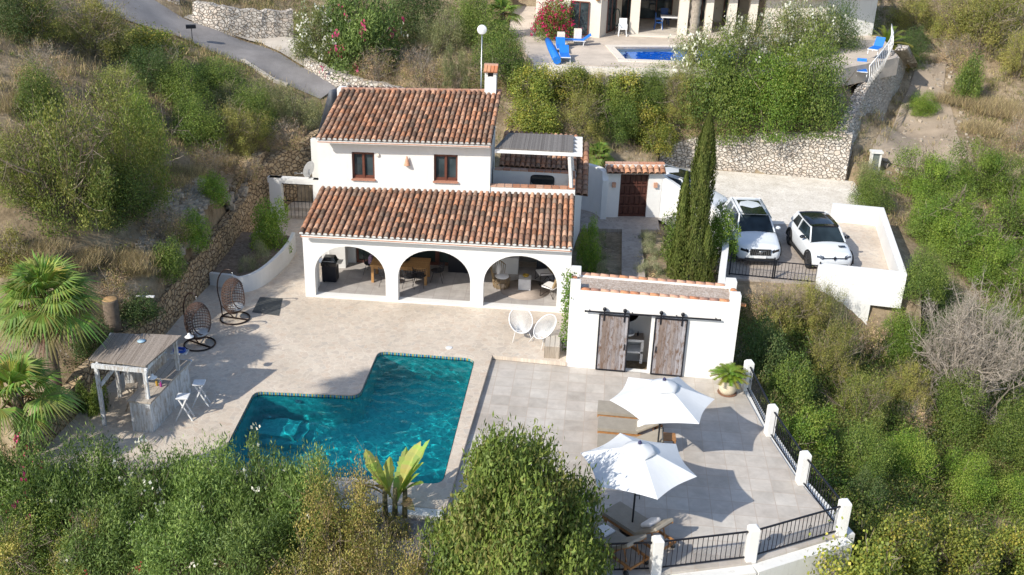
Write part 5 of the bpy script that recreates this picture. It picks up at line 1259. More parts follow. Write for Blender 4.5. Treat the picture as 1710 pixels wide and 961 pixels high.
dining_chair(2.85,1.3, math.radians(90), 'black rattan chair in front of the oak table seen through the first arch')
dining_chair(3.75,1.3, math.radians(90), 'black rattan chair in front of the oak table just inside the second arch')
dining_chair(4.15,1.45, math.radians(80), 'black rattan chair with a striped cushion near the right table leg')
dining_chair(4.75,2.0, math.radians(180), 'black rattan chair at the right end of the oak table')
soft_box((2.05,2.35,.66), (.14,.36,.34), 0, 'cushion', mat_plain('patterned_cushion', (.42,.30,.45), .9, var=.6, vscale=25), 'purple and white patterned cushion on the left dining chair', 'cushion')
mb = MB(); mb.lathe((3.45,2.1,.81), [(.08,0),(.2,.06),(.27,.16),(.25,.16),(.18,.07),(0.0001,.03)], 20); tag(mb.build('bowl', M['blackrattan']), 'dark bowl on the oak dining table', 'bowl')
bq = thing('barbecue', 'black gas barbecue standing inside the first arch', 'barbecue', (.62,1.5,.06))
mb = MB(); mb.box((.62,1.5,.42), (.55,.5,.66)); mb.build('cabinet', M['black_metal'], bq)
mb = MB(); mb.box((.62,1.48,.82), (.6,.5,.14)); mb.box((.62,1.5,.98), (.56,.42,.2), taper=.7); mb.build('hood', mat_plain('gloss_black', (.01,.01,.012), .2), bq)
mb = MB(); mb.box((.98,1.5,.86), (.24,.42,.03)); mb.box((.27,1.5,.86), (.2,.42,.03)); mb.build('side_shelf', M['steel'], bq)
mb = MB(); mb.tube([(.4,1.22,.96),(.85,1.22,.96)], .012, 6); mb.build('handle', M['steel'], bq)
for i in (-.2,.2): 
    for j in (-.2,.2): mb = MB(); mb.lathe((.62+i,1.5+j,.10), [(0.0001,-.015),(.045,-.015),(.045,.015),(0.0001,.015)], 10, None, Matrix.Rotation(math.pi/2,3,'X')); mb.build('wheel', M['black_metal'], bq)
# lounge corner
p = W(877,468,.06); mb = MB(); mb.lathe((8.25,1.62,.06), [(0.0001,.0),(.95,.0),(.97,.012),(0.0001,.014)], 40); tag(mb.build('round_rug', mat_plain('jute_rug', (.40,.33,.28), .95, var=.12, vscale=6)), 'round jute rug under the white cube table in the third arch', 'rug')
mb = MB(); mb.box((8.22,1.72,.315), (.48,.44,.46)); o = mb.build('cube_table', mat_plain('pale_marble', (.66,.66,.66), .4, var=.15, vscale=5)); bevel_mod(o, .01); tag(o, 'white marble cube table on the round jute rug', 'side table')
mb = MB(); mb.lathe((8.25,1.75,.545), [(.05,0),(.12,.05),(.13,.10),(.11,.10),(0.0001,.04)], 14); tag(mb.build('fruit_bowl', mat_plain('brass', (.5,.33,.05), .3, .5)), 'small brass bowl on the white cube table', 'bowl')
rc = thing('rattan_armchair', 'golden rattan armchair with a white cushion at the left of the third arch', 'armchair', (7.3,1.75,.06))
M['rattan'] = mat_plain('golden_rattan', (.30,.21,.11), .6, var=.2, vscale=20)
mb = MB()
for k in range(7): r_ = .34-.02*abs(k-3); mb.tube([(7.3+r_*math.cos(t*math.pi/8), 1.75+r_*math.sin(t*math.pi/8), .10+k*.055) for t in range(16)], .012, 5, closed=True)
for k in range(12): a = k*math.pi/6; mb.tube([(7.3+.30*math.cos(a),1.75+.3*math.sin(a),.06),(7.3+.36*math.cos(a),1.75+.36*math.sin(a),.5)], .011, 5)
mb.build('base', M['rattan'], rc)
mb = MB()
for k in range(15):
    a = math.radians(75+150*k/14); x, y = 7.3+.36*math.cos(a), 1.75+.36*math.sin(a); h = .75+.35*math.cos(math.radians((k-7)*11)); mb.tube([(x,y,.48),(x+.10*math.cos(a),y+.1*math.sin(a),h)], .013, 5)
mb.tube([(7.3+.46*math.cos(math.radians(75+150*k/14)), 1.75+.46*math.sin(math.radians(75+150*k/14)), .75+.35*math.cos(math.radians((k-7)*11))) for k in range(15)], .018, 6)
mb.build('backrest', M['rattan'], rc)
mb = MB(); mb.ellipsoid((7.33,1.7,.55), (.28,.28,.08)); mb.ellipsoid((7.18,1.78,.80), (.10,.22,.22)); mb.build('cushions', M['towel'], rc)
def wire_chair(x, y, face, label):
    t = thing('wire_chair', label, 'armchair', (x,y,.06), face, 'low armchairs at the right of the third arch')
    mb = MB()
    for s_ in (-1,1): mb.tube([(-.3,s_*.3,0),(-.05,s_*.2,.3),(.28,s_*.32,0)], .013, 6); mb.tube([(-.3,s_*.3,0),(-.28,s_*.3,.42),(.25,s_*.3,.5),(.28,s_*.32,0)], .012, 6)
    mb.bar((-.28,-.3,.36),(-.28,.3,.36),.022); mb.bar((.22,-.3,.36),(.22,.3,.36),.022)
    mb.build('frame', M['dark_bronze'], t, True)
    mb = MB(); mb.box((0,0,.40), (.58,.56,.06)); mb.build('seat', M['towel'], t, True); bevel_mod(t.children[-1], .02)
    mb = MB(); mb.box((-.30,0,.64), (.06,.56,.42), M=Matrix.Rotation(math.radians(-18), 3, 'Y')); mb.build('backrest', M['rattan'], t, True); bevel_mod(t.children[-1], .02)
wire_chair(9.25,1.25, math.radians(150), 'bright wire armchair in the sun beside the right pier of the third arch')
wire_chair(8.95,2.5, math.radians(200), 'shaded armchair with pale cushion in front of the dark fireplace')
# ------------------------------------------------------------------ garden bar
M['whitewash'] = mat_planks('whitewashed_boards', [(.62,.63,.64),(.72,.73,.74),(.55,.56,.57)], .145, 'X', .8, worn=(.42,.38,.34))
M['whitewashY'] = mat_planks('whitewashed_boards_side', [(.62,.63,.64),(.72,.73,.74),(.55,.56,.57)], .145, 'Y', .8, worn=(.42,.38,.34))
M['reed2'] = mat_planks('brown_reed', [(.27,.225,.19),(.34,.29,.25),(.22,.18,.15),(.38,.33,.29)], .03, 'X')
bar = thing('garden_bar', 'whitewashed wooden garden bar with a reed roof by the rubble wall', 'bar', (-2.9,-9,0))
F1 = Vector((-3.64,-9.62,0)); F2 = Vector((-2.16,-9.72,0)); B2 = Vector((-1.90,-7.98,0)); B1 = Vector((-3.85,-7.98,0))
zt = 2.22; q = [W(147,600,2.12), W(243,613,2.12), W(303,562,2.30), W(187,556,2.30)]
def quadslab(mb, q, th): mb.add([v.copy() for v in q]+[v-Vector((0,0,th)) for v in q], [(0,1,2,3),(7,6,5,4),(0,4,5,1),(1,5,6,2),(2,6,7,3),(3,7,4,0)])
h0 = q[0].lerp(q[1], .49); h1 = q[3].lerp(q[2], .42); e = .018
mb = MB(); quadslab(mb, [q[0], h0-Vector((.02,0,0)), h1-Vector((.02,0,0)), q[3]], .05); quadslab(mb, [h0+Vector((.02,0,.03)), q[1]+Vector((0,0,.03)), q[2]+Vector((0,0,.03)), h1+Vector((.02,0,.03))], .05)
mb.build('reed_roof', M['reed2'], bar)
for (f, c) in ((F1, q[0]), (F2, q[1]), (B2, q[2]), (B1, q[3])):
    mb = MB(); tp = Vector((f.x, f.y, c.z-.10)); mb.bar((f.x, f.y, 0), tp, .10, .10); mb.build('post', M['whitewash'], bar)
mb = MB(); zz = q[0].z-.12; mb.bar((F1.x-.12, F1.y, zz), (F2.x+.08, F2.y, zz), .08, .13); mb.bar((F1.x,F1.y+.05,zz), (B1.x,B1.y,q[3].z-.12), .07, .12); mb.bar((F2.x,F2.y+.05,zz), (B2.x,B2.y,q[2].z-.12), .07, .12); mb.bar((B1.x,B1.y,q[3].z-.16), (B2.x,B2.y,q[2].z-.16), .07, .12)
mb.bar((F1.x+.05,F1.y+.0,1.35), (F1.x+.5,F1.y+.9,1.95), .06, .10); mb.build('roof_frame', M['whitewash'], bar)
mb = MB(); mb.prism([(-2.68,-9.86),(-2.07,-9.88),(-2.04,-9.72),(-2.66,-9.70)], 0, 1.02); mb.build('end_panel', M['whitewash'], bar)
mb = MB(); mb.prism([(-2.12,-9.70),(-2.045,-9.70),(-1.80,-7.4),(-1.88,-7.4)], 0, 1.02); mb.build('front_panel', M['whitewashY'], bar)
mb = MB(); mb.prism([(-2.72,-9.92),(-2.0,-9.94),(-1.74,-7.35),(-2.42,-7.3)], 1.02, 1.08); mb.build('counter_top', mat_planks('counter_boards', [(.42,.36,.30),(.5,.44,.37)], .2, 'X'), bar)
mb = MB(); mb.prism([(-3.85,-7.55),(-2.45,-7.45),(-2.45,-7.40),(-3.85,-7.5)], 0, 1.35); mb.prism([(-2.6,-7.42),(-1.8,-7.38),(-1.8,-7.05),(-2.6,-7.1)], 0.9, 0.95); mb.build('back_panel', M['whitewash'], bar)
def enamel_lamp(p, lb):
    t = thing('pendant_lamp', lb, 'lamp', p, 0, 'white enamel lamps on the garden bar')
    mb = MB(); mb.lathe(p, [(.14,-.06),(.13,-.05),(.06,-.01),(.035,.06),(.0001,.07)], 18); mb.build('shade', M['white_metal'], t)
    mb = MB(); mb.tube([p, p+Vector((0,0,.16))], .008, 6); mb.build('cord', M['black_metal'], t)
enamel_lamp(W(254,628,1.72), 'white enamel lamp above the near end of the bar counter')
enamel_lamp(Vector((-1.70,-7.35,1.98)), 'pale blue enamel lamp under the far corner of the reed roof')
def stool(x, y, face, label, wood=False):
    t = thing('bar_stool', label, 'bar stool', (x,y,0), face, None if wood else 'white folding stools along the bar'); mm = M['greywood'] if wood else M['white_metal']; h = .78
    mb = MB(); mb.box((0,0,h), (.36,.34,.045)); mb.build('seat', mm, t, True); bevel_mod(t.children[-1], .012)
    for s_ in (-1,1):
        mb = MB(); mb.bar((-.24,s_*.15,0), (.12,s_*.15,h-.02), .03, .04); mb.build('leg', mm, t, True)
        mb = MB(); mb.bar((.24,s_*.12,0), (-.12,s_*.12,h-.02), .03, .04); mb.build('leg', mm, t, True)
    mb = MB(); mb.bar((-.13,-.15,.24), (-.13,.15,.24), .025); mb.bar((.13,-.13,.24), (.13,.13,.24), .025); mb.build('foot_bar', mm, t, True)
stool(-1.42,-9.0, .1, 'nearer white folding stool at the garden bar'); stool(-1.22,-8.15, .15, 'farther white folding stool at the garden bar')
stool(-3.15,-8.6, .3, 'weathered wooden stool behind the bar counter', True)
for x, y, h, c, lb in ((-2.18,-8.98,.24,(.45,.28,.05),'amber bottle on the bar counter'),(-2.10,-8.88,.22,(.5,.5,.52),'clear bottle on the bar counter'),(-2.04,-9.02,.18,(.35,.05,.22),'magenta bottle on the bar counter')):
    mb = MB(); mb.lathe((x,y,1.08), [(.035,0),(.038,.01),(.038,h*.6),(.014,h*.78),(.014,h),(0.0001,h)], 12); tag(mb.build('bottle', mat_plain('bottle_'+lb.split()[0], c, .15)), lb, 'bottle')
mb = MB(); c0 = Vector((-2.1,-7.25,1.35))
for k in range(3): mb.tube([c0+Vector((.19*math.cos(t*math.pi/10), .12*math.sin(t*math.pi/10), k*.03+.01*math.sin(t))) for t in range(20)], .018, 6, closed=True)
tag(mb.build('garden_hose', mat_plain('blue_hose', (.01,.06,.35), .4)), 'coiled blue hose hanging under the reed roof', 'hose')
mb = MB(); mb.box((-2.1,-7.25,1.31), (.5,.34,.03)); mb.build('shelf', M['whitewash'], bar)
mb = MB(); mb.lathe((0,0,0), [(0.0001,0),(.12,0),(.12,.02),(0.0001,.025)], 16); o = mb.build('blue_plate', mat_plain('pale_blue', (.35,.5,.62), .4)); o.location = h0.lerp(h1,.72)+Vector((.22,0,.045)); tag(o, 'pale blue disc lying on the reed roof', 'plate')
# outdoor shower, stump
sh_ = thing('outdoor_shower', 'thin steel outdoor shower arm on the rubble wall behind the bar', 'shower', (-4.35,-5.0,0))
p0 = W(276,560,.6); p1 = W(273,513,1.55); mb = MB(); mb.tube([(-4.35,-5.0,-.0),(-4.35,-5.0,2.0),(-4.30,-5.0,2.06),(-3.95,-4.95,2.06)], .014, 6); mb.build('pipe', M['steel'], sh_)
mb = MB(); mb.box((-3.85,-4.95,2.05), (.26,.10,.04)); mb.build('shower_head', M['white_metal'], sh_)
g = G(190,548); mb = MB(); mb.lathe((g.x,g.y,g.z-.1), [(.30,0),(.25,.25),(.245,1.0),(.235,1.06)], 18); ts = thing('tree_stump', 'tall sawn tree stump on the slope behind the garden bar', 'tree stump', g)
mb.build('trunk', M['bark'], ts); mb = MB(); mb.lathe((g.x,g.y,g.z-.1), [(.232,1.06),(.22,1.075),(0.0001,1.08)], 18); mb.build('cut_face', mat_plain('cut_wood', (.42,.26,.12), .8, var=.25, vscale=8), ts)

# ------------------------------------------------------------------ cars
M['car_white'] = mat_plain('white_car_paint', (.66,.685,.71), .2, var=.02, bumps=0, spec=.6)
M['car_glass'] = mat_glass_dark('car_glass', (.012,.018,.022), .03); M['car_black'] = mat_plain('gloss_black_paint', (.008,.010,.016), .08, bumps=0, spec=.7)
M['rubber'] = mat_plain('rubber', (.015,.015,.016), .8, bumps=0); M['rim'] = mat_plain('alloy_rim', (.16,.16,.17), .3, .8, bumps=0); M['rim_silver'] = mat_plain('silver_rim', (.5,.5,.52), .3, .8, bumps=0)
def smoothstep(t): t = max(0, min(1, t)); return t*t*(3-2*t)
def make_car(name, label, L_, W_, Hb, H, wheelbase, wr, roof_mat, prof, green, rim, gh_w=.80, nose=.5):
    """local frame: front towards -Y, z up, origin on the ground in the middle.
    prof: deck height h(y) control points (y/L from 0 front to 1 rear, z); green: (y windscreen base, y roof front, y roof rear, y rear base)"""
    t = thing(name, label, 'car', (0,0,0))
    def interp(pts, x):
        for (a, za), (b, zb) in zip(pts[:-1], pts[1:]):
            if a <= x <= b: return za+(zb-za)*smoothstep((x-a)/(b-a))
        return pts[-1][1]
    NY, mb = 34, MB(); sec = []
    front_ax = -wheelbase/2+ (L_*0.0); 
    for i in range(NY+1):
        u = i/NY; y = -L_/2+L_*u
        edge = min(u, 1-u); hw = W_/2*(1-.30*max(0, 1-edge/.10)**2.2*(1 if u < .5 else .8)) if edge < .10 else W_/2
        hw *= (1-.02*math.cos(2*math.pi*u))
        deck = interp(prof, u); zb = .20+.10*max(0, 1-edge/.06); sh = deck-.08
        pts = [(0,zb),(hw*.86,zb),(hw*.98,zb+.10),(hw*1.0,.50),(hw*.985,sh-.10),(hw*.93,sh+.02),(hw*.80,deck+.0),(hw*.4,deck+.035),(0,deck+.045)]
        sec.append([(x,y,z) for x, z in pts]+[(-x,y,z) for x, z in pts[-2:0:-1]])
    k = len(sec[0]); mb.v = [p for s_ in sec for p in s_]
    for i in range(NY):
        for j in range(k): mb.face((i*k+j, i*k+(j+1) % k, (i+1)*k+(j+1) % k, (i+1)*k+j), None, True)
    mb.face([j for j in range(k)][::-1], None, True); mb.face([NY*k+j for j in range(k)], None, True)
    body = mb.build('body', M['car_white'], t, True); smooth_mod(body, 1)
    # greenhouse
    y0, y1, y2, y3 = [-L_/2+L_*v for v in green]; zb0 = interp(prof, green[0])+.02; zb3 = interp(prof, green[3])+.0
    def ring(y, hw, z, yy=None): return [(-hw, y, z), (hw, y, z)]
    bw = W_/2*.89; tw = W_/2*.70; rz = H-.05
    bl = [(-bw*.93,y0,zb0),(bw*.93,y0,zb0),(bw,y0+.55,zb0+.06),(bw,(y1+y2)/2,Hb+.02),(bw*.93,y3-.35,Hb+.02),(bw*.80,y3,zb3),(-bw*.80,y3,zb3),(-bw*.93,y3-.35,Hb+.02),(-bw,(y1+y2)/2,Hb+.02),(-bw,y0+.55,zb0+.06)]
    tl = [(-tw*.92,y1,rz-.02),(tw*.92,y1,rz-.02),(tw,y1+.30,rz),(tw,(y1+y2)/2,rz+.01),(tw*.97,y2-.2,rz-.02),(tw*.86,y2,rz-.05),(-tw*.86,y2,rz-.05),(-tw*.97,y2-.2,rz-.02),(-tw,(y1+y2)/2,rz+.01),(-tw,y1+.30,rz)]
    mb = MB(); mb.v = bl+tl; n = 10
    for i in range(n): mb.face((i, (i+1) % n, n+(i+1) % n, n+i))
    mb.face(list(range(n, 2*n))); mb.build('windows', M['car_glass'], t, True)
    # windscreen piece proud
    def quad(name, pts, mat, th=.012, bev=0):
        q = MB(); P = [Vector(p) for p in pts]; nn = (P[1]-P[0]).cross(P[-1]-P[0]).normalized()*th
        q.add([p for p in P]+[p+nn for p in P], [tuple(range(len(P)))[::-1], tuple(range(len(P), 2*len(P)))]+[(i, (i+1) % len(P), len(P)+(i+1) % len(P), len(P)+i) for i in range(len(P))])
        return q.build(name, mat, t, True)
    ws = quad('windscreen', [(-bw*.88,y0+.03,zb0+.02),(bw*.88,y0+.03,zb0+.02),(tw*.86,y1-.03,rz-.035),(-tw*.86,y1-.03,rz-.035)], M['car_glass'])
    # roof
    mb = MB(); rp = []; NR = 8
    for i in range(NR+1):
        u = i/NR; y = y1+(y2-y1)*u-.0; zz = rz+.02+.04*math.sin(math.pi*min(1, u*1.05))-.05*max(0,u-.75)*4*.3; hw = tw*(1.03-.08*abs(u-.45))
        rp.append([(-hw,y,zz-.05),(-hw*.97,y,zz),(-hw*.5,y,zz+.02),(0,y,zz+.027),(hw*.5,y,zz+.02),(hw*.97,y,zz),(hw,y,zz-.05)])
    mb.v = [p for r in rp for p in r]
    for i in range(NR):
        for j in range(6): mb.face((i*7+j, i*7+j+1, (i+1)*7+j+1, (i+1)*7+j), None, True)
    mb.face(range(7)); mb.face([NR*7+j for j in range(7)][::-1]); ro = mb.build('roof', roof_mat, t, True)
    # pillars
    mb = MB()
    for s_ in (-1,1):
        mb.bar((s_*bw*.93,y0+.02,zb0),(s_*tw*.95,y1,rz), .06,.05); mb.bar((s_*bw*1.0,(y1+y2)/2+.05,Hb),(s_*tw*1.0,(y1+y2)/2+.05,rz+.01), .05,.08); mb.bar((s_*bw*.90,y3-.22,Hb),(s_*tw*.92,y2-.12,rz-.02), .10,.20)
        mb.bar((s_*tw*.97,y1,rz),(s_*tw*1.0,y2-.2,rz), .05,.05)
    mb.build('pillars', roof_mat if roof_mat is not M['car_black'] else M['car_white'], t, True)
    # wheels
    for s_ in (-1,1):
        for yy in (-wheelbase/2-.03, wheelbase/2-.03):
            w = MB(); Ry = Matrix.Rotation(math.pi/2, 3, 'Y'); cx_ = s_*(W_/2-.10)
            w.lathe((cx_,yy,wr), [(wr*.66,-.11),(wr*.96,-.11),(wr,-.08),(wr,.08),(wr*.96,.11),(wr*.66,.11)], 22, None, Ry)
            wo = w.build('wheel', M['rubber'], t, True)
            w = MB(); 
            for k_ in range(5):
                a = k_*2*math.pi/5; w.bar((cx_+s_*.10,yy,wr),(cx_+s_*.10,yy+wr*.66*math.cos(a),wr+wr*.66*math.sin(a)), .03,.08, up=(1,0,0))
            w.lathe((cx_,yy,wr), [(wr*.66,-.09),(wr*.70,-.115),(wr*.70,.115),(wr*.66,.09)], 20, None, Ry); w.lathe((cx_,yy,wr), [(0.0001,s_*.02),(wr*.66,s_*.02)], 20, None, Ry)
            w.build('rim', rim, wo, True)
            w = MB(); arc = [(s_*(W_/2-.012), yy+(wr+.05)*math.cos(a_), wr+(wr+.05)*math.sin(a_)) for a_ in [math.pi*j/14 for j in range(15)]]
            w.tube(arc, .045, 6); w.build('wheel_arch', M['rubber'], t, True)
    # mirrors
    for s_ in (-1,1):
        mb = MB(); mb.ellipsoid((s_*(W_/2+.06), y0+.42, Hb+.08), (.12,.08,.075), 12, 8); mb.bar((s_*(W_/2-.08),y0+.42,Hb+.02),(s_*(W_/2+.03),y0+.42,Hb+.05), .05); mb.build('mirror', M['car_white'] if roof_mat is M['car_white'] else M['car_black'], t, True)
    # side trim
    for s_ in (-1,1):
        mb = MB(); mb.bar((s_*W_/2*.995,-wheelbase/2+wr+.05,.22),(s_*W_/2*.995,wheelbase/2-wr-.1,.22), .04,.12); mb.build('sill_trim', M['rubber'], t, True)
    return t, quad, interp
prof = [(0,.62),(.06,.88),(.28,1.06),(.5,1.08),(.9,1.10),(1,.95)]
suv, quad, ip = make_car('parked_car', 'large white estate car with a glass sunroof parked nose to the iron gate', 4.70, 1.90, 1.06, 1.66, 2.87, .37, M['car_white'], prof, (.27,.42,.86,.98), M['rim_silver'])
yf = -2.35
mb = MB(); mb.box((0,-.03,1.678), (.98,.95,.02)); mb.box((0,.90,1.672), (.98,.62,.02)); mb.build('sunroof', M['car_black'], suv, True)
mb = MB(); mb.box((0,yf+.015,.66), (.86,.05,.26)); g_ = mb.build('grille', M['rubber'], suv, True)
mb = MB(); [mb.box((-.40+.08*k,yf-.012,.66), (.012,.02,.22)) for k in range(11)]; mb.bar((-.2,yf-.03,.58),(.2,yf-.03,.74), .02); mb.lathe((0,yf-.035,.66), [(.055,-.01),(.075,-.01),(.075,.01),(.055,.01)], 18, None, Matrix.Rotation(math.pi/2,3,'X')); mb.build('grille_emblem', M['steel'], g_, True)
mb = MB(); mb.box((0,yf+.0,.33), (1.25,.05,.14)); mb.build('lower_intake', M['rubber'], suv, True)
mb = MB(); mb.box((0,yf-.02,.46), (.5,.012,.11)); mb.build('number_plate', M['white_metal'], suv, True)
for s_ in (-1,1):
    mb = MB(); mb.add([(s_*.50,yf+.04,.62),(s_*.50,yf+.05,.74),(s_*.86,yf+.42,.80),(s_*.90,yf+.34,.66)], [(0,1,2,3),(3,2,1,0)]); mb.bar((s_*.50,yf+.02,.68),(s_*.80,yf+.18,.72),.02,.10); mb.build('headlight', M['car_black'], suv, True)
mb = MB(); [mb.bar((s_*.62,.0-.9,1.66),(s_*.62,1.5,1.66),.03,.03) for s_ in (-1,1)]; mb.build('roof_rails', M['steel'], suv, True)
def place_car(c, cx_, cy_, heading): c.location = (cx_, cy_, 0.032); c.rotation_euler = (0,0,heading)
place_car(suv, 17.66, 7.6, math.radians(3))
prof2 = [(0,.60),(.05,.82),(.25,.98),(.5,1.0),(.88,1.02),(1,.85)]
ev, quad, ip = make_car('parked_car', 'small white hatchback with a glossy black roof parked beside the parking bay', 3.95, 1.80, 1.0, 1.52, 2.56, .35, M['car_black'], prof2, (.26,.40,.86,.97), M['rim'])
yf = -1.975
for s_ in (-1,1): mb = MB(); mb.add([(s_*.42,yf+.03,.60),(s_*.44,yf+.07,.76),(s_*.76,yf+.28,.80),(s_*.80,yf+.22,.60)], [(0,1,2,3),(3,2,1,0)]); mb.bar((s_*.46,yf+.03,.68),(s_*.72,yf+.15,.70),.02,.13); mb.build('headlight', mat_plain('lamp_glass', (.10,.12,.16), .1), ev, True)
mb = MB(); mb.bar((-.5,yf-.0,.70),(.5,yf-.0,.70), .02,.03); mb.build('nose_strip', M['car_black'], ev, True)
mb = MB(); mb.prism([(-.07,0),(0,-.10),(.07,0),(0,.10)], -.012, .012); 
mb.v = [(x, yf-.015+z, .70+y) for x, y, z in mb.v]; mb.build('emblem', M['car_black'], ev, True)
mb = MB(); mb.box((0,yf+.0,.34), (1.2,.05,.16)); mb.build('lower_intake', M['rubber'], ev, True)
mb = MB(); mb.box((.46,-1.35,.985), (.28,.14,.02)); mb.build('charge_display', M['car_black'], ev, True)
place_car(ev, 20.5, 6.9, math.radians(7))
c3 = dup(suv, (15.0,12.25,.012), math.radians(52), 'white car mostly hidden behind the white garden wall beside the wooden gateway')
suv['group'] = 'cars parked on the drive'; ev['group'] = 'cars parked on the drive'; c3['group'] = 'cars parked on the drive'
# meter cabinet
p = G(1458,286); mc = thing('meter_cabinet', 'small pale meter cabinet at the foot of the limestone wall corner', 'meter cabinet', p)
mb = MB(); z0 = p.z-.2
for x in (-.22,.22): mb.box((p.x+x,p.y,z0+.6), (.09,.34,1.2))
mb.box((p.x,p.y,z0+1.22), (.62,.46,.10)); mb.box((p.x,p.y+.1,z0+.6), (.36,.1,1.2)); mb.build('housing', M['stucco_worn'], mc)
mb = MB(); mb.box((p.x,p.y-.1,z0+.65), (.34,.04,1.05)); mb.build('door', mat_plain('grey_green', (.14,.16,.15)), mc)
# road mirror / round disc on pole and letterbox
p = W(807,150,6.55); rm = thing('road_mirror', 'round convex mirror on a tall thin pole behind the villa roof', 'mirror', (p.x,p.y+3,4.2))
bx_, by_ = p.x+.1, p.y+3.0; top = CAM+(CR*((805-855.0)/FPX)-CU*((50-480.5)/FPX)+CF)*((by_-CAM.y)/(CR*((805-855.0)/FPX)-CU*((50-480.5)/FPX)+CF).y)
mb = MB(); mb.tube([(top.x,by_,2.5),(top.x,by_,top.z)], .022, 8); mb.build('pole', M['steel'], rm)
dR = Matrix.Rotation(math.radians(75), 3, 'X') @ Matrix.Rotation(.2, 3, 'Y')
mb = MB(); mb.lathe(top, [(0.0001,-.02),(.19,-.02),(.21,0.0),(.19,.02),(0.0001,.03)], 22, None, dR); mb.build('disc', M['white_metal'], rm)
p = G(322,74); lb_ = thing('letterbox', 'dark letterbox on a thin post at the edge of the road', 'letterbox', p)
mb = MB(); mb.tube([p, p+Vector((0,0,.75))], .02, 6); mb.build('post', M['black_metal'], lb_); mb = MB(); mb.box(p+Vector((-.02,0,.85)), (.50,.22,.18), .4); mb.build('box', M['black_metal'], lb_)
# ------------------------------------------------------------------ neighbour's villa, pool and terrace
ZN = 5.0
nv = thing('neighbour_villa', 'cream neighbouring villa with square pillars above the blue pool', 'villa', (18, 31, ZN))
# facade lines
def NB(px, py, z=ZN): return W(px, py, z)
a = NB(960,58); b = NB(1000,63); c = NB(1052,52); d = NB(1135,62); 
mb = MB()
mb.prism([(7.0,31.5),(8.6,27.5),(10.98,27.0),(12.3,30.5),(12.3,35.5),(7.0,36)], 4.6, 8.9)     # left block
mb.build('left_wing_wall', M['stucco_cream'], nv)
for x0, x1, y0 in ((12.78,13.32,28.5),(15.65,16.2,28.6),(17.3,17.75,29.4),(18.65,19.15,29.5),(19.95,20.4,29.6)):
    mb = MB(); mb.prism([(x0,y0),(x1,y0),(x1,y0+.6),(x0,y0+.6)], 4.6, 7.4); mb.build('pillar', M['stucco_cream'], nv)
mb = MB(); mb.prism([(12.3,28.5),(24.6,29.5),(24.6,36),(12.3,36)], 7.4, 8.9); mb.build('upper_wall', M['stucco_cream'], nv)
mb = MB(); mb.prism([(12.2,33.4),(21.4,33.8),(21.4,34.8),(12.2,34.5)], 4.6, 7.4); mb.prism([(20.9,29.9),(24.6,30.1),(24.6,34.8),(20.9,34.5)], 4.6, 7.4); mb.build('rear_wall', M['stucco_cream'], nv)
mb = MB(); mb.prism([(24.6,30.6),(27.9,31.6),(27.9,36.5),(24.6,36.5)], 4.6, 8.4); mb.build('right_wing_wall', M['stucco_worn'], nv)
mb = MB(); mb.prism([(6.8,27.0),(28.2,28.6),(28.2,36.8),(6.8,36.8)], 8.9, 9.15); mb.build('flat_roof', M['stucco_cream'], nv)
def nwin(x0, x1, y, z0, z1, ang=0.0):
    f = MB(); cx_ = (x0+x1)/2; w = x1-x0; Rz = Matrix.Rotation(ang, 3, 'Z')
    def P(x, yy, z): q = Rz @ Vector((x, yy, 0)); return (cx_+q.x, y+q.y, z)
    for x in (-w/2, 0, w/2): f.bar(P(x,-.04,z0), P(x,-.03,z1), .08, .06)
    for z in (z0, z1): f.bar(P(-w/2,-.03,z), P(w/2,-.03,z), .08, .06)
    fo = f.build('window', M['wood_frame'], nv); g = MB(); g.add([P(-w/2,-.02,z0), P(w/2,-.02,z0), P(w/2,-.02,z1), P(-w/2,-.02,z1)], [(0,1,2,3)]); g.build('pane', M['glass'], fo)
a1 = math.atan2(3.5, 1.32)
nwin(11.64-.75, 11.64+.75, 28.75, 5.12, 7.2, a1)
a2 = math.atan2(-.5, 2.38); nwin(9.2, 10.3, 27.24, 5.12, 7.0, a2)
nwin(12.4,13.2,33.38,5.12,7.2); nwin(13.6,15.6,33.42,5.12,7.3); nwin(17.0,18.0,33.5,5.1,7.2); nwin(18.9,19.8,33.55,5.1,7.2); 
mb = MB(); mb.prism([(11.95,28.45),(20.8,28.9),(20.8,33.4),(12.25,33.4)], 4.9, 5.12); mb.build('porch_floor', M['concrete'], nv)
mb = MB(); mb.prism([(12.6,27.9),(16.4,28.1),(16.4,28.6),(12.6,28.44)], 4.9, 5.06); mb.build('porch_step', M['stucco_cream'], nv)
for px, py in ((991,6),(1010,6)):
    q = W(px, py, 7.0); mb = MB(); mb.lathe((10.75 if px<1000 else 11.25, 26.95 if px<1000 else 27.5, 7.3), [(.12,-.15),(.10,0),(.03,.16),(0.0001,.17)], 10, (.55,.3,.12)); mb.build('wall_lantern', M['tile_clean'], nv)
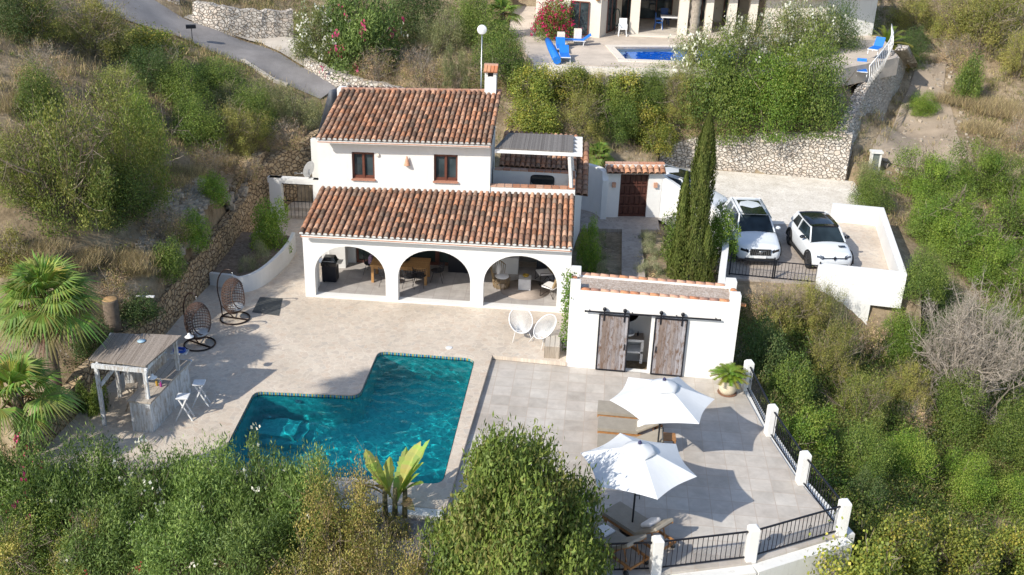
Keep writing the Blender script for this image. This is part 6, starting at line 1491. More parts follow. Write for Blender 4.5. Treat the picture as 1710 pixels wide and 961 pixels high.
# pool
npl = thing('swimming_pool', 'deep blue rectangular pool of the cream neighbouring villa', 'swimming pool', (14, 24.5, ZN))
mb = wallring(NP, 4.2, 4.98, '', None); mb.face([3,2,1,0]); M['blue_mosaic'] = mat_plain('blue_mosaic', (.02,.24,.90), .4, var=.3, vscale=8); mb.build('basin', M['blue_mosaic'], npl)
npl.children[0].cycles.is_caustics_receiver = True
M['water_blue'] = mat_water('blue_water', (.55,.82,1.0), refr=True); nw = water_mesh(NP, 4.88, 'water', M['water_blue'], npl, step=.08, amp=.008); nw.cycles.is_caustics_caster = True
mb = MB()
for (i, j) in ((0,1),(1,2),(2,3),(3,0)):
    p, r = Vector((*NP[i],0)), Vector((*NP[j],0)); d = (r-p).normalized(); n_ = Vector((-d.y, d.x, 0)); cc = Vector((16.4,23.0,0)); n_ = -n_ if n_.dot(cc-p) > 0 else n_
    w_ = .42 if i != 2 else .55; mb.prism([(p-d*.42*(i%2==0)).xy, (r+d*.42*(i%2==0)).xy, (r+d*.42*(i%2==0)+n_*w_).xy, (p-d*.42*(i%2==0)+n_*w_).xy], 4.3, 5.05)
mb.build('coping', M['stucco_cream'], npl)
mb = MB(); mb.prism([(7.5,19.2),(11.3,19.1),(20.4,20.2),(20.4,20.49),(11.3,19.39),(7.5,19.49)], 3.0, 4.97); mb.bar((11.3,19.05,4.62),(20.4,20.15,4.62),.08,.08); tag(mb.build('terrace_wall', M['stucco_cream']), 'cream wall below the front edge of the blue pool', 'wall')
# furniture
M['blue_canvas'] = mat_plain('blue_canvas', (.01,.17,.62), .7); M['plastic_white'] = mat_plain('white_plastic', (.75,.76,.78), .4, bumps=0); M['blue_plastic'] = mat_plain('navy_blue_plastic', (.01,.06,.22), .4, bumps=0)
def blue_lounger(px, py, ang, lb, z=ZN, rec=35):
    p = W(px, py, z); t = thing('sun_lounger', lb, 'sun lounger', p, ang, 'blue sun loungers on the neighbouring terrace')
    mb = MB(); mb.box((-.35,0,.36), (1.2,.60,.05)); mb.build('seat', M['blue_canvas'], t, True)
    a_ = math.radians(rec); mb = MB(); mb.box((.25+.33*math.cos(a_),0,.36+.33*math.sin(a_)), (.68,.60,.05), M=Matrix.Rotation(-a_,3,'Y')); mb.build('backrest', M['blue_canvas'], t, True)
    mb = MB()
    for s_ in (-1,1): mb.bar((-.97,s_*.32,.34),(.45,s_*.32,.34),.04)
    mb.bar((-.97,-.34,.34),(-.97,.34,.34),.05)
    mb.build('frame', M['plastic_white'], t, True)
    for x in (-.75,.35):
        for s_ in (-1,1): mb = MB(); mb.bar((x,s_*.32,.34),(x-.08,s_*.32,0),.04); mb.build('leg', M['plastic_white'], t, True)
    t.scale = (.85,.85,.85)
blue_lounger(966,76, math.radians(5), 'blue sun lounger lying flat by the two white blocks')
blue_lounger(936,86, math.radians(95), 'blue sun lounger beside the rolled blue pool cover, farther one')
blue_lounger(942,100, math.radians(95), 'blue sun lounger beside the rolled blue pool cover, nearer one')
blue_lounger(1463,88, math.radians(60), 'blue sun lounger with raised back by the curved white railing', 5.3, 55)
blue_lounger(1437,124, math.radians(80), 'blue sun lounger with crossed legs at the end of the white railing', 4.4, 50)
p = W(914,78,ZN+.0); p2 = W(930,108,ZN+.0); rp_ = thing('rolled_parasol', 'rolled blue pool cover lying beside the blue loungers', 'pool cover', p)
mb = MB(); mb.tube([p+Vector((0,0,.35)), p.lerp(p2,.3)+Vector((0,0,.30)), p2+Vector((0,0,.22))], [.16,.2,.22], 12); mb.build('cover', M['blue_canvas'], rp_); rp_.name = 'rolled_pool_cover'
for px, py, lb in ((936,79,'left white block at the edge of the neighbouring terrace'), (964,73,'right white block at the edge of the neighbouring terrace')):
    p = W(px, py, ZN); mb = MB(); mb.box(p+Vector((0,0,.4)), (.42,.42,.85), .1); o = mb.build('white_block', M['stucco_cream']); bevel_mod(o, .02); tag(o, lb, 'pillar')
def patio_chair(px, py, mat, ang, lb, z=ZN, grp=None, W_=W):
    p = W(px, py, z); t = thing('patio_chair', lb, 'chair', p, ang, grp)
    mb = MB(); mb.box((0,0,.42), (.46,.46,.05)); mb.build('seat', mat, t, True)
    mb = MB(); mb.box((-.22,0,.72), (.05,.46,.55)); [mb.bar((-.2,s_*.24,.65),(.2,s_*.24,.65),.05) for s_ in (-1,1)]; [mb.bar((.2,s_*.24,.4),(.2,s_*.24,.65),.04) for s_ in (-1,1)]; mb.build('backrest', mat, t, True)
    for i in (-1,1):
        for j in (-1,1): mb = MB(); mb.bar((i*.2,j*.2,.42),(i*.25,j*.24,0),.05); mb.build('leg', mat, t, True)
patio_chair(1039,60, M['plastic_white'], math.radians(-90), 'white plastic chair beside the hose reel at the cream villa')
g3 = 'blue plastic chairs round the neighbouring white table'
patio_chair(1099,49, M['blue_plastic'], math.radians(0), 'nearer blue plastic chair left of the white table', 5.12, g3)
patio_chair(1109,42, M['blue_plastic'], math.radians(-80), 'farther blue plastic chair behind the white table', 5.12, g3)
patio_chair(1196,30, M['plastic_white'], math.radians(180), 'white plastic chair in the shade of the neighbouring porch', 5.12)
patio_chair(1246,30, M['blue_plastic'], math.radians(180), 'dark blue plastic chair between the far pillars', 5.12)
p = W(1118,48,5.12); wt = thing('patio_table', 'white rectangular table on the neighbouring porch', 'table', p)
mb = MB(); mb.box(p+Vector((0,0,.72)), (1.2,.8,.05)); mb.build('table_top', M['plastic_white'], wt)
for i in (-1,1):
    for j in (-1,1): mb = MB(); mb.box(p+Vector((i*.5,j*.32,.35)), (.06,.06,.7)); mb.build('leg', M['plastic_white'], wt)
p = W(1043,42,ZN); mb = MB(); c0 = Vector((12.0,29.0,5.9))
hb = thing('hose_reel', 'dark oval hose coil hanging on the cream villa wall', 'hose', c0)
for k in range(3): mb.tube([c0+Vector((.17*math.cos(t*math.pi/12), -.05-k*.03, .5*math.sin(t*math.pi/12))) for t in range(24)], .03, 6, closed=True)
mb.build('coil', mat_plain('green_hose', (.02,.06,.05), .5), hb)
# curved white railing
rt = [W(1447,140,4.3), W(1462,122,4.6), W(1476,104,5.0), W(1487,84,5.25), W(1484,68,5.4)]
rg = thing('curved_railing', 'curved white handrail beside the blue loungers above the limestone wall', 'railing', rt[2])
mb = MB(); mb.tube([p+Vector((0,0,.95)) for p in rt], .03, 8); mb.build('handrail', M['white_metal'], rg)
mb = MB()
for i in range(17):
    s = i/16*4; k = min(int(s), 3); p = rt[k].lerp(rt[k+1], s-k); mb.tube([p-Vector((0,0,.4)), p+Vector((.10,0,.35)), p+Vector((0,0,.95))], .022, 6)
mb.build('balusters', M['white_metal'], rg)
# ------------------------------------------------------------------ vegetation
def leaf_arrays(c, d, n, Ln, Wd, cols):
    """rhombic leaves: centre c, long direction d, facing n (Nx3 each)"""
    d = d/np.linalg.norm(d, axis=1, keepdims=True); s = np.cross(d, n); s /= (np.linalg.norm(s, axis=1, keepdims=True)+1e-9)
    nn = np.cross(s, d); Ln = np.asarray(Ln).reshape(-1, 1); Wd = np.asarray(Wd).reshape(-1, 1)
    v = np.stack([c-d*Ln/2, c+s*Wd/2+nn*Wd*0.12-d*Ln*0.05, c+d*Ln/2-nn*Wd*0.1, c-s*Wd/2+nn*Wd*0.12-d*Ln*0.05], 1)
    return v.reshape(-1, 3), cols
def quads_mesh(name, v, cols, mat):
    n = len(v)//4; me = bpy.data.meshes.new(name); me.vertices.add(len(v)); me.vertices.foreach_set('co', v.astype(np.float32).ravel())
    me.loops.add(len(v)); me.loops.foreach_set('vertex_index', np.arange(len(v), dtype=np.int32)); me.polygons.add(n)
    me.polygons.foreach_set('loop_start', np.arange(0, len(v), 4, dtype=np.int32)); me.polygons.foreach_set('loop_total', np.full(n, 4, np.int32))
    ca = me.color_attributes.new('Col', 'FLOAT_COLOR', 'CORNER'); b = np.ones((len(v), 4), np.float32); b[:, :3] = np.repeat(np.clip(cols, 0, 1), 4, 0); ca.data.foreach_set('color', b.ravel())
    me.materials.append(mat); me.update(calc_edges=True); me.validate(); return me
def rdir(n, r=rng):
    v = r.normal(size=(n, 3)); return v/np.linalg.norm(v, axis=1, keepdims=True)
def colmix(pal, n, r, clump=None, jit=0.16):
    pal = np.array(pal); k = r.integers(0, len(pal), n) if clump is None else clump
    c = pal[k % len(pal)].copy(); c *= (1+r.normal(size=(n, 1))*jit); return np.clip(c, 0.004, 1)
def crown_cloud(seed, rx, ry, rz, nblob, nleaf, Ln, Wd, pal, up=0.3, z0=0.0, shell=0.75, blob=(0.28, 0.5), spread=1.0, flowers=None, droop=0.0, base=0.15, rmin=.35, zmin=.05):
    r = np.random.default_rng(seed); bc = rdir(nblob, r)*(r.uniform(rmin, 1.0, (nblob, 1))**0.6); bc[:, 2] = np.where(zmin < 0, bc[:, 2]*.9, np.abs(bc[:, 2])*0.9+base-0.35*(r.random(nblob) < .35))
    bc[:, 2] = np.clip(bc[:, 2], zmin, 1.0)
    br = r.uniform(blob[0], blob[1], nblob); k = r.choice(nblob, nleaf, p=br**2/(br**2).sum()); dd = rdir(nleaf, r)
    dd[:, 2] = np.where(r.random(nleaf) < .6, np.abs(dd[:, 2]), dd[:, 2]); rad = br[k]*(shell+(1-shell)*r.random(nleaf))*(1+r.normal(size=nleaf)*0.09*spread)
    p = bc[k]*(1-br[k][:, None]*0.55)+dd*rad[:, None]
    p = p*np.array([rx, ry, rz]); p[:, 2] = np.maximum(p[:, 2]+z0, 0.02)
    ld = rdir(nleaf, r)+np.array([0, 0, up])+dd*0.5; ld[:, 2] -= droop; ln = dd+rdir(nleaf, r)*0.65+np.array([0, 0, 0.35])
    L_ = Ln*r.uniform(0.7, 1.3, nleaf); W_ = Wd*r.uniform(0.7, 1.3, nleaf)
    cl = r.integers(0, 100, nblob)[k]; mixk = np.where(r.random(nleaf) < 0.55, cl, r.integers(0, 100, nleaf)); cols = colmix(pal, nleaf, r, mixk)
    if flowers:
        for fc, frac in flowers:
            # flowers come in bunches on the outside
            nb = max(4, int(nleaf*frac/7)); idx = r.choice(np.where((dd[:, 2] > -0.1))[0], nb)
            pp = np.repeat(p[idx]*1.0+dd[idx]*0.06, 7, 0)+r.normal(size=(nb*7, 3))*0.045; m_ = len(pp)
            p = np.concatenate([p, pp]); ld = np.concatenate([ld, rdir(m_, r)]); ln = np.concatenate([ln, np.repeat(dd[idx], 7, 0)+rdir(m_, r)*.6])
            L_ = np.concatenate([L_, r.uniform(.045, .075, m_)]); W_ = np.concatenate([W_, r.uniform(.045, .07, m_)]); cols = np.concatenate([cols, np.clip(np.array(fc)*(1+r.normal(size=(m_, 1))*.12), 0, 1)])
    return leaf_arrays(p, ld, ln, L_, W_, cols)
def twig_quads(seed, n, rx, ry, rz, w, pal, depth=2, spread=.9, z0=0.0, nb=5):
    """fans of thin branching twigs as slim quads"""
    r = np.random.default_rng(seed); vs, cs = [], []; pal = np.array(pal)
    def seg(a, b, w0, col):
        d = b-a; s = np.cross(d, r.normal(size=3)); s /= np.linalg.norm(s)+1e-9
        t = np.cross(d, s); t /= np.linalg.norm(t)+1e-9
        vs.extend([a-s*w0/2, a+s*w0/2, b+s*w0*.3, b-s*w0*.3]); cs.append(col)
        if w0 > .012: vs.extend([a-t*w0/2, a+t*w0/2, b+t*w0*.3, b-t*w0*.3]); cs.append(col)
    def grow(a, d, L_, w0, k):
        col = pal[r.integers(len(pal))]*(1+r.normal()*.12); p = a; steps = 3
        for s_ in range(steps):
            d = d+r.normal(size=3)*.16+np.array([0, 0, .04]); d /= np.linalg.norm(d); q = p+d*L_/steps; q[2] = max(q[2], z0+.02); seg(p, q, w0*(1-.2*s_), col)
            if k > 0:
                for _ in range(2 if s_ else 1): dd = d+r.normal(size=3)*.65; dd /= np.linalg.norm(dd); grow(q, dd, L_*r.uniform(.4, .62), w0*.55, k-1)
            p = q
    for i in range(n):
        a_ = r.uniform(0, 2*math.pi); e = r.uniform(.15, 1)**spread; d = np.array([math.cos(a_)*e*rx, math.sin(a_)*e*ry, rz*(1.15-.5*e)]); L_ = np.linalg.norm(d)*.62; st = np.array([r.normal()*.06*rx*2, r.normal()*.06*ry*2, z0])
        grow(st, d/np.linalg.norm(d), L_, w, depth)
    return np.array(vs), np.array(cs)
GREEN = [(.060,.105,.022),(.085,.135,.028),(.11,.155,.035),(.045,.085,.022)]
BRIGHT = [(.085,.16,.022),(.12,.19,.03),(.065,.13,.022),(.15,.21,.04)]
OLIVE = [(.16,.19,.05),(.20,.215,.06),(.12,.15,.042),(.235,.235,.075),(.14,.135,.055)]
SAGE = [(.12,.15,.07),(.16,.18,.09),(.09,.12,.06),(.19,.20,.11)]
YELLOW = [(.15,.18,.035),(.11,.155,.03),(.22,.22,.045),(.085,.125,.027),(.13,.17,.032),(.10,.14,.03)]
DARK = [(.035,.07,.022),(.05,.09,.03),(.07,.10,.035)]
DRY = [(.22,.17,.11),(.28,.22,.15),(.17,.13,.09),(.19,.18,.08),(.33,.27,.18)]
HAY = [(.52,.40,.22),(.60,.47,.26),(.43,.33,.18),(.36,.30,.15)]
TWIG = [(.24,.19,.15),(.30,.25,.20),(.18,.14,.11)]
GTWIG = [(.34,.30,.26),(.40,.36,.31),(.28,.24,.21)]
OLEA = [(.075,.13,.036),(.10,.165,.045),(.13,.20,.058),(.055,.10,.03)]
# archetypes: unit half width 1 m, height 1.6 m; several seeds each.  value: list of (foliage mesh, stems mesh)
AR = {}
_crown0 = crown_cloud; FINE = [1.0, 1.0]
def crown_cloud(seed, rx, ry, rz, nblob, nleaf, Ln, Wd, *a, **k):
    if FINE[0] > 1: k['spread'] = k.get('spread', 1.0)*1.5+.6; k['blob'] = (k.get('blob', (.28,.5))[0]*.62, k.get('blob', (.28,.5))[1]*1.02)
    if FINE[0] <= 1 and 'rmin' not in k: k['spread'] = k.get('spread', 1.0)*1.5; k['blob'] = (k.get('blob', (.28,.5))[0]*.65, k.get('blob', (.28,.5))[1])
    a = list(a); a[0] = [(c[0]*LEAFK*1.15, c[1]*LEAFK, c[2]*LEAFK*.95) for c in a[0]]
    return _crown0(seed, rx, ry, rz, int(nblob*FINE[0]**.5), int(nleaf*FINE[0]), Ln*FINE[1], Wd*FINE[1], *a, **k)
LEAFK = 1.72
def arche(key, n, fn, tw=None, mat=None):
    if key not in ('lavender',):
        FINE[:] = [2.3, .50]; _arche(key+'_l', max(1, n-1), fn, tw, mat)
    FINE[:] = [1.0, .82]; _arche(key, n, fn, tw, mat)
def _arche(key, n, fn, tw=None, mat=None):
    out = []
    for i in range(n):
        v, c = fn(100*len(AR)+i+1); f = quads_mesh(key+'_foliage', v, c, mat or M['leaf'])
        s = None
        if tw: tv, tc = tw(100*len(AR)+i+51); s = quads_mesh(key+'_stems', tv, tc, M['leaf_dry'])
        out.append((f, s))
    AR[key] = out
arche('green', 3, lambda s: crown_cloud(s, 1, 1, 1.5, 26, 9000, .085, .042, GREEN), lambda s: twig_quads(s, 7, 1, 1, 1.5, .035, TWIG, 1))
arche('bright', 3, lambda s: crown_cloud(s, 1, 1, 1.4, 24, 9500, .075, .042, BRIGHT, blob=(.25,.42)), lambda s: twig_quads(s, 6, 1, 1, 1.4, .03, TWIG, 1))
arche('dark', 2, lambda s: crown_cloud(s, 1, 1, 1.5, 26, 8500, .08, .04, DARK), lambda s: twig_quads(s, 6, 1, 1, 1.5, .03, TWIG, 1))
arche('olive', 3, lambda s: crown_cloud(s, 1, 1, 1.5, 40, 6800, .075, .032, OLIVE, up=.8, shell=.3, blob=(.16,.34), spread=2.2), lambda s: twig_quads(s, 16, 1.05, 1.05, 1.75, .028, TWIG, 2))
arche('sage', 2, lambda s: crown_cloud(s, 1, 1, 1.5, 36, 7000, .09, .024, SAGE, up=1.0, shell=.3, blob=(.18,.36), spread=2.0), lambda s: twig_quads(s, 12, 1, 1, 1.7, .025, TWIG, 1))
arche('yellow', 3, lambda s: crown_cloud(s, 1, 1, 1.4, 30, 5600, .105, .085, YELLOW, blob=(.2,.42), shell=.5, spread=1.6), lambda s: twig_quads(s, 9, 1, 1, 1.5, .03, TWIG, 2))
arche('brush', 3, lambda s: crown_cloud(s, 1, 1, 1.3, 40, 3000, .06, .03, DRY+OLIVE[:1], up=.6, shell=.2, blob=(.16,.36), spread=2.2), lambda s: twig_quads(s, 26, 1, 1, 1.4, .018, GTWIG+TWIG, 2), M['leaf_dry'])
def hay_cloud(s, rx=1, rz=1.0, n=7000):
    r = np.random.default_rng(s); a = r.uniform(0, 6.283, n); q = np.sqrt(r.random(n)); tufts = rdir(26, r)[:, :2]*r.random((26, 1)); k = r.integers(0, 26, n)
    base = np.stack([tufts[k, 0]+r.normal(size=n)*.2, tufts[k, 1]+r.normal(size=n)*.2, np.zeros(n)], 1); lean = np.stack([r.normal(size=n)*.30, r.normal(size=n)*.30, np.full(n, 1.0)], 1)
    L_ = r.uniform(.35, .95, n)*rz*.8; d = lean/np.linalg.norm(lean, axis=1, keepdims=True); c = base+d*L_[:, None]/2
    return leaf_arrays(c, d, rdir(n, r)+np.array([0,0,.3]), L_, np.full(n, .008), colmix(HAY+DRY, n, r, jit=.2))
arche('hay', 3, hay_cloud, None, M['leaf_dry'])
def ole(fl): return lambda s: crown_cloud(s, 1, 1, 1.5, 30, 8600, .15, .038, OLEA, up=.55, blob=(.22,.42), shell=.55, spread=1.4, flowers=fl)
arche('oleander_white', 2, ole([((.80,.78,.70), .018)]), lambda s: twig_quads(s, 12, .9, .9, 1.5, .03, TWIG, 1))
arche('oleander_pink', 2, ole([((.62,.07,.20), .011), ((.80,.75,.65), .003)]), lambda s: twig_quads(s, 12, .9, .9, 1.5, .03, TWIG, 1))
arche('oleander_plain', 2, ole([((.75,.72,.62), .002), ((.6,.10,.12), .0008)]), lambda s: twig_quads(s, 14, .9, .9, 1.5, .03, TWIG, 1))
arche('oleander_snow', 2, lambda s: crown_cloud(s, 1, 1, 1.5, 30, 8200, .10, .036, [(.09,.125,.045),(.12,.155,.055),(.07,.10,.035),(.15,.17,.06)], up=.6, blob=(.2,.42), shell=.5, spread=1.5, flowers=[((.80,.78,.70), .06)]), lambda s: twig_quads(s, 12, .9, .9, 1.5, .03, TWIG, 1))
arche('fresh', 2, lambda s: crown_cloud(s, 1, 1, 1.5, 40, 8200, .075, .034, [(.115,.165,.04),(.145,.19,.045),(.085,.13,.032),(.17,.20,.055),(.13,.145,.045)], up=.8, shell=.3, blob=(.16,.34), spread=1.8), lambda s: twig_quads(s, 16, 1.05, 1.05, 1.7, .028, TWIG, 2))
arche('magenta', 1, lambda s: crown_cloud(s, 1, 1, 1.4, 24, 6000, .09, .05, BRIGHT, flowers=[((.60,.01,.13), .16)]), lambda s: twig_quads(s, 8, 1, 1, 1.4, .03, TWIG, 1))
arche('bronze', 2, lambda s: crown_cloud(s, 1, 1, 1.5, 44, 10500, .065, .034, [(.13,.145,.04),(.165,.17,.05),(.10,.125,.035),(.18,.16,.065),(.20,.19,.06),(.13,.11,.05),(.11,.13,.035)], up=.7, shell=.4, blob=(.16,.32), spread=1.8), lambda s: twig_quads(s, 14, 1, 1, 1.6, .022, TWIG, 2))
arche('feather', 2, lambda s: crown_cloud(s, 1, 1, 1.3, 22, 12500, .075, .03, BRIGHT+GREEN[:2], up=0, shell=.5, blob=(.18,.36), spread=1.5), lambda s: twig_quads(s, 8, 1, 1, 1.2, .04, TWIG, 2))
arche('lavender', 2, lambda s: crown_cloud(s, 1, 1, .9, 24, 3600, .10, .016, [(.15,.18,.12),(.21,.23,.16),(.12,.15,.09)], up=1.5, shell=.2, blob=(.2,.4), spread=1.5))
KN = {'fresh':'shrub','oleander_snow':'oleander','green':'shrub','bright':'shrub','dark':'shrub','olive':'shrub','sage':'shrub','yellow':'shrub','brush':'dry_shrub','hay':'dry_grass_tuft','oleander_white':'oleander','oleander_pink':'oleander','oleander_plain':'oleander','magenta':'bougainvillea','bronze':'shrub','feather':'mastic_tree','lavender':'lavender'}
KC = {'shrub':'shrub','dry_shrub':'shrub','dry_grass_tuft':'grass tuft','oleander':'oleander','bougainvillea':'bougainvillea','mastic_tree':'tree','lavender':'lavender'}
_cnt = {}
def plant(kind, x0, y0, x1, y1, label, group=None, hk=1.0, z=None, dx=0, deep=1.0, at=None):
    """plant whose crown fills about the photo box; stands on the terrain at its own place"""
    cxp = (x0+x1)/2; g = None
    yb = y1-8
    for _ in range(3):
        if z is None: g = G(cxp, yb)
        else: g = W(cxp, yb, z)
        s = FPX/((g-CAM).dot(CF)); w = (x1-x0)/s/2*1.08; yb = y1-w*.36*s*deep
    ext = (y1-y0)/s; H = math.sqrt(max(ext**2-(2*w*.36)**2, (ext*.55)**2))/.91*hk
    if at is not None: g, w, H = Vector(at[0]), at[1], at[2]
    i = _cnt.get(kind, 0); _cnt[kind] = i+1; ak = kind+'_l' if (w > 1.15 and kind+'_l' in AR) else kind; f, st = AR[ak][i % len(AR[ak])]; w *= .86; H *= .84
    nh = 2.4 if kind == 'hay' else (.9 if kind == 'lavender' else 1.5)
    k = KN[kind]; rz = random.uniform(0, 6.28); sc = (w, w, H/nh)
    if st is None:
        o = bpy.data.objects.new(k, f); COL.objects.link(o); o.location = g-Vector((0,0,.05)); o.rotation_euler = (0,0,rz); o.scale = sc
        tag(o, label, KC[k], group); return o
    o = thing(k, label, KC[k], g-Vector((0,0,.08)), rz, group); o.scale = sc
    for nm, me in (('crown' if k == 'mastic_tree' else 'foliage', f), ('trunk' if k == 'mastic_tree' else 'stems', st)):
        c = bpy.data.objects.new(nm, me); COL.objects.link(c); c.parent = o
    return o
LS = 'scrub on the left hillside'; RS = 'scrub on the right slope'
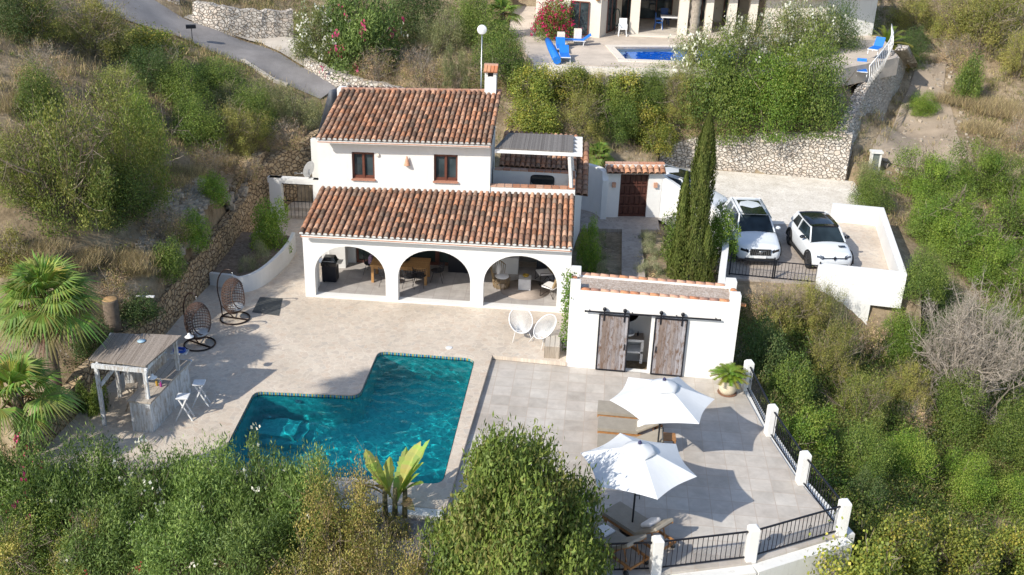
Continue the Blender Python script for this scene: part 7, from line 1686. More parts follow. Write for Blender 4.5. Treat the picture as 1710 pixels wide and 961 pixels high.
P_ = [
('dark',-20,-30,100,90,'dark green shrub in the top left corner of the hillside',LS),
('olive',10,-20,130,90,'loose olive shrub next to the dark shrub at the top left',LS),
('brush',20,60,140,170,'grey twiggy shrub below the top left corner',LS),
('olive',90,0,240,125,'tall airy olive shrub reaching towards the top of the road',LS),
('yellow',175,40,320,135,'yellow green shrub hugging the uphill bend of the road by the letterbox',LS),
('dark',195,80,300,165,'dark shrub in the hollow under the yellow green roadside shrub',LS),
('brush',225,70,335,160,'grey bare brush just below the letterbox',LS),
('green',255,110,360,200,'mid green shrub below the letterbox brush',LS),
('green',305,100,430,175,'green shrub along the lower edge of the road',LS),
('sage',330,135,450,215,'sage green shrub one row below the road edge',LS),
('sage',400,125,490,205,'sage green shrub where the white kerb ends beside the road',LS),
('sage',440,140,550,230,'feathery grey green shrub left of the villa roof',LS),
('brush',430,190,530,260,'dry brush above the golden rubble wall',LS),
('olive',370,185,470,270,'olive shrub on the bank above the white gateway',LS),
('green',270,165,390,265,'green shrub in the middle of the left hillside',LS),
('fresh',140,110,260,210,'olive shrub above the large yellow green tree',LS),
('fresh',25,160,225,405,'very large airy yellow green bush in the middle of the left hillside',LS),
('fresh',125,140,310,370,'large airy bush overlapping the right side of the biggest hillside bush',LS),
('fresh',-40,220,90,360,'airy yellow green bush cut by the left picture edge',LS),
('green',110,280,280,400,'green bush at the foot of the largest hillside bush',LS),
('bright',160,150,290,290,'bright green shrub between the two largest airy bushes',LS),
('green',20,120,120,230,'green shrub at the left below the twiggy shrub',LS),
('olive',330,180,440,280,'pale olive shrub uphill of the wide grey brush',LS),
('olive',-30,380,70,470,'small olive shrub at the left edge among the straw',LS),
('green',380,150,470,240,'fresh green shrub just below the white kerb',LS),
('hay',-10,80,90,200,'straw coloured grass tuft at the left edge below the twiggy shrub',LS),
('hay',20,160,110,240,'straw tuft between the twiggy shrub and the big yellow green bush',LS),
('hay',240,225,340,320,'pale straw tuft right of the big airy bushes',LS),
('brush',300,230,410,330,'wide grey brush above the broken rubble wall',LS),
('hay',330,215,420,290,'straw tuft behind the wide grey brush',LS),
('brush',380,260,450,325,'small grey brush beside the white gateway',LS),
('hay',-20,350,110,450,'broad straw tuft at the left edge above the fan palm',LS),
('hay',60,370,200,470,'broad straw tuft right of the fan palm crown',LS),
('hay',150,370,260,460,'straw tuft in the shade under the biggest bush',LS),
('hay',190,400,260,470,'small bright straw tuft above the tree stump',LS),
('brush',220,330,330,430,'grey brush on the stony bank left of the rubble wall',LS),
('bright',330,385,400,450,'low bright green plant on the bank left of the planter bush','ground plants above the rubble wall'),
('bright',285,440,370,515,'low bright green plant on top of the rubble wall behind the egg chairs','ground plants above the rubble wall'),
('green',255,470,330,550,'low green plant behind the outdoor shower','ground plants above the rubble wall'),
('dark',195,500,280,570,'dark low plant between the tree stump and the shower','ground plants above the rubble wall'),
('brush',150,440,240,530,'brown brush behind the tree stump',LS),
('dark',120,520,200,610,'dark shrub between the fan palm and the tree stump',LS),
('green',130,600,190,720,'green shrub behind the left post of the garden bar',LS),
('oleander_snow',478,0,600,130,'white flowered oleander at the end of the roadside wall','oleanders behind the villa'),
('oleander_pink',520,-30,680,150,'tall pink flowered oleander above the low cream wall','oleanders behind the villa'),
('dark',630,-40,760,90,'dark evergreen shrub behind the pink oleander',None),
('sage',680,10,800,110,'silvery olive coloured shrub above the bare stems behind the villa',None),
('brush',570,70,680,165,'thicket of bare stems behind the villa roof left of centre',None),
('brush',650,70,760,165,'thicket of bare stems behind the middle of the villa roof',None),
('green',740,-10,840,90,'green shrub behind the round mirror pole',None),
('sage',730,75,790,165,'bright reedy plant just behind the villa ridge',None),
('green',770,50,890,165,'green shrub behind the villa chimney',None),
('brush',770,90,860,170,'bare brush at the foot of the mirror pole',None),
('brush',1085,180,1160,262,'brown brush at the left end of the limestone wall',None),
('oleander_snow',1105,45,1225,185,'white flowered oleander beside the palm trunk at the blue pool','white oleanders by the blue pool'),
('oleander_snow',1170,20,1300,170,'white flowered oleander in front of the far pillars','white oleanders by the blue pool'),
('oleander_snow',1235,-10,1360,150,'tallest white flowered oleander in front of the cream villa','white oleanders by the blue pool'),
('oleander_snow',1290,5,1400,140,'white flowered oleander right of the tallest one','white oleanders by the blue pool'),
('dark',1340,0,1440,130,'dark bluish bush left of the curved railing',None),
('dark',1375,-5,1462,100,'dark bluish bush touching the date palm',None),
('green',1120,85,1270,262,'rounded green bush on top of the limestone wall, the left one','green bushes on the limestone wall'),
('bright',1200,60,1350,255,'rounded green bush in the middle of the limestone wall','green bushes on the limestone wall'),
('green',1275,70,1420,245,'rounded green bush at the corner of the limestone wall','green bushes on the limestone wall'),
('brush',1180,190,1270,250,'brown dry shrub hanging over the limestone wall',None),
('olive',1470,-20,1570,70,'olive shrub right of the date palm',RS),
('olive',1540,-20,1640,80,'olive shrub at the top of the right slope',RS),
('yellow',1610,-20,1720,70,'yellow green shrub in the top right corner',RS),
('olive',1650,50,1740,150,'olive shrub at the right edge below the top corner',RS),
('brush',1540,50,1640,130,'grey brush in the middle of the upper right slope',RS),
('dark',1490,45,1550,125,'dark bush between the date palm and the dirt track',RS),
('green',1585,85,1640,185,'narrow green shrub beside the dirt track',RS),
('hay',1620,110,1720,210,'straw tuft at the right edge above the feathery trees',RS),
('hay',1590,160,1680,240,'straw tuft right of the dirt track',RS),
('hay',1560,110,1650,190,'straw tuft beside the narrow green shrub',RS),
('brush',1660,180,1740,270,'grey brush at the right edge',RS),
('bright',1500,150,1570,200,'low green weed on the dirt track','low weeds on the dirt track'),
('olive',1560,-10,1720,120,'wide olive shrub below the top right corner',RS),
('feather',1470,225,1610,360,'feathery bright green tree behind the parking bay, the left one','feathery trees on the right'),
('feather',1560,215,1700,350,'feathery bright green tree standing against the dirt track','feathery trees on the right'),
('feather',1500,290,1650,430,'feathery bright green tree in the middle of the right side','feathery trees on the right'),
('feather',1610,280,1750,450,'feathery bright green tree cut by the right edge','feathery trees on the right'),
('feather',1570,360,1720,500,'feathery green tree just above the bare tree','feathery trees on the right'),
('green',1410,290,1500,360,'low green bush beside the meter cabinet',RS),
('sage',1420,265,1480,315,'small grassy shrub in front of the meter cabinet',RS),
('green',1490,420,1580,520,'green bush at the outer wall of the parking bay',RS),
('brush',1225,455,1330,560,'dry brush below the iron driveway gate',RS),
('olive',1290,460,1390,570,'olive brush below the parked hatchback and the gate',RS),
('dark',1225,520,1320,650,'dark shrub in the shadow of the pool house',RS),
('green',1270,580,1360,690,'green shrub in the shade right of the railing corner',RS),
('olive',1330,530,1440,660,'olive shrub under the parking bay wall',RS),
('brush',1400,520,1490,620,'dry brush below the corner of the parking bay',RS),
('bright',1440,500,1540,620,'bright shrub under the overhang of the parking bay',RS),
('fresh',1370,610,1490,740,'yellowish shrub in the middle of the right slope',RS),
('bright',1290,660,1400,780,'bright green shrub beside the right railing',RS),
('green',1370,700,1490,820,'green shrub right of the lower railing',RS),
('bright',1450,690,1570,820,'bright green shrub in the middle of the lower right slope',RS),
('green',1530,620,1650,740,'green shrub under the bare tree',RS),
('bright',1540,740,1660,850,'bright green shrub above the big vine at the lower right',RS),
('green',1620,660,1740,800,'green shrub at the right edge under the bare tree',RS),
('green',1630,520,1740,660,'green shrub behind the bare tree at the right edge',RS),
('dark',1400,780,1480,870,'dark shrub near the front corner post of the railing',RS),
('olive',1460,600,1560,700,'olive shrub left of the bare tree base',RS),
('brush',1480,650,1560,740,'dead brown brush in the lower right slope',RS),
('bright',1640,780,1760,880,'bright green shrub at the right edge above the vine',RS),
('yellow',1400,830,1560,985,'yellow green vine bush in front of the railing corner','vine bushes at the lower right'),
('yellow',1500,845,1660,1000,'yellow green vine bush along the bottom at the right','vine bushes at the lower right'),
('yellow',1620,850,1760,1000,'yellow green vine bush in the bottom right corner','vine bushes at the lower right'),
('olive',-30,860,110,1000,'yellow green scrub in the bottom left corner','scrub at the bottom left'),
('olive',80,850,210,990,'yellow green scrub right of the bottom left corner','scrub at the bottom left'),
('olive',130,790,240,900,'thin yellow green scrub in front of the pink oleander','scrub at the bottom left'),
('brush',200,860,330,970,'dead brown brush on the bare soil at the bottom','scrub at the bottom left'),
('brush',310,900,430,1000,'dry brush at the bottom between the hedge and the picture edge','scrub at the bottom left'),
('green',420,900,520,1000,'green weed clump at the bottom left of the bronze shrubs','scrub at the bottom left'),
('bright',412,328,498,432,'clipped rounded bush in the white planter bed',None),
('bright',955,355,1005,462,'bright green clipped hedge against the right side wall of the villa',None),
('lavender',392,415,436,462,'small lavender at the near end of the planter bed','lavenders in the planter bed'),
('lavender',415,398,462,450,'lavender in the middle of the planter bed','lavenders in the planter bed'),
('lavender',446,392,488,444,'lavender under the planter bush','lavenders in the planter bed'),
]
for (k, x0, y0, x1, y1, lb, gp) in P_:
    zz = 0.0 if ('garden path' in lb or 'clipped hedge' in lb or 'tall cypress' in lb) else (0.45 if 'planter bed' in lb else None)
    plant(k, x0, y0, x1, y1, lb, gp, z=zz)
HG = 'oleander hedge in front of the pool'
for (k, x, y, z, w, H, lb, gp) in [
 ('oleander_plain',-5.5,-13.9,-.9,1.35,3.3,'oleander at the left end of the front hedge',HG),
 ('oleander_pink',-3.9,-13.7,-.8,1.25,3.0,'pink flowered oleander in the front hedge below the garden bar',HG),
 ('oleander_plain',-2.3,-13.6,-.8,1.25,3.0,'oleander in the front hedge right below the bar stools',HG),
 ('oleander_white',-.7,-13.65,-.8,1.3,3.05,'white flowered oleander at the left corner of the pool',HG),
 ('oleander_plain',.9,-13.6,-.8,1.3,3.15,'oleander in the front hedge just right of the white flowered one',HG),
 ('oleander_white',2.3,-13.6,-.8,1.25,3.35,'oleander with scattered white flowers against the pool water',HG),
 ('oleander_plain',3.5,-13.8,-.8,1.15,3.2,'right end oleander of the front hedge next to the bronze shrubs',HG),
 ('oleander_plain',-1.3,-15.0,-1.1,1.2,2.3,'lower oleander clump below the white flowered one',HG),
 ('oleander_plain',.6,-15.1,-1.1,1.3,2.5,'lower oleander clump in the middle foot of the hedge',HG),
 ('oleander_plain',2.4,-15.1,-1.1,1.3,2.6,'lower oleander clump at the hedge foot left of the bronze shrubs',HG),
 ('green',-3.2,-15.0,-1.1,1.1,2.0,'green clump below the pink flowered oleander',HG),
 ('bronze',4.6,-14.7,-1.2,1.45,3.9,'bronze tinted small leaved shrub in front of the pool, left clump','bronze shrubs in front of the pool'),
 ('bronze',6.0,-15.9,-1.7,1.5,3.3,'bronze tinted small leaved shrub below the banana plant','bronze shrubs in front of the pool'),
 ('bronze',4.2,-16.4,-1.7,1.5,3.0,'bronze tinted shrub cut by the bottom edge of the picture','bronze shrubs in front of the pool')]:
    plant(k, 0, 700, 100, 900, lb, gp, at=((x, y, z), w/.86, H/.84))
for (x, y, w, lb) in [(11.05,7.2,.55,'farther lavender left of the garden path'),(10.95,5.6,.6,'middle lavender left of the garden path'),(11.0,3.9,.65,'nearer lavender left of the garden path'),(13.25,7.6,.55,'farther lavender right of the garden path'),(13.3,6.1,.6,'middle lavender right of the garden path'),(13.2,4.3,.65,'nearer lavender right of the garden path'),(11.1,2.2,.6,'lavender nearest the pool house roof left of the path'),(13.35,2.6,.6,'lavender nearest the pool house roof right of the path')]:
    plant('lavender', 0,0,1,1, lb, 'lavenders along the garden path', at=((x, y, -.1), w*1.25, .95))
plant('bronze', 0,0,1,1, 'bronze tinted low shrub hiding the foot of the banana plant', 'bronze shrubs in front of the pool', at=((5.7,-13.75,-1.2), .95, 2.2))
VB = 'vine bushes at the lower right'
plant('yellow', 0,0,1,1, 'yellow green vine hanging round the front corner post of the railing', VB, at=((17.75,-13.75,-2.9), 1.9, 4.6))
plant('yellow', 0,0,1,1, 'low yellow green vine at the foot of the white terrace wall', VB, at=((16.1,-14.9,-2.9), 1.5, 3.3))
plant('green', 0,0,1,1, 'low green weed under the long front railing panel', None, at=((13.6,-15.3,-2.6), 1.2, 1.7))
for i_, x in enumerate((8.3,9.6,10.9,12.2,13.6,15.0,16.4,17.8,19.2)):
    plant(('yellow','green','olive')[i_ % 3], 0,0,1,1, ['yellow green shrub at the far left of the cream pool wall','green shrub against the left of the cream pool wall','olive shrub below the left corner of the blue pool','yellow green shrub against the cream wall below the blue pool','green shrub against the cream wall below the palm trunk','olive shrub against the cream wall right of the palm trunk','yellow green shrub under the white oleanders','green shrub under the tallest white oleander','olive shrub at the right end of the cream pool wall'][i_], 'shrubs against the cream pool wall', at=((x, 18.75+(x-9)*.1, 3.1), 1.25, 2.25))
BK = 'yellow green shrubs on the bank below the blue pool'
for i_, (k, x0, y0, x1, y1, lb) in enumerate([
 ('yellow',835,105,940,195,'yellow green shrub right of the villa chimney'),('yellow',905,108,1010,190,'yellow green shrub below the rolled pool cover'),
 ('yellow',975,112,1085,195,'yellow green shrub under the left corner of the blue pool'),('green',1045,115,1150,200,'green shrub under the middle of the blue pool'),
 ('yellow',838,165,945,250,'yellow green shrub at the side of the pergola'),('olive',915,160,1020,255,'olive shrub behind the pergola end'),
 ('green',975,165,1075,250,'green shrub above the wooden gateway'),('yellow',1030,165,1130,255,'yellow green shrub above the right gateway pillar'),
 ('brush',900,195,990,262,'dry shrub low on the bank beside the pergola'),('yellow',1060,205,1135,268,'low yellow green shrub right above the gateway canopy'),
 ('green',1000,125,1100,215,'green shrub on the upper bank left of the bare soil'),('olive',1080,170,1180,262,'olive shrub above the white car beside the gateway'),('brush',1130,185,1230,255,'brown brush behind the cypress tip'),
 ('green',1105,150,1190,235,'green shrub at the left end of the limestone wall'),('bright',1180,130,1270,200,'bright green shrub between the white oleanders and the limestone wall'),
 ('green',1265,110,1360,190,'green shrub in front of the tallest white oleander')]): plant(k, x0, y0, x1, y1, lb, BK)
plant('green', 0,0,1,1, 'rounded green bush left of the tall cypress, purple tinged', None, at=((14.3,6.0,-.1), 1.05, 3.1))
plant('bright', 0,0,1,1, 'rounded yellow green bush right of the tall cypress', None, at=((16.0,4.7,.55), 1.02, 2.9))
plant('magenta', 0,0,1,1, 'magenta flowered bougainvillea at the corner of the cream villa', None, at=((8.35,26.2,4.95), 1.75, 3.2))
RT = 'feathery trees on the right'
for (k, x0, y0, x1, y1, lb, gp) in [('feather',1640,400,1790,560,'feathery green tree at the right edge level with the bare tree crown',RT),('feather',1500,310,1620,430,'feathery bright green tree touching the outer parking wall',RT),('feather',1530,330,1690,470,'broad feathery tree filling the gap right of the parking bay',RT),
 ('feather',1660,240,1800,370,'feathery tree at the right edge near the dirt track',RT),('green',1500,430,1600,540,'green shrub between the parking bay and the bare tree',RS),('feather',1560,470,1700,600,'feathery green growth tangled behind the bare tree',RT),
 ('dark',1520,500,1620,620,'dark shrub under the left of the bare tree',RS),('sage',1330,460,1420,560,'grassy sage shrub under the hatchback',RS),('olive',1250,480,1340,570,'olive shrub just outside the iron gate',RS)]:
    plant(k, x0, y0, x1, y1, lb, gp)
# big round bush
def bigbush():
    v, c = crown_cloud(901, 1.0, 1.0, .80, 90, 100000, .050, .021, [(.075,.12,.028),(.10,.155,.035),(.055,.095,.022),(.125,.17,.042),(.11,.125,.04)], up=-.1, blob=(.2,.32), shell=.5, spread=1.6, base=-.25, z0=.5, rmin=.42, zmin=-.75)
    tv, tc = twig_quads(902, 20, .7, .7, 1.0, .03, TWIG, 2)
    AR['big'] = [(quads_mesh('round_bush_foliage', v, c, M['leaf']), quads_mesh('round_bush_stems', tv, tc, M['leaf_dry']))]; KN['big'] = 'round_bush'; KC['round_bush'] = 'bush'
bigbush(); bb = plant('big', 725, 705, 1012, 1010, at=((9.0,-15.5,-2.4), 2.65, 9.8), label= 'very large rounded green bush at the bottom centre between the pool and the parasols')
# ---- fan palms
def fan_palm(base, top, label, nf=26, fr=1.15, seed=5, lean=0.0, trunk_r=.17, petiole=.75, yellow=()):
    r = random.Random(seed); t = thing('fan_palm', label, 'palm', base); mb = MB(); n = 9; path = [Vector(base).lerp(Vector(top), i/(n-1))+Vector((lean*math.sin(i/(n-1)*math.pi),0,0)) for i in range(n)]
    mb.tube(path, [trunk_r*(1.35-.45*i/(n-1)) for i in range(n)], 12); 
    mb.build('trunk', M['bark'], t)
    mb = MB()
    for k in range(40):   # dry skirt / fibres
        a = r.uniform(0, 6.28); z = top[2]-r.uniform(0,.7); p = Vector((top[0]+math.cos(a)*trunk_r, top[1]+math.sin(a)*trunk_r, z)); q = p+Vector((math.cos(a)*.22, math.sin(a)*.22, .15)); mb.bar(p, q, .03, .02, (.2,.12,.06))
    mb.build('leaf_bases', M['leaf_dry'], t)
    for k in range(nf):
        a = k*2.399+r.uniform(-.2,.2); el = math.radians(84-125*(k/nf)+r.uniform(-12,12)); mb = MB(); pl_ = petiole*(.7+.5*k/nf); d = Vector((math.cos(a)*math.cos(el), math.sin(a)*math.cos(el), math.sin(el)))
        c0 = Vector(top); c1 = c0+d*pl_; c1.z -= .10*pl_; mb.bar(c0, c1, .035, .02, (.16,.17,.04)); R_ = fr*r.uniform(.8,1.1)
        f = (c1-c0).normalized(); sd_ = f.cross(Vector((0,0,1))).normalized(); up = sd_.cross(f); base_c = (.20,.28,.06) if k not in yellow else (.40,.38,.09)
        if k > nf*.85: base_c = (.24,.19,.09)
        NS = 30
        for s_ in range(NS):
            th = math.radians(-105+210*s_/(NS-1)); dr = (f*math.cos(th)+sd_*math.sin(th)).normalized(); ll = R_*(1-.25*abs(th)/1.9)*r.uniform(.9,1.05); wd = 2*ll*.40*math.sin(math.radians(3.7))*.72
            sn = dr.cross(up).normalized(); col = tuple(x*r.uniform(.8,1.25) for x in base_c); m1 = c1+dr*ll*.55-Vector((0,0,ll*.05))+up*(.10*abs(math.sin(th))*ll); tip = c1+dr*ll-Vector((0,0,ll*r.uniform(.22,.42)))
            mb.add([c1, m1-sn*wd, m1+up*.012, m1+sn*wd, tip], [(0,1,2),(0,2,3),(1,4,2),(2,4,3)], col)
        mb.build('frond', M['leaf'], t)
b = W(112,738,-.6); tp = W(80,548,0); 
def vert_top(b, py):
    lo, hi = 0, 20
    for _ in range(40):
        m_ = (lo+hi)/2; v = b+Vector((0,0,m_))-CAM; y = 480.5-FPX*v.dot(CU)/v.dot(CF)
        if y > py: lo = m_
        else: hi = m_
    return b.z+lo
fan_palm(Vector((-5.45,-8.9,-.9)), (-5.25,-8.9,3.75), 'fan palm with spiky green crown left of the garden bar', 34, 1.15, 5, yellow=(3,))
fan_palm(Vector((-4.95,-11.8,-.6)), (-4.85,-11.8,2.3), 'lower fan palm at the left edge with one pale yellow fan', 22, 1.0, 8, yellow=(1,4,9))
# palm beyond the left picture edge whose shadow crosses the pool
fan_palm(Vector((-5.5,-16.9,-2.6)), (-5.5,-16.9,10.0), 'tall fan palm beyond the left end of the front hedge, shading the paving', 30, 1.15, 12, trunk_r=.22)
# small fan palm behind the court wall, larger one behind the villa
g = G(998,275); fan_palm(Vector((g.x,g.y,g.z)), (g.x,g.y,g.z+.5), 'small fan palm behind the curved court wall', 18, .7, 15, petiole=.4)
g = G(838,60); fan_palm(g, (g.x,g.y,g.z+1.3), 'fan palm behind the shrubs at the top centre', 18, .9, 17, petiole=.6)
# ---- date palms
def date_palm(base, h, label, nf=34, fl=1.9, seed=3, col=(.14,.19,.04), tr=.24, zig=True):
    r = random.Random(seed); t = thing('date_palm', label, 'palm', base); base = Vector(base); mb = MB(); N_ = 26; prof = []
    for i in range(N_): prof.append((tr*(1.12 if i % 2 else .92), h*i/(N_-1)))
    mb.lathe(base, prof, 14); mb.build('trunk', M['bark_pale'], t); top = base+Vector((0,0,h))
    for k in range(nf):
        a = k*2.399; el = math.radians(80-105*k/nf); mb = MB(); pts = []
        for s_ in range(10):
            u = s_/9; q = fl*u; pts.append(top+Vector((math.cos(a)*math.cos(el)*q, math.sin(a)*math.cos(el)*q, math.sin(el)*q-.55*fl*u*u*.8)))
        cc = tuple(x*r.uniform(.8,1.2) for x in (col if k < nf*.75 else (.28,.24,.06))); sx = Vector((-math.sin(a), math.cos(a), 0))
        mb.tube(pts, .014, 3, cc, caps=False)
        for s_ in range(1, 9):
            p, q = pts[s_], pts[s_+1]
            for m_ in range(4):
                b_ = p.lerp(q, m_/4); ll = .36*(1-.6*abs(s_/9-.45))
                for g_ in (-1,1): tip = b_+sx*g_*ll*.75+(q-p).normalized()*ll*.6-Vector((0,0,ll*.25)); mb.add([b_, b_+(q-p)*.22, tip], [(0,1,2)], cc)
        mb.build('frond', M['leaf'], t)
g = G(1478,92); date_palm((g.x,g.y,g.z), .6, 'low date palm with arching yellow green fronds by the curved railing', 40, 2.1, 3, (.20,.23,.04), .3)
g = W(1150,98,5.0); date_palm((g.x,g.y-1.2,4.2), 5.8, 'tall palm beside the blue pool, only its rough trunk in view', 30, 1.9, 4, (.16,.16,.05), .24)
g = W(1395,30,5.0); date_palm((g.x,g.y,5.0), 5.0, 'pale palm trunk in front of the right wing of the cream villa', 24, 1.7, 6, (.16,.16,.05), .2)
# ---- banana plant
bx_, by_ = 5.62, -12.75
ba = thing('banana_plant', 'banana plant with upright pale green leaves at the near end of the pool', 'banana plant', (bx_, by_, -1.0)); r = random.Random(4)
mb = MB()
for i in range(3): mb.tube([(bx_-.25+.25*i, by_-.15, -1.0), (bx_-.25+.27*i, by_-.12, .75)], [.10,.06], 8, (.22,.20,.10))
mb.build('stem', M['leaf'], ba)
for i in range(15):
    ax = r.uniform(-1, 1); el = r.uniform(58, 82)-14*abs(ax); ln = r.uniform(1.1, 1.75)*(1 if i < 11 else .75); bend = r.uniform(.1, .5)+(.5 if i >= 11 else 0); mb = MB()
    base = Vector((bx_+ax*.22+r.uniform(-.1,.1), by_-.12+r.uniform(-.15,.15), r.uniform(.1,.6))); hd = Vector((ax+r.uniform(-.3,.3), r.uniform(-.6,.6), 0)).normalized(); pts = []
    for s_ in range(13): u = s_/12; q = ln*u; pts.append(base+hd*(q*math.cos(math.radians(el))+bend*u*u*.45)+Vector((0,0,q*math.sin(math.radians(el))-bend*u*u*.6)))
    col = [(.34,.40,.09),(.26,.36,.08),(.46,.47,.12),(.22,.31,.07)][i % 4] if i < 11 else (.34,.25,.12)
    tw = r.uniform(0, 3.14); side = Vector((math.cos(tw), math.sin(tw), r.uniform(-.2,.2))); side = (side-hd*side.dot(hd)*.5).normalized(); rows = []
    for s_, p in enumerate(pts):
        u = s_/12; w = .20*math.sin(math.pi*min(1, max(0.02, (u-.14)/.86)))**.55 if u > .14 else .014; tl, tr2 = (r.uniform(.72, 1.0) if u > .14 else 1), (r.uniform(.72, 1.0) if u > .14 else 1); fold = Vector((0,0,1)).cross(side).normalized()*w*.35
        rows.append((p-side*w*tl+fold, p, p+side*w*tr2+fold))
    for s_ in range(12):
        a0, a1, a2 = rows[s_]; b0, b1, b2 = rows[s_+1]; c_ = tuple(x*r.uniform(.85,1.15) for x in col); mb.add([a0, a1, b1, b0], [(0,1,2,3)], c_, True); mb.add([a1, a2, b2, b1], [(0,1,2,3)], c_, True)
        if s_ > 3 and r.random() < .35: rows[s_+1] = (b0+(b1-b0)*.25, b1, b2+(b1-b2)*.2)
    mb.build('leaf', M['leaf'], ba)
# ---- cypress
def cypress(x, y, H, R_, label, seed):
    t = thing('cypress', label, 'cypress', (x,y,0)); r = np.random.default_rng(seed); n = int(9000*H*R_/2.2)
    z = r.random(n)**.85; ns = 14; prof = lambda z: R_*(np.minimum(1, z/.10+.65))*(1-z)**.55*(.82+.18*np.sin(z*9+1)); a = r.uniform(0, 2*math.pi, n)
    lob = 1+.16*np.sin(a*5+z*14)+.10*np.sin(a*9-z*25+2); rad = prof(z)*lob*(0.72+.28*r.random(n)); p = np.stack([x+rad*np.cos(a), y+rad*np.sin(a), z*H], 1)
    d = np.stack([np.cos(a)*.35, np.sin(a)*.35, np.ones(n)], 1)+rdir(n, r)*.35; nn = np.stack([np.cos(a), np.sin(a), np.full(n, .2)], 1)+rdir(n, r)*.5
    lc = ((np.sin(a*5+z*14)+np.sin(z*40+a*3))*1.2).astype(int)+r.integers(0,2,n)
    v, c = leaf_arrays(p-np.array([x,y,0]), d, nn, r.uniform(.09,.17,n), r.uniform(.03,.055,n), colmix([(.14,.18,.045),(.18,.215,.055),(.115,.15,.038),(.23,.245,.07)], n, r, lc))
    me = quads_mesh('crown', v, c, M['leaf']); o = bpy.data.objects.new('crown', me); COL.objects.link(o); o.parent = t
    mb = MB(); mb.tube([(x,y,-.1),(x,y,H*.8)], [.12,.03], 8); mb.build('trunk', M['bark'], t)
cypress(14.85, 3.5, 6.9, .88, 'tall dark cypress spire behind the pool house', 21)
cypress(14.25, 3.7, 4.5, .46, 'shorter slim cypress leaning against the left of the tall one', 22)
cypress(15.25, 3.2, 2.5, .42, 'lowest cypress clump at the right foot of the tall one', 23)
# ---- climbing plant on the pool house corner
r = np.random.default_rng(31); n = 900; zz = r.random(n)**.8*2.9; p = np.stack([9.93+r.normal(size=n)*.10-.02, -2.6+r.normal(size=n)*.25*(.4+zz/3)-.5, zz], 1)
v, c = leaf_arrays(p, rdir(n, r), rdir(n, r)+np.array([-.6,-1,.5]), r.uniform(.07,.13,n), r.uniform(.04,.06,n), colmix(BRIGHT, n, r)); o = bpy.data.objects.new('climbing_plant', quads_mesh('climbing_plant', v, c, M['leaf'])); COL.objects.link(o); tag(o, 'green climbing plant in the gap between the porch and the pool house', 'climber')
# ---- bare tree on the right
g = G(1600,690); bt = thing('bare_tree', 'large leafless grey tree with tangled twigs on the right slope', 'tree', g); v, c = twig_quads(77, 24, 2.9, 2.6, 3.4, .085, [(.44,.38,.33),(.50,.44,.38),(.36,.31,.27)], 4, .7)
v = v*np.array([.95,.95,1.5])+np.array([0,0,.1]); me = quads_mesh('branches', v, c, M['leaf_dry']); o = bpy.data.objects.new('branches', me); COL.objects.link(o); o.parent = bt
mb = MB(); mb.tube([g+Vector((0,0,-.2)), g+Vector((-.1,0,.5)), g+Vector((-.5,.2,1.2)), g+Vector((-1.0,.3,2.0))], [.11,.09,.07,.04], 8); mb.tube([g+Vector((0,0,.2)), g+Vector((.6,0,.9)), g+Vector((1.5,-.2,1.3))], [.08,.06,.03], 8); mb.build('trunk', M['bark_pale'], bt)
# ---- ground cover: uncountable low brush, dry grass, leaf litter
EXC = [PATIO, TERR, [(14.0,9.5),(14.2,19.4),(24.3,18.6),(24.8,3.3),(16.2,3.0)], [(5.5,27.6),(7.4,19.4),(11.2,19.2),(20.6,20.2),(24,21.3),(28.0,25.1),(29.2,37),(5,37)], [(9.9,8.5),(14,8.8),(14,11),(9.9,11.2)], [(-4.2,-12.6),(7.2,-13.0),(7.2,-9),(-4.2,-9)], [(0,2),(10.3,2),(10.3,10.5),(0,9.5)], [(5.0,-16.2),(7.2,-16.2),(7.2,-12),(5,-12)], [(9.9,-4.2),(15.7,-4.4),(15.7,-2.2),(9.9,-2.0)],
       [(11.6,-2),(12.8,-2),(12.8,9),(11.6,9)]]
roadp = [(p.x, p.y) for p in rl]+[(p.x, p.y) for p in rr][::-1]; EXC.append(roadp)
EXC.append([(p.x, p.y) for p in GW((307,36),(389,64),(438,78),(497,110),(562,150))]+[(p.x, p.y) for p in GW((345,22),(420,52),(500,70),(530,92),(590,132))][::-1])
TRACK = [(p.x, p.y) for p in GW((1440,330),(1480,250),(1510,190),(1520,100),(1590,105),(1600,180),(1640,230),(1600,300),(1480,320))]
def scatter(seed, n, box, dens=None, exc=EXC):
    r = np.random.default_rng(seed); x = r.uniform(box[0], box[1], n); y = r.uniform(box[2], box[3], n); k = np.ones(n, bool)
    for e in exc: k &= ~_inpoly(x, y, e)
    # only what can be seen
    z = terrain_z(x, y); V = np.stack([x-CAM.x, y-CAM.y, z-CAM.z], 1); dp = V@np.array(CF); u = FPX*(V@np.array(CR))/dp+855; v = 480.5-FPX*(V@np.array(CU))/dp
    k &= (dp > 2) & (u > -420) & (u < 2200) & (v > -160) & (v < 1200)
    return x[k], y[k], z[k], r
def nz(x, y, s, ph): return np.sin(x*s+ph)+np.sin(y*s*1.3+ph*2)+np.sin((x+y)*s*.7+ph*3)+.7*np.sin((x-y)*s*1.9+ph)
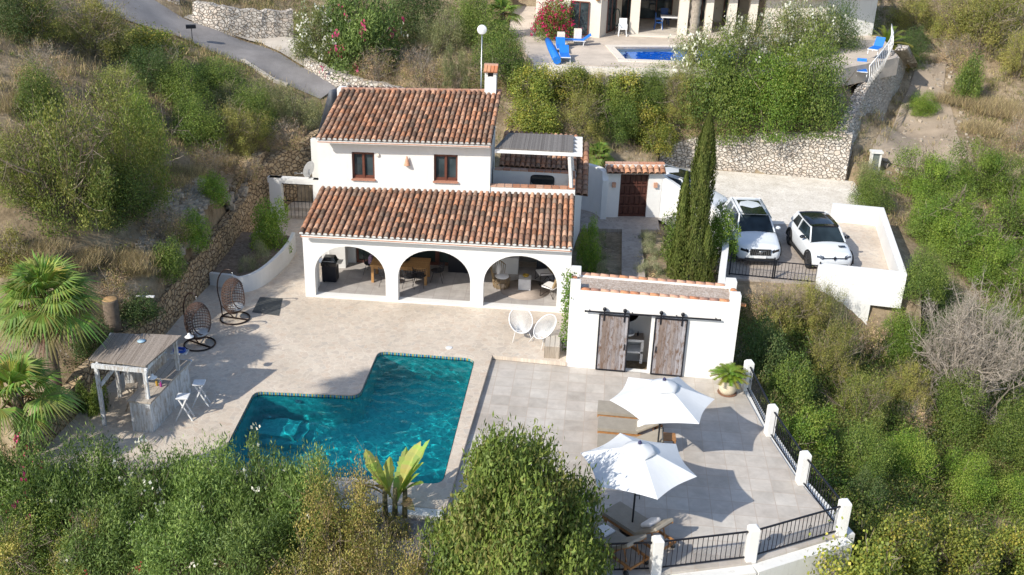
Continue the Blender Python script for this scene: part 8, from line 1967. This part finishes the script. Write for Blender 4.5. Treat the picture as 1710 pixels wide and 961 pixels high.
def grass_stuff(name, seed, n, box, pal, h, w, label, cond, lean=.35, mat='leaf_dry', per=14, exc=EXC, cat='grass'):
    x, y, z, r = scatter(seed, n, box, exc=exc); k = cond(x, y, r); x, y, z = x[k], y[k], z[k]; m_ = len(x)
    kk = np.repeat(np.arange(m_), per); N = len(kk); rad = .16; b = np.stack([x[kk]+r.normal(size=N)*rad, y[kk]+r.normal(size=N)*rad, z[kk]-.03], 1)
    d = np.stack([r.normal(size=N)*lean, r.normal(size=N)*lean, np.ones(N)], 1); hh = h*r.uniform(.5,1.2,N)*r.uniform(.6,1.3,m_)[kk]; d /= np.linalg.norm(d, axis=1, keepdims=True)
    cl = r.integers(0, 50, m_)[kk]; v, c = leaf_arrays(b+d*hh[:, None]/2, d, rdir(N, r), hh, np.full(N, w), colmix(pal, N, r, np.where(r.random(N) < .6, cl, r.integers(0, 50, N))))
    o = bpy.data.objects.new(name, quads_mesh(name, v, c, M[mat])); COL.objects.link(o); tag(o, label, cat, kind='stuff')
def brush_stuff(name, seed, n, box, pal, R_, per, label, cond, L_=.075, W_=.035, exc=EXC, mat='leaf', cat='ground cover'):
    x, y, z, r = scatter(seed, n, box, exc=exc); k = cond(x, y, r); x, y, z = x[k], y[k], z[k]; m_ = len(x); kk = np.repeat(np.arange(m_), per); N = len(kk)
    rr_ = R_*r.uniform(.5,1.35,m_)[kk]; d = rdir(N, r); d[:, 2] = np.abs(d[:, 2]); q = (.35+.65*r.random(N))[:, None]; b = np.stack([x[kk], y[kk], z[kk]], 1)+d*q*rr_[:, None]*np.array([1,1,1.0])
    cl = r.integers(0, 50, m_)[kk]; v, c = leaf_arrays(b, rdir(N, r)+np.array([0,0,.5]), d+rdir(N, r)*.5, L_*r.uniform(.7,1.3,N), W_*r.uniform(.7,1.3,N), colmix([(q[0]*1.3,q[1]*1.25,q[2]*1.2) for q in pal], N, r, np.where(r.random(N) < .7, cl, r.integers(0, 50, N))))
    o = bpy.data.objects.new(name, quads_mesh(name, v, c, M[mat])); COL.objects.link(o); tag(o, label, cat, kind='stuff')
LB = (-34,-3.9,-15,48); RB = (14,41,-22,3.6); TB = (-12,48,12,50); BB = (-12,20,-25,-12.5)
stony = [(p.x, p.y) for p in GW((215,470),(290,480),(390,370),(420,320),(370,290),(250,350))]
grass_stuff('dry_grass', 301, 16000, LB, HAY+DRY, .42, .016, 'straw coloured dry grass between the shrubs of the left hillside', lambda x, y, r: (nz(x, y, .5, 1) > -.6))
brush_stuff('low_brush', 302, 5200, LB, OLIVE+GREEN+DRY[:2], .36, 44, 'low olive and green brush covering the left hillside', lambda x, y, r: (nz(x, y, .45, 2.2) > -.7) & ~_inpoly(x, y, stony))
def rocks(name, seed, n, poly, smin, smax, label, cmat):
    P = np.array(poly); x, y, z, r = scatter(seed, n, (P[:,0].min(), P[:,0].max(), P[:,1].min(), P[:,1].max())); k = _inpoly(x, y, poly); x, y, z = x[k], y[k], z[k]; vs = []
    cube = np.array([(-1,-1,-1),(1,-1,-1),(1,1,-1),(-1,1,-1),(-1,-1,1),(1,-1,1),(1,1,1),(-1,1,1)])*.5; fc = np.array([(0,3,2,1),(4,5,6,7),(0,1,5,4),(1,2,6,5),(2,3,7,6),(3,0,4,7)]); cs = []
    for i in range(len(x)):
        s = r.uniform(smin, smax)*r.uniform(.6,1.3,3); v = cube*s*(1+r.normal(size=(8,3))*.16); a_ = r.uniform(0,6.28); v = v@np.array([[math.cos(a_),-math.sin(a_),0],[math.sin(a_),math.cos(a_),0],[0,0,1]])+np.array([x[i],y[i],z[i]+s[2]*.2]); vs.append(v[fc].reshape(-1,3)); cs.append(np.repeat([np.array([.42,.36,.29])*r.uniform(.7,1.25)], 6, 0))
    o = bpy.data.objects.new(name, quads_mesh(name, np.concatenate(vs), np.concatenate(cs), cmat)); COL.objects.link(o); tag(o, label, 'stones', kind='stuff')
M['rock'] = mat_attr('limestone_rubble', .95, 20, .3, .3)
rocks('loose_stones', 321, 2600, stony, .06, .22, 'loose grey stones on the bare bank above the rubble wall', M['rock'])
rocks('track_stones', 322, 700, TRACK, .05, .2, 'loose pale stones along the dirt track', M['rock'])
brush_stuff('leafy_brush', 303, 6600, RB, OLIVE+BRIGHT+GREEN, .42, 56, 'low green brush covering the slope right of the terrace', lambda x, y, r: (x > 15.6+np.clip((-2.4-y)*.12, 0, 9)) & (nz(x, y, .6, .7) > -1.6))
brush_stuff('slope_thicket', 311, 2700, RB, OLIVE+BRIGHT+GREEN+YELLOW[:2], .75, 260, 'thicket of intergrown low shrubs filling the slope right of the terrace', lambda x, y, r: (x > 16.4+np.clip((-2.4-y)*.14, 0, 9)) & (y < 2.5), L_=.09, W_=.042)
grass_stuff('slope_grass', 304, 7800, RB, HAY+OLIVE+SAGE, .45, .014, 'mixed dry and green grass on the slope right of the pool house', lambda x, y, r: (x > 15.6+np.clip((-2.4-y)*.12, 0, 9)))
brush_stuff('upper_brush', 305, 6000, TB, OLIVE+DRY+GREEN[:2], .38, 40, 'mixed brush on the slopes behind the villas', lambda x, y, r: (nz(x, y, .5, 4.1) > -.5) & ~_inpoly(x, y, TRACK))
grass_stuff('upper_grass', 306, 14000, TB, HAY+DRY+OLIVE, .38, .02, 'dry grass on the slopes behind the villas', lambda x, y, r: ~_inpoly(x, y, TRACK) | (r.random(len(x)) < .12))
brush_stuff('leaf_litter', 307, 5200, BB, DRY+HAY[:2]+[(.16,.12,.08)], .20, 34, 'brown fallen leaves and twigs on the soil in front of the hedge', lambda x, y, r: r.random(len(x)) < .9, .07, .035, mat='leaf_dry', cat='leaf litter')
grass_stuff('weed_grass', 308, 5200, BB, HAY+OLIVE+GREEN, .30, .014, 'thin weeds and grass on the soil at the bottom', lambda x, y, r: nz(x, y, .8, 3) > -.2)
CB = (10.2,16.3,-2.4,9.2)
brush_stuff('bed_plants', 309, 260, CB, SAGE+GREEN+HAY[:2], .22, 60, 'low planting filling the beds along the garden path', lambda x, y, r: x < 15.9, .07, .02, exc=EXC[2:])
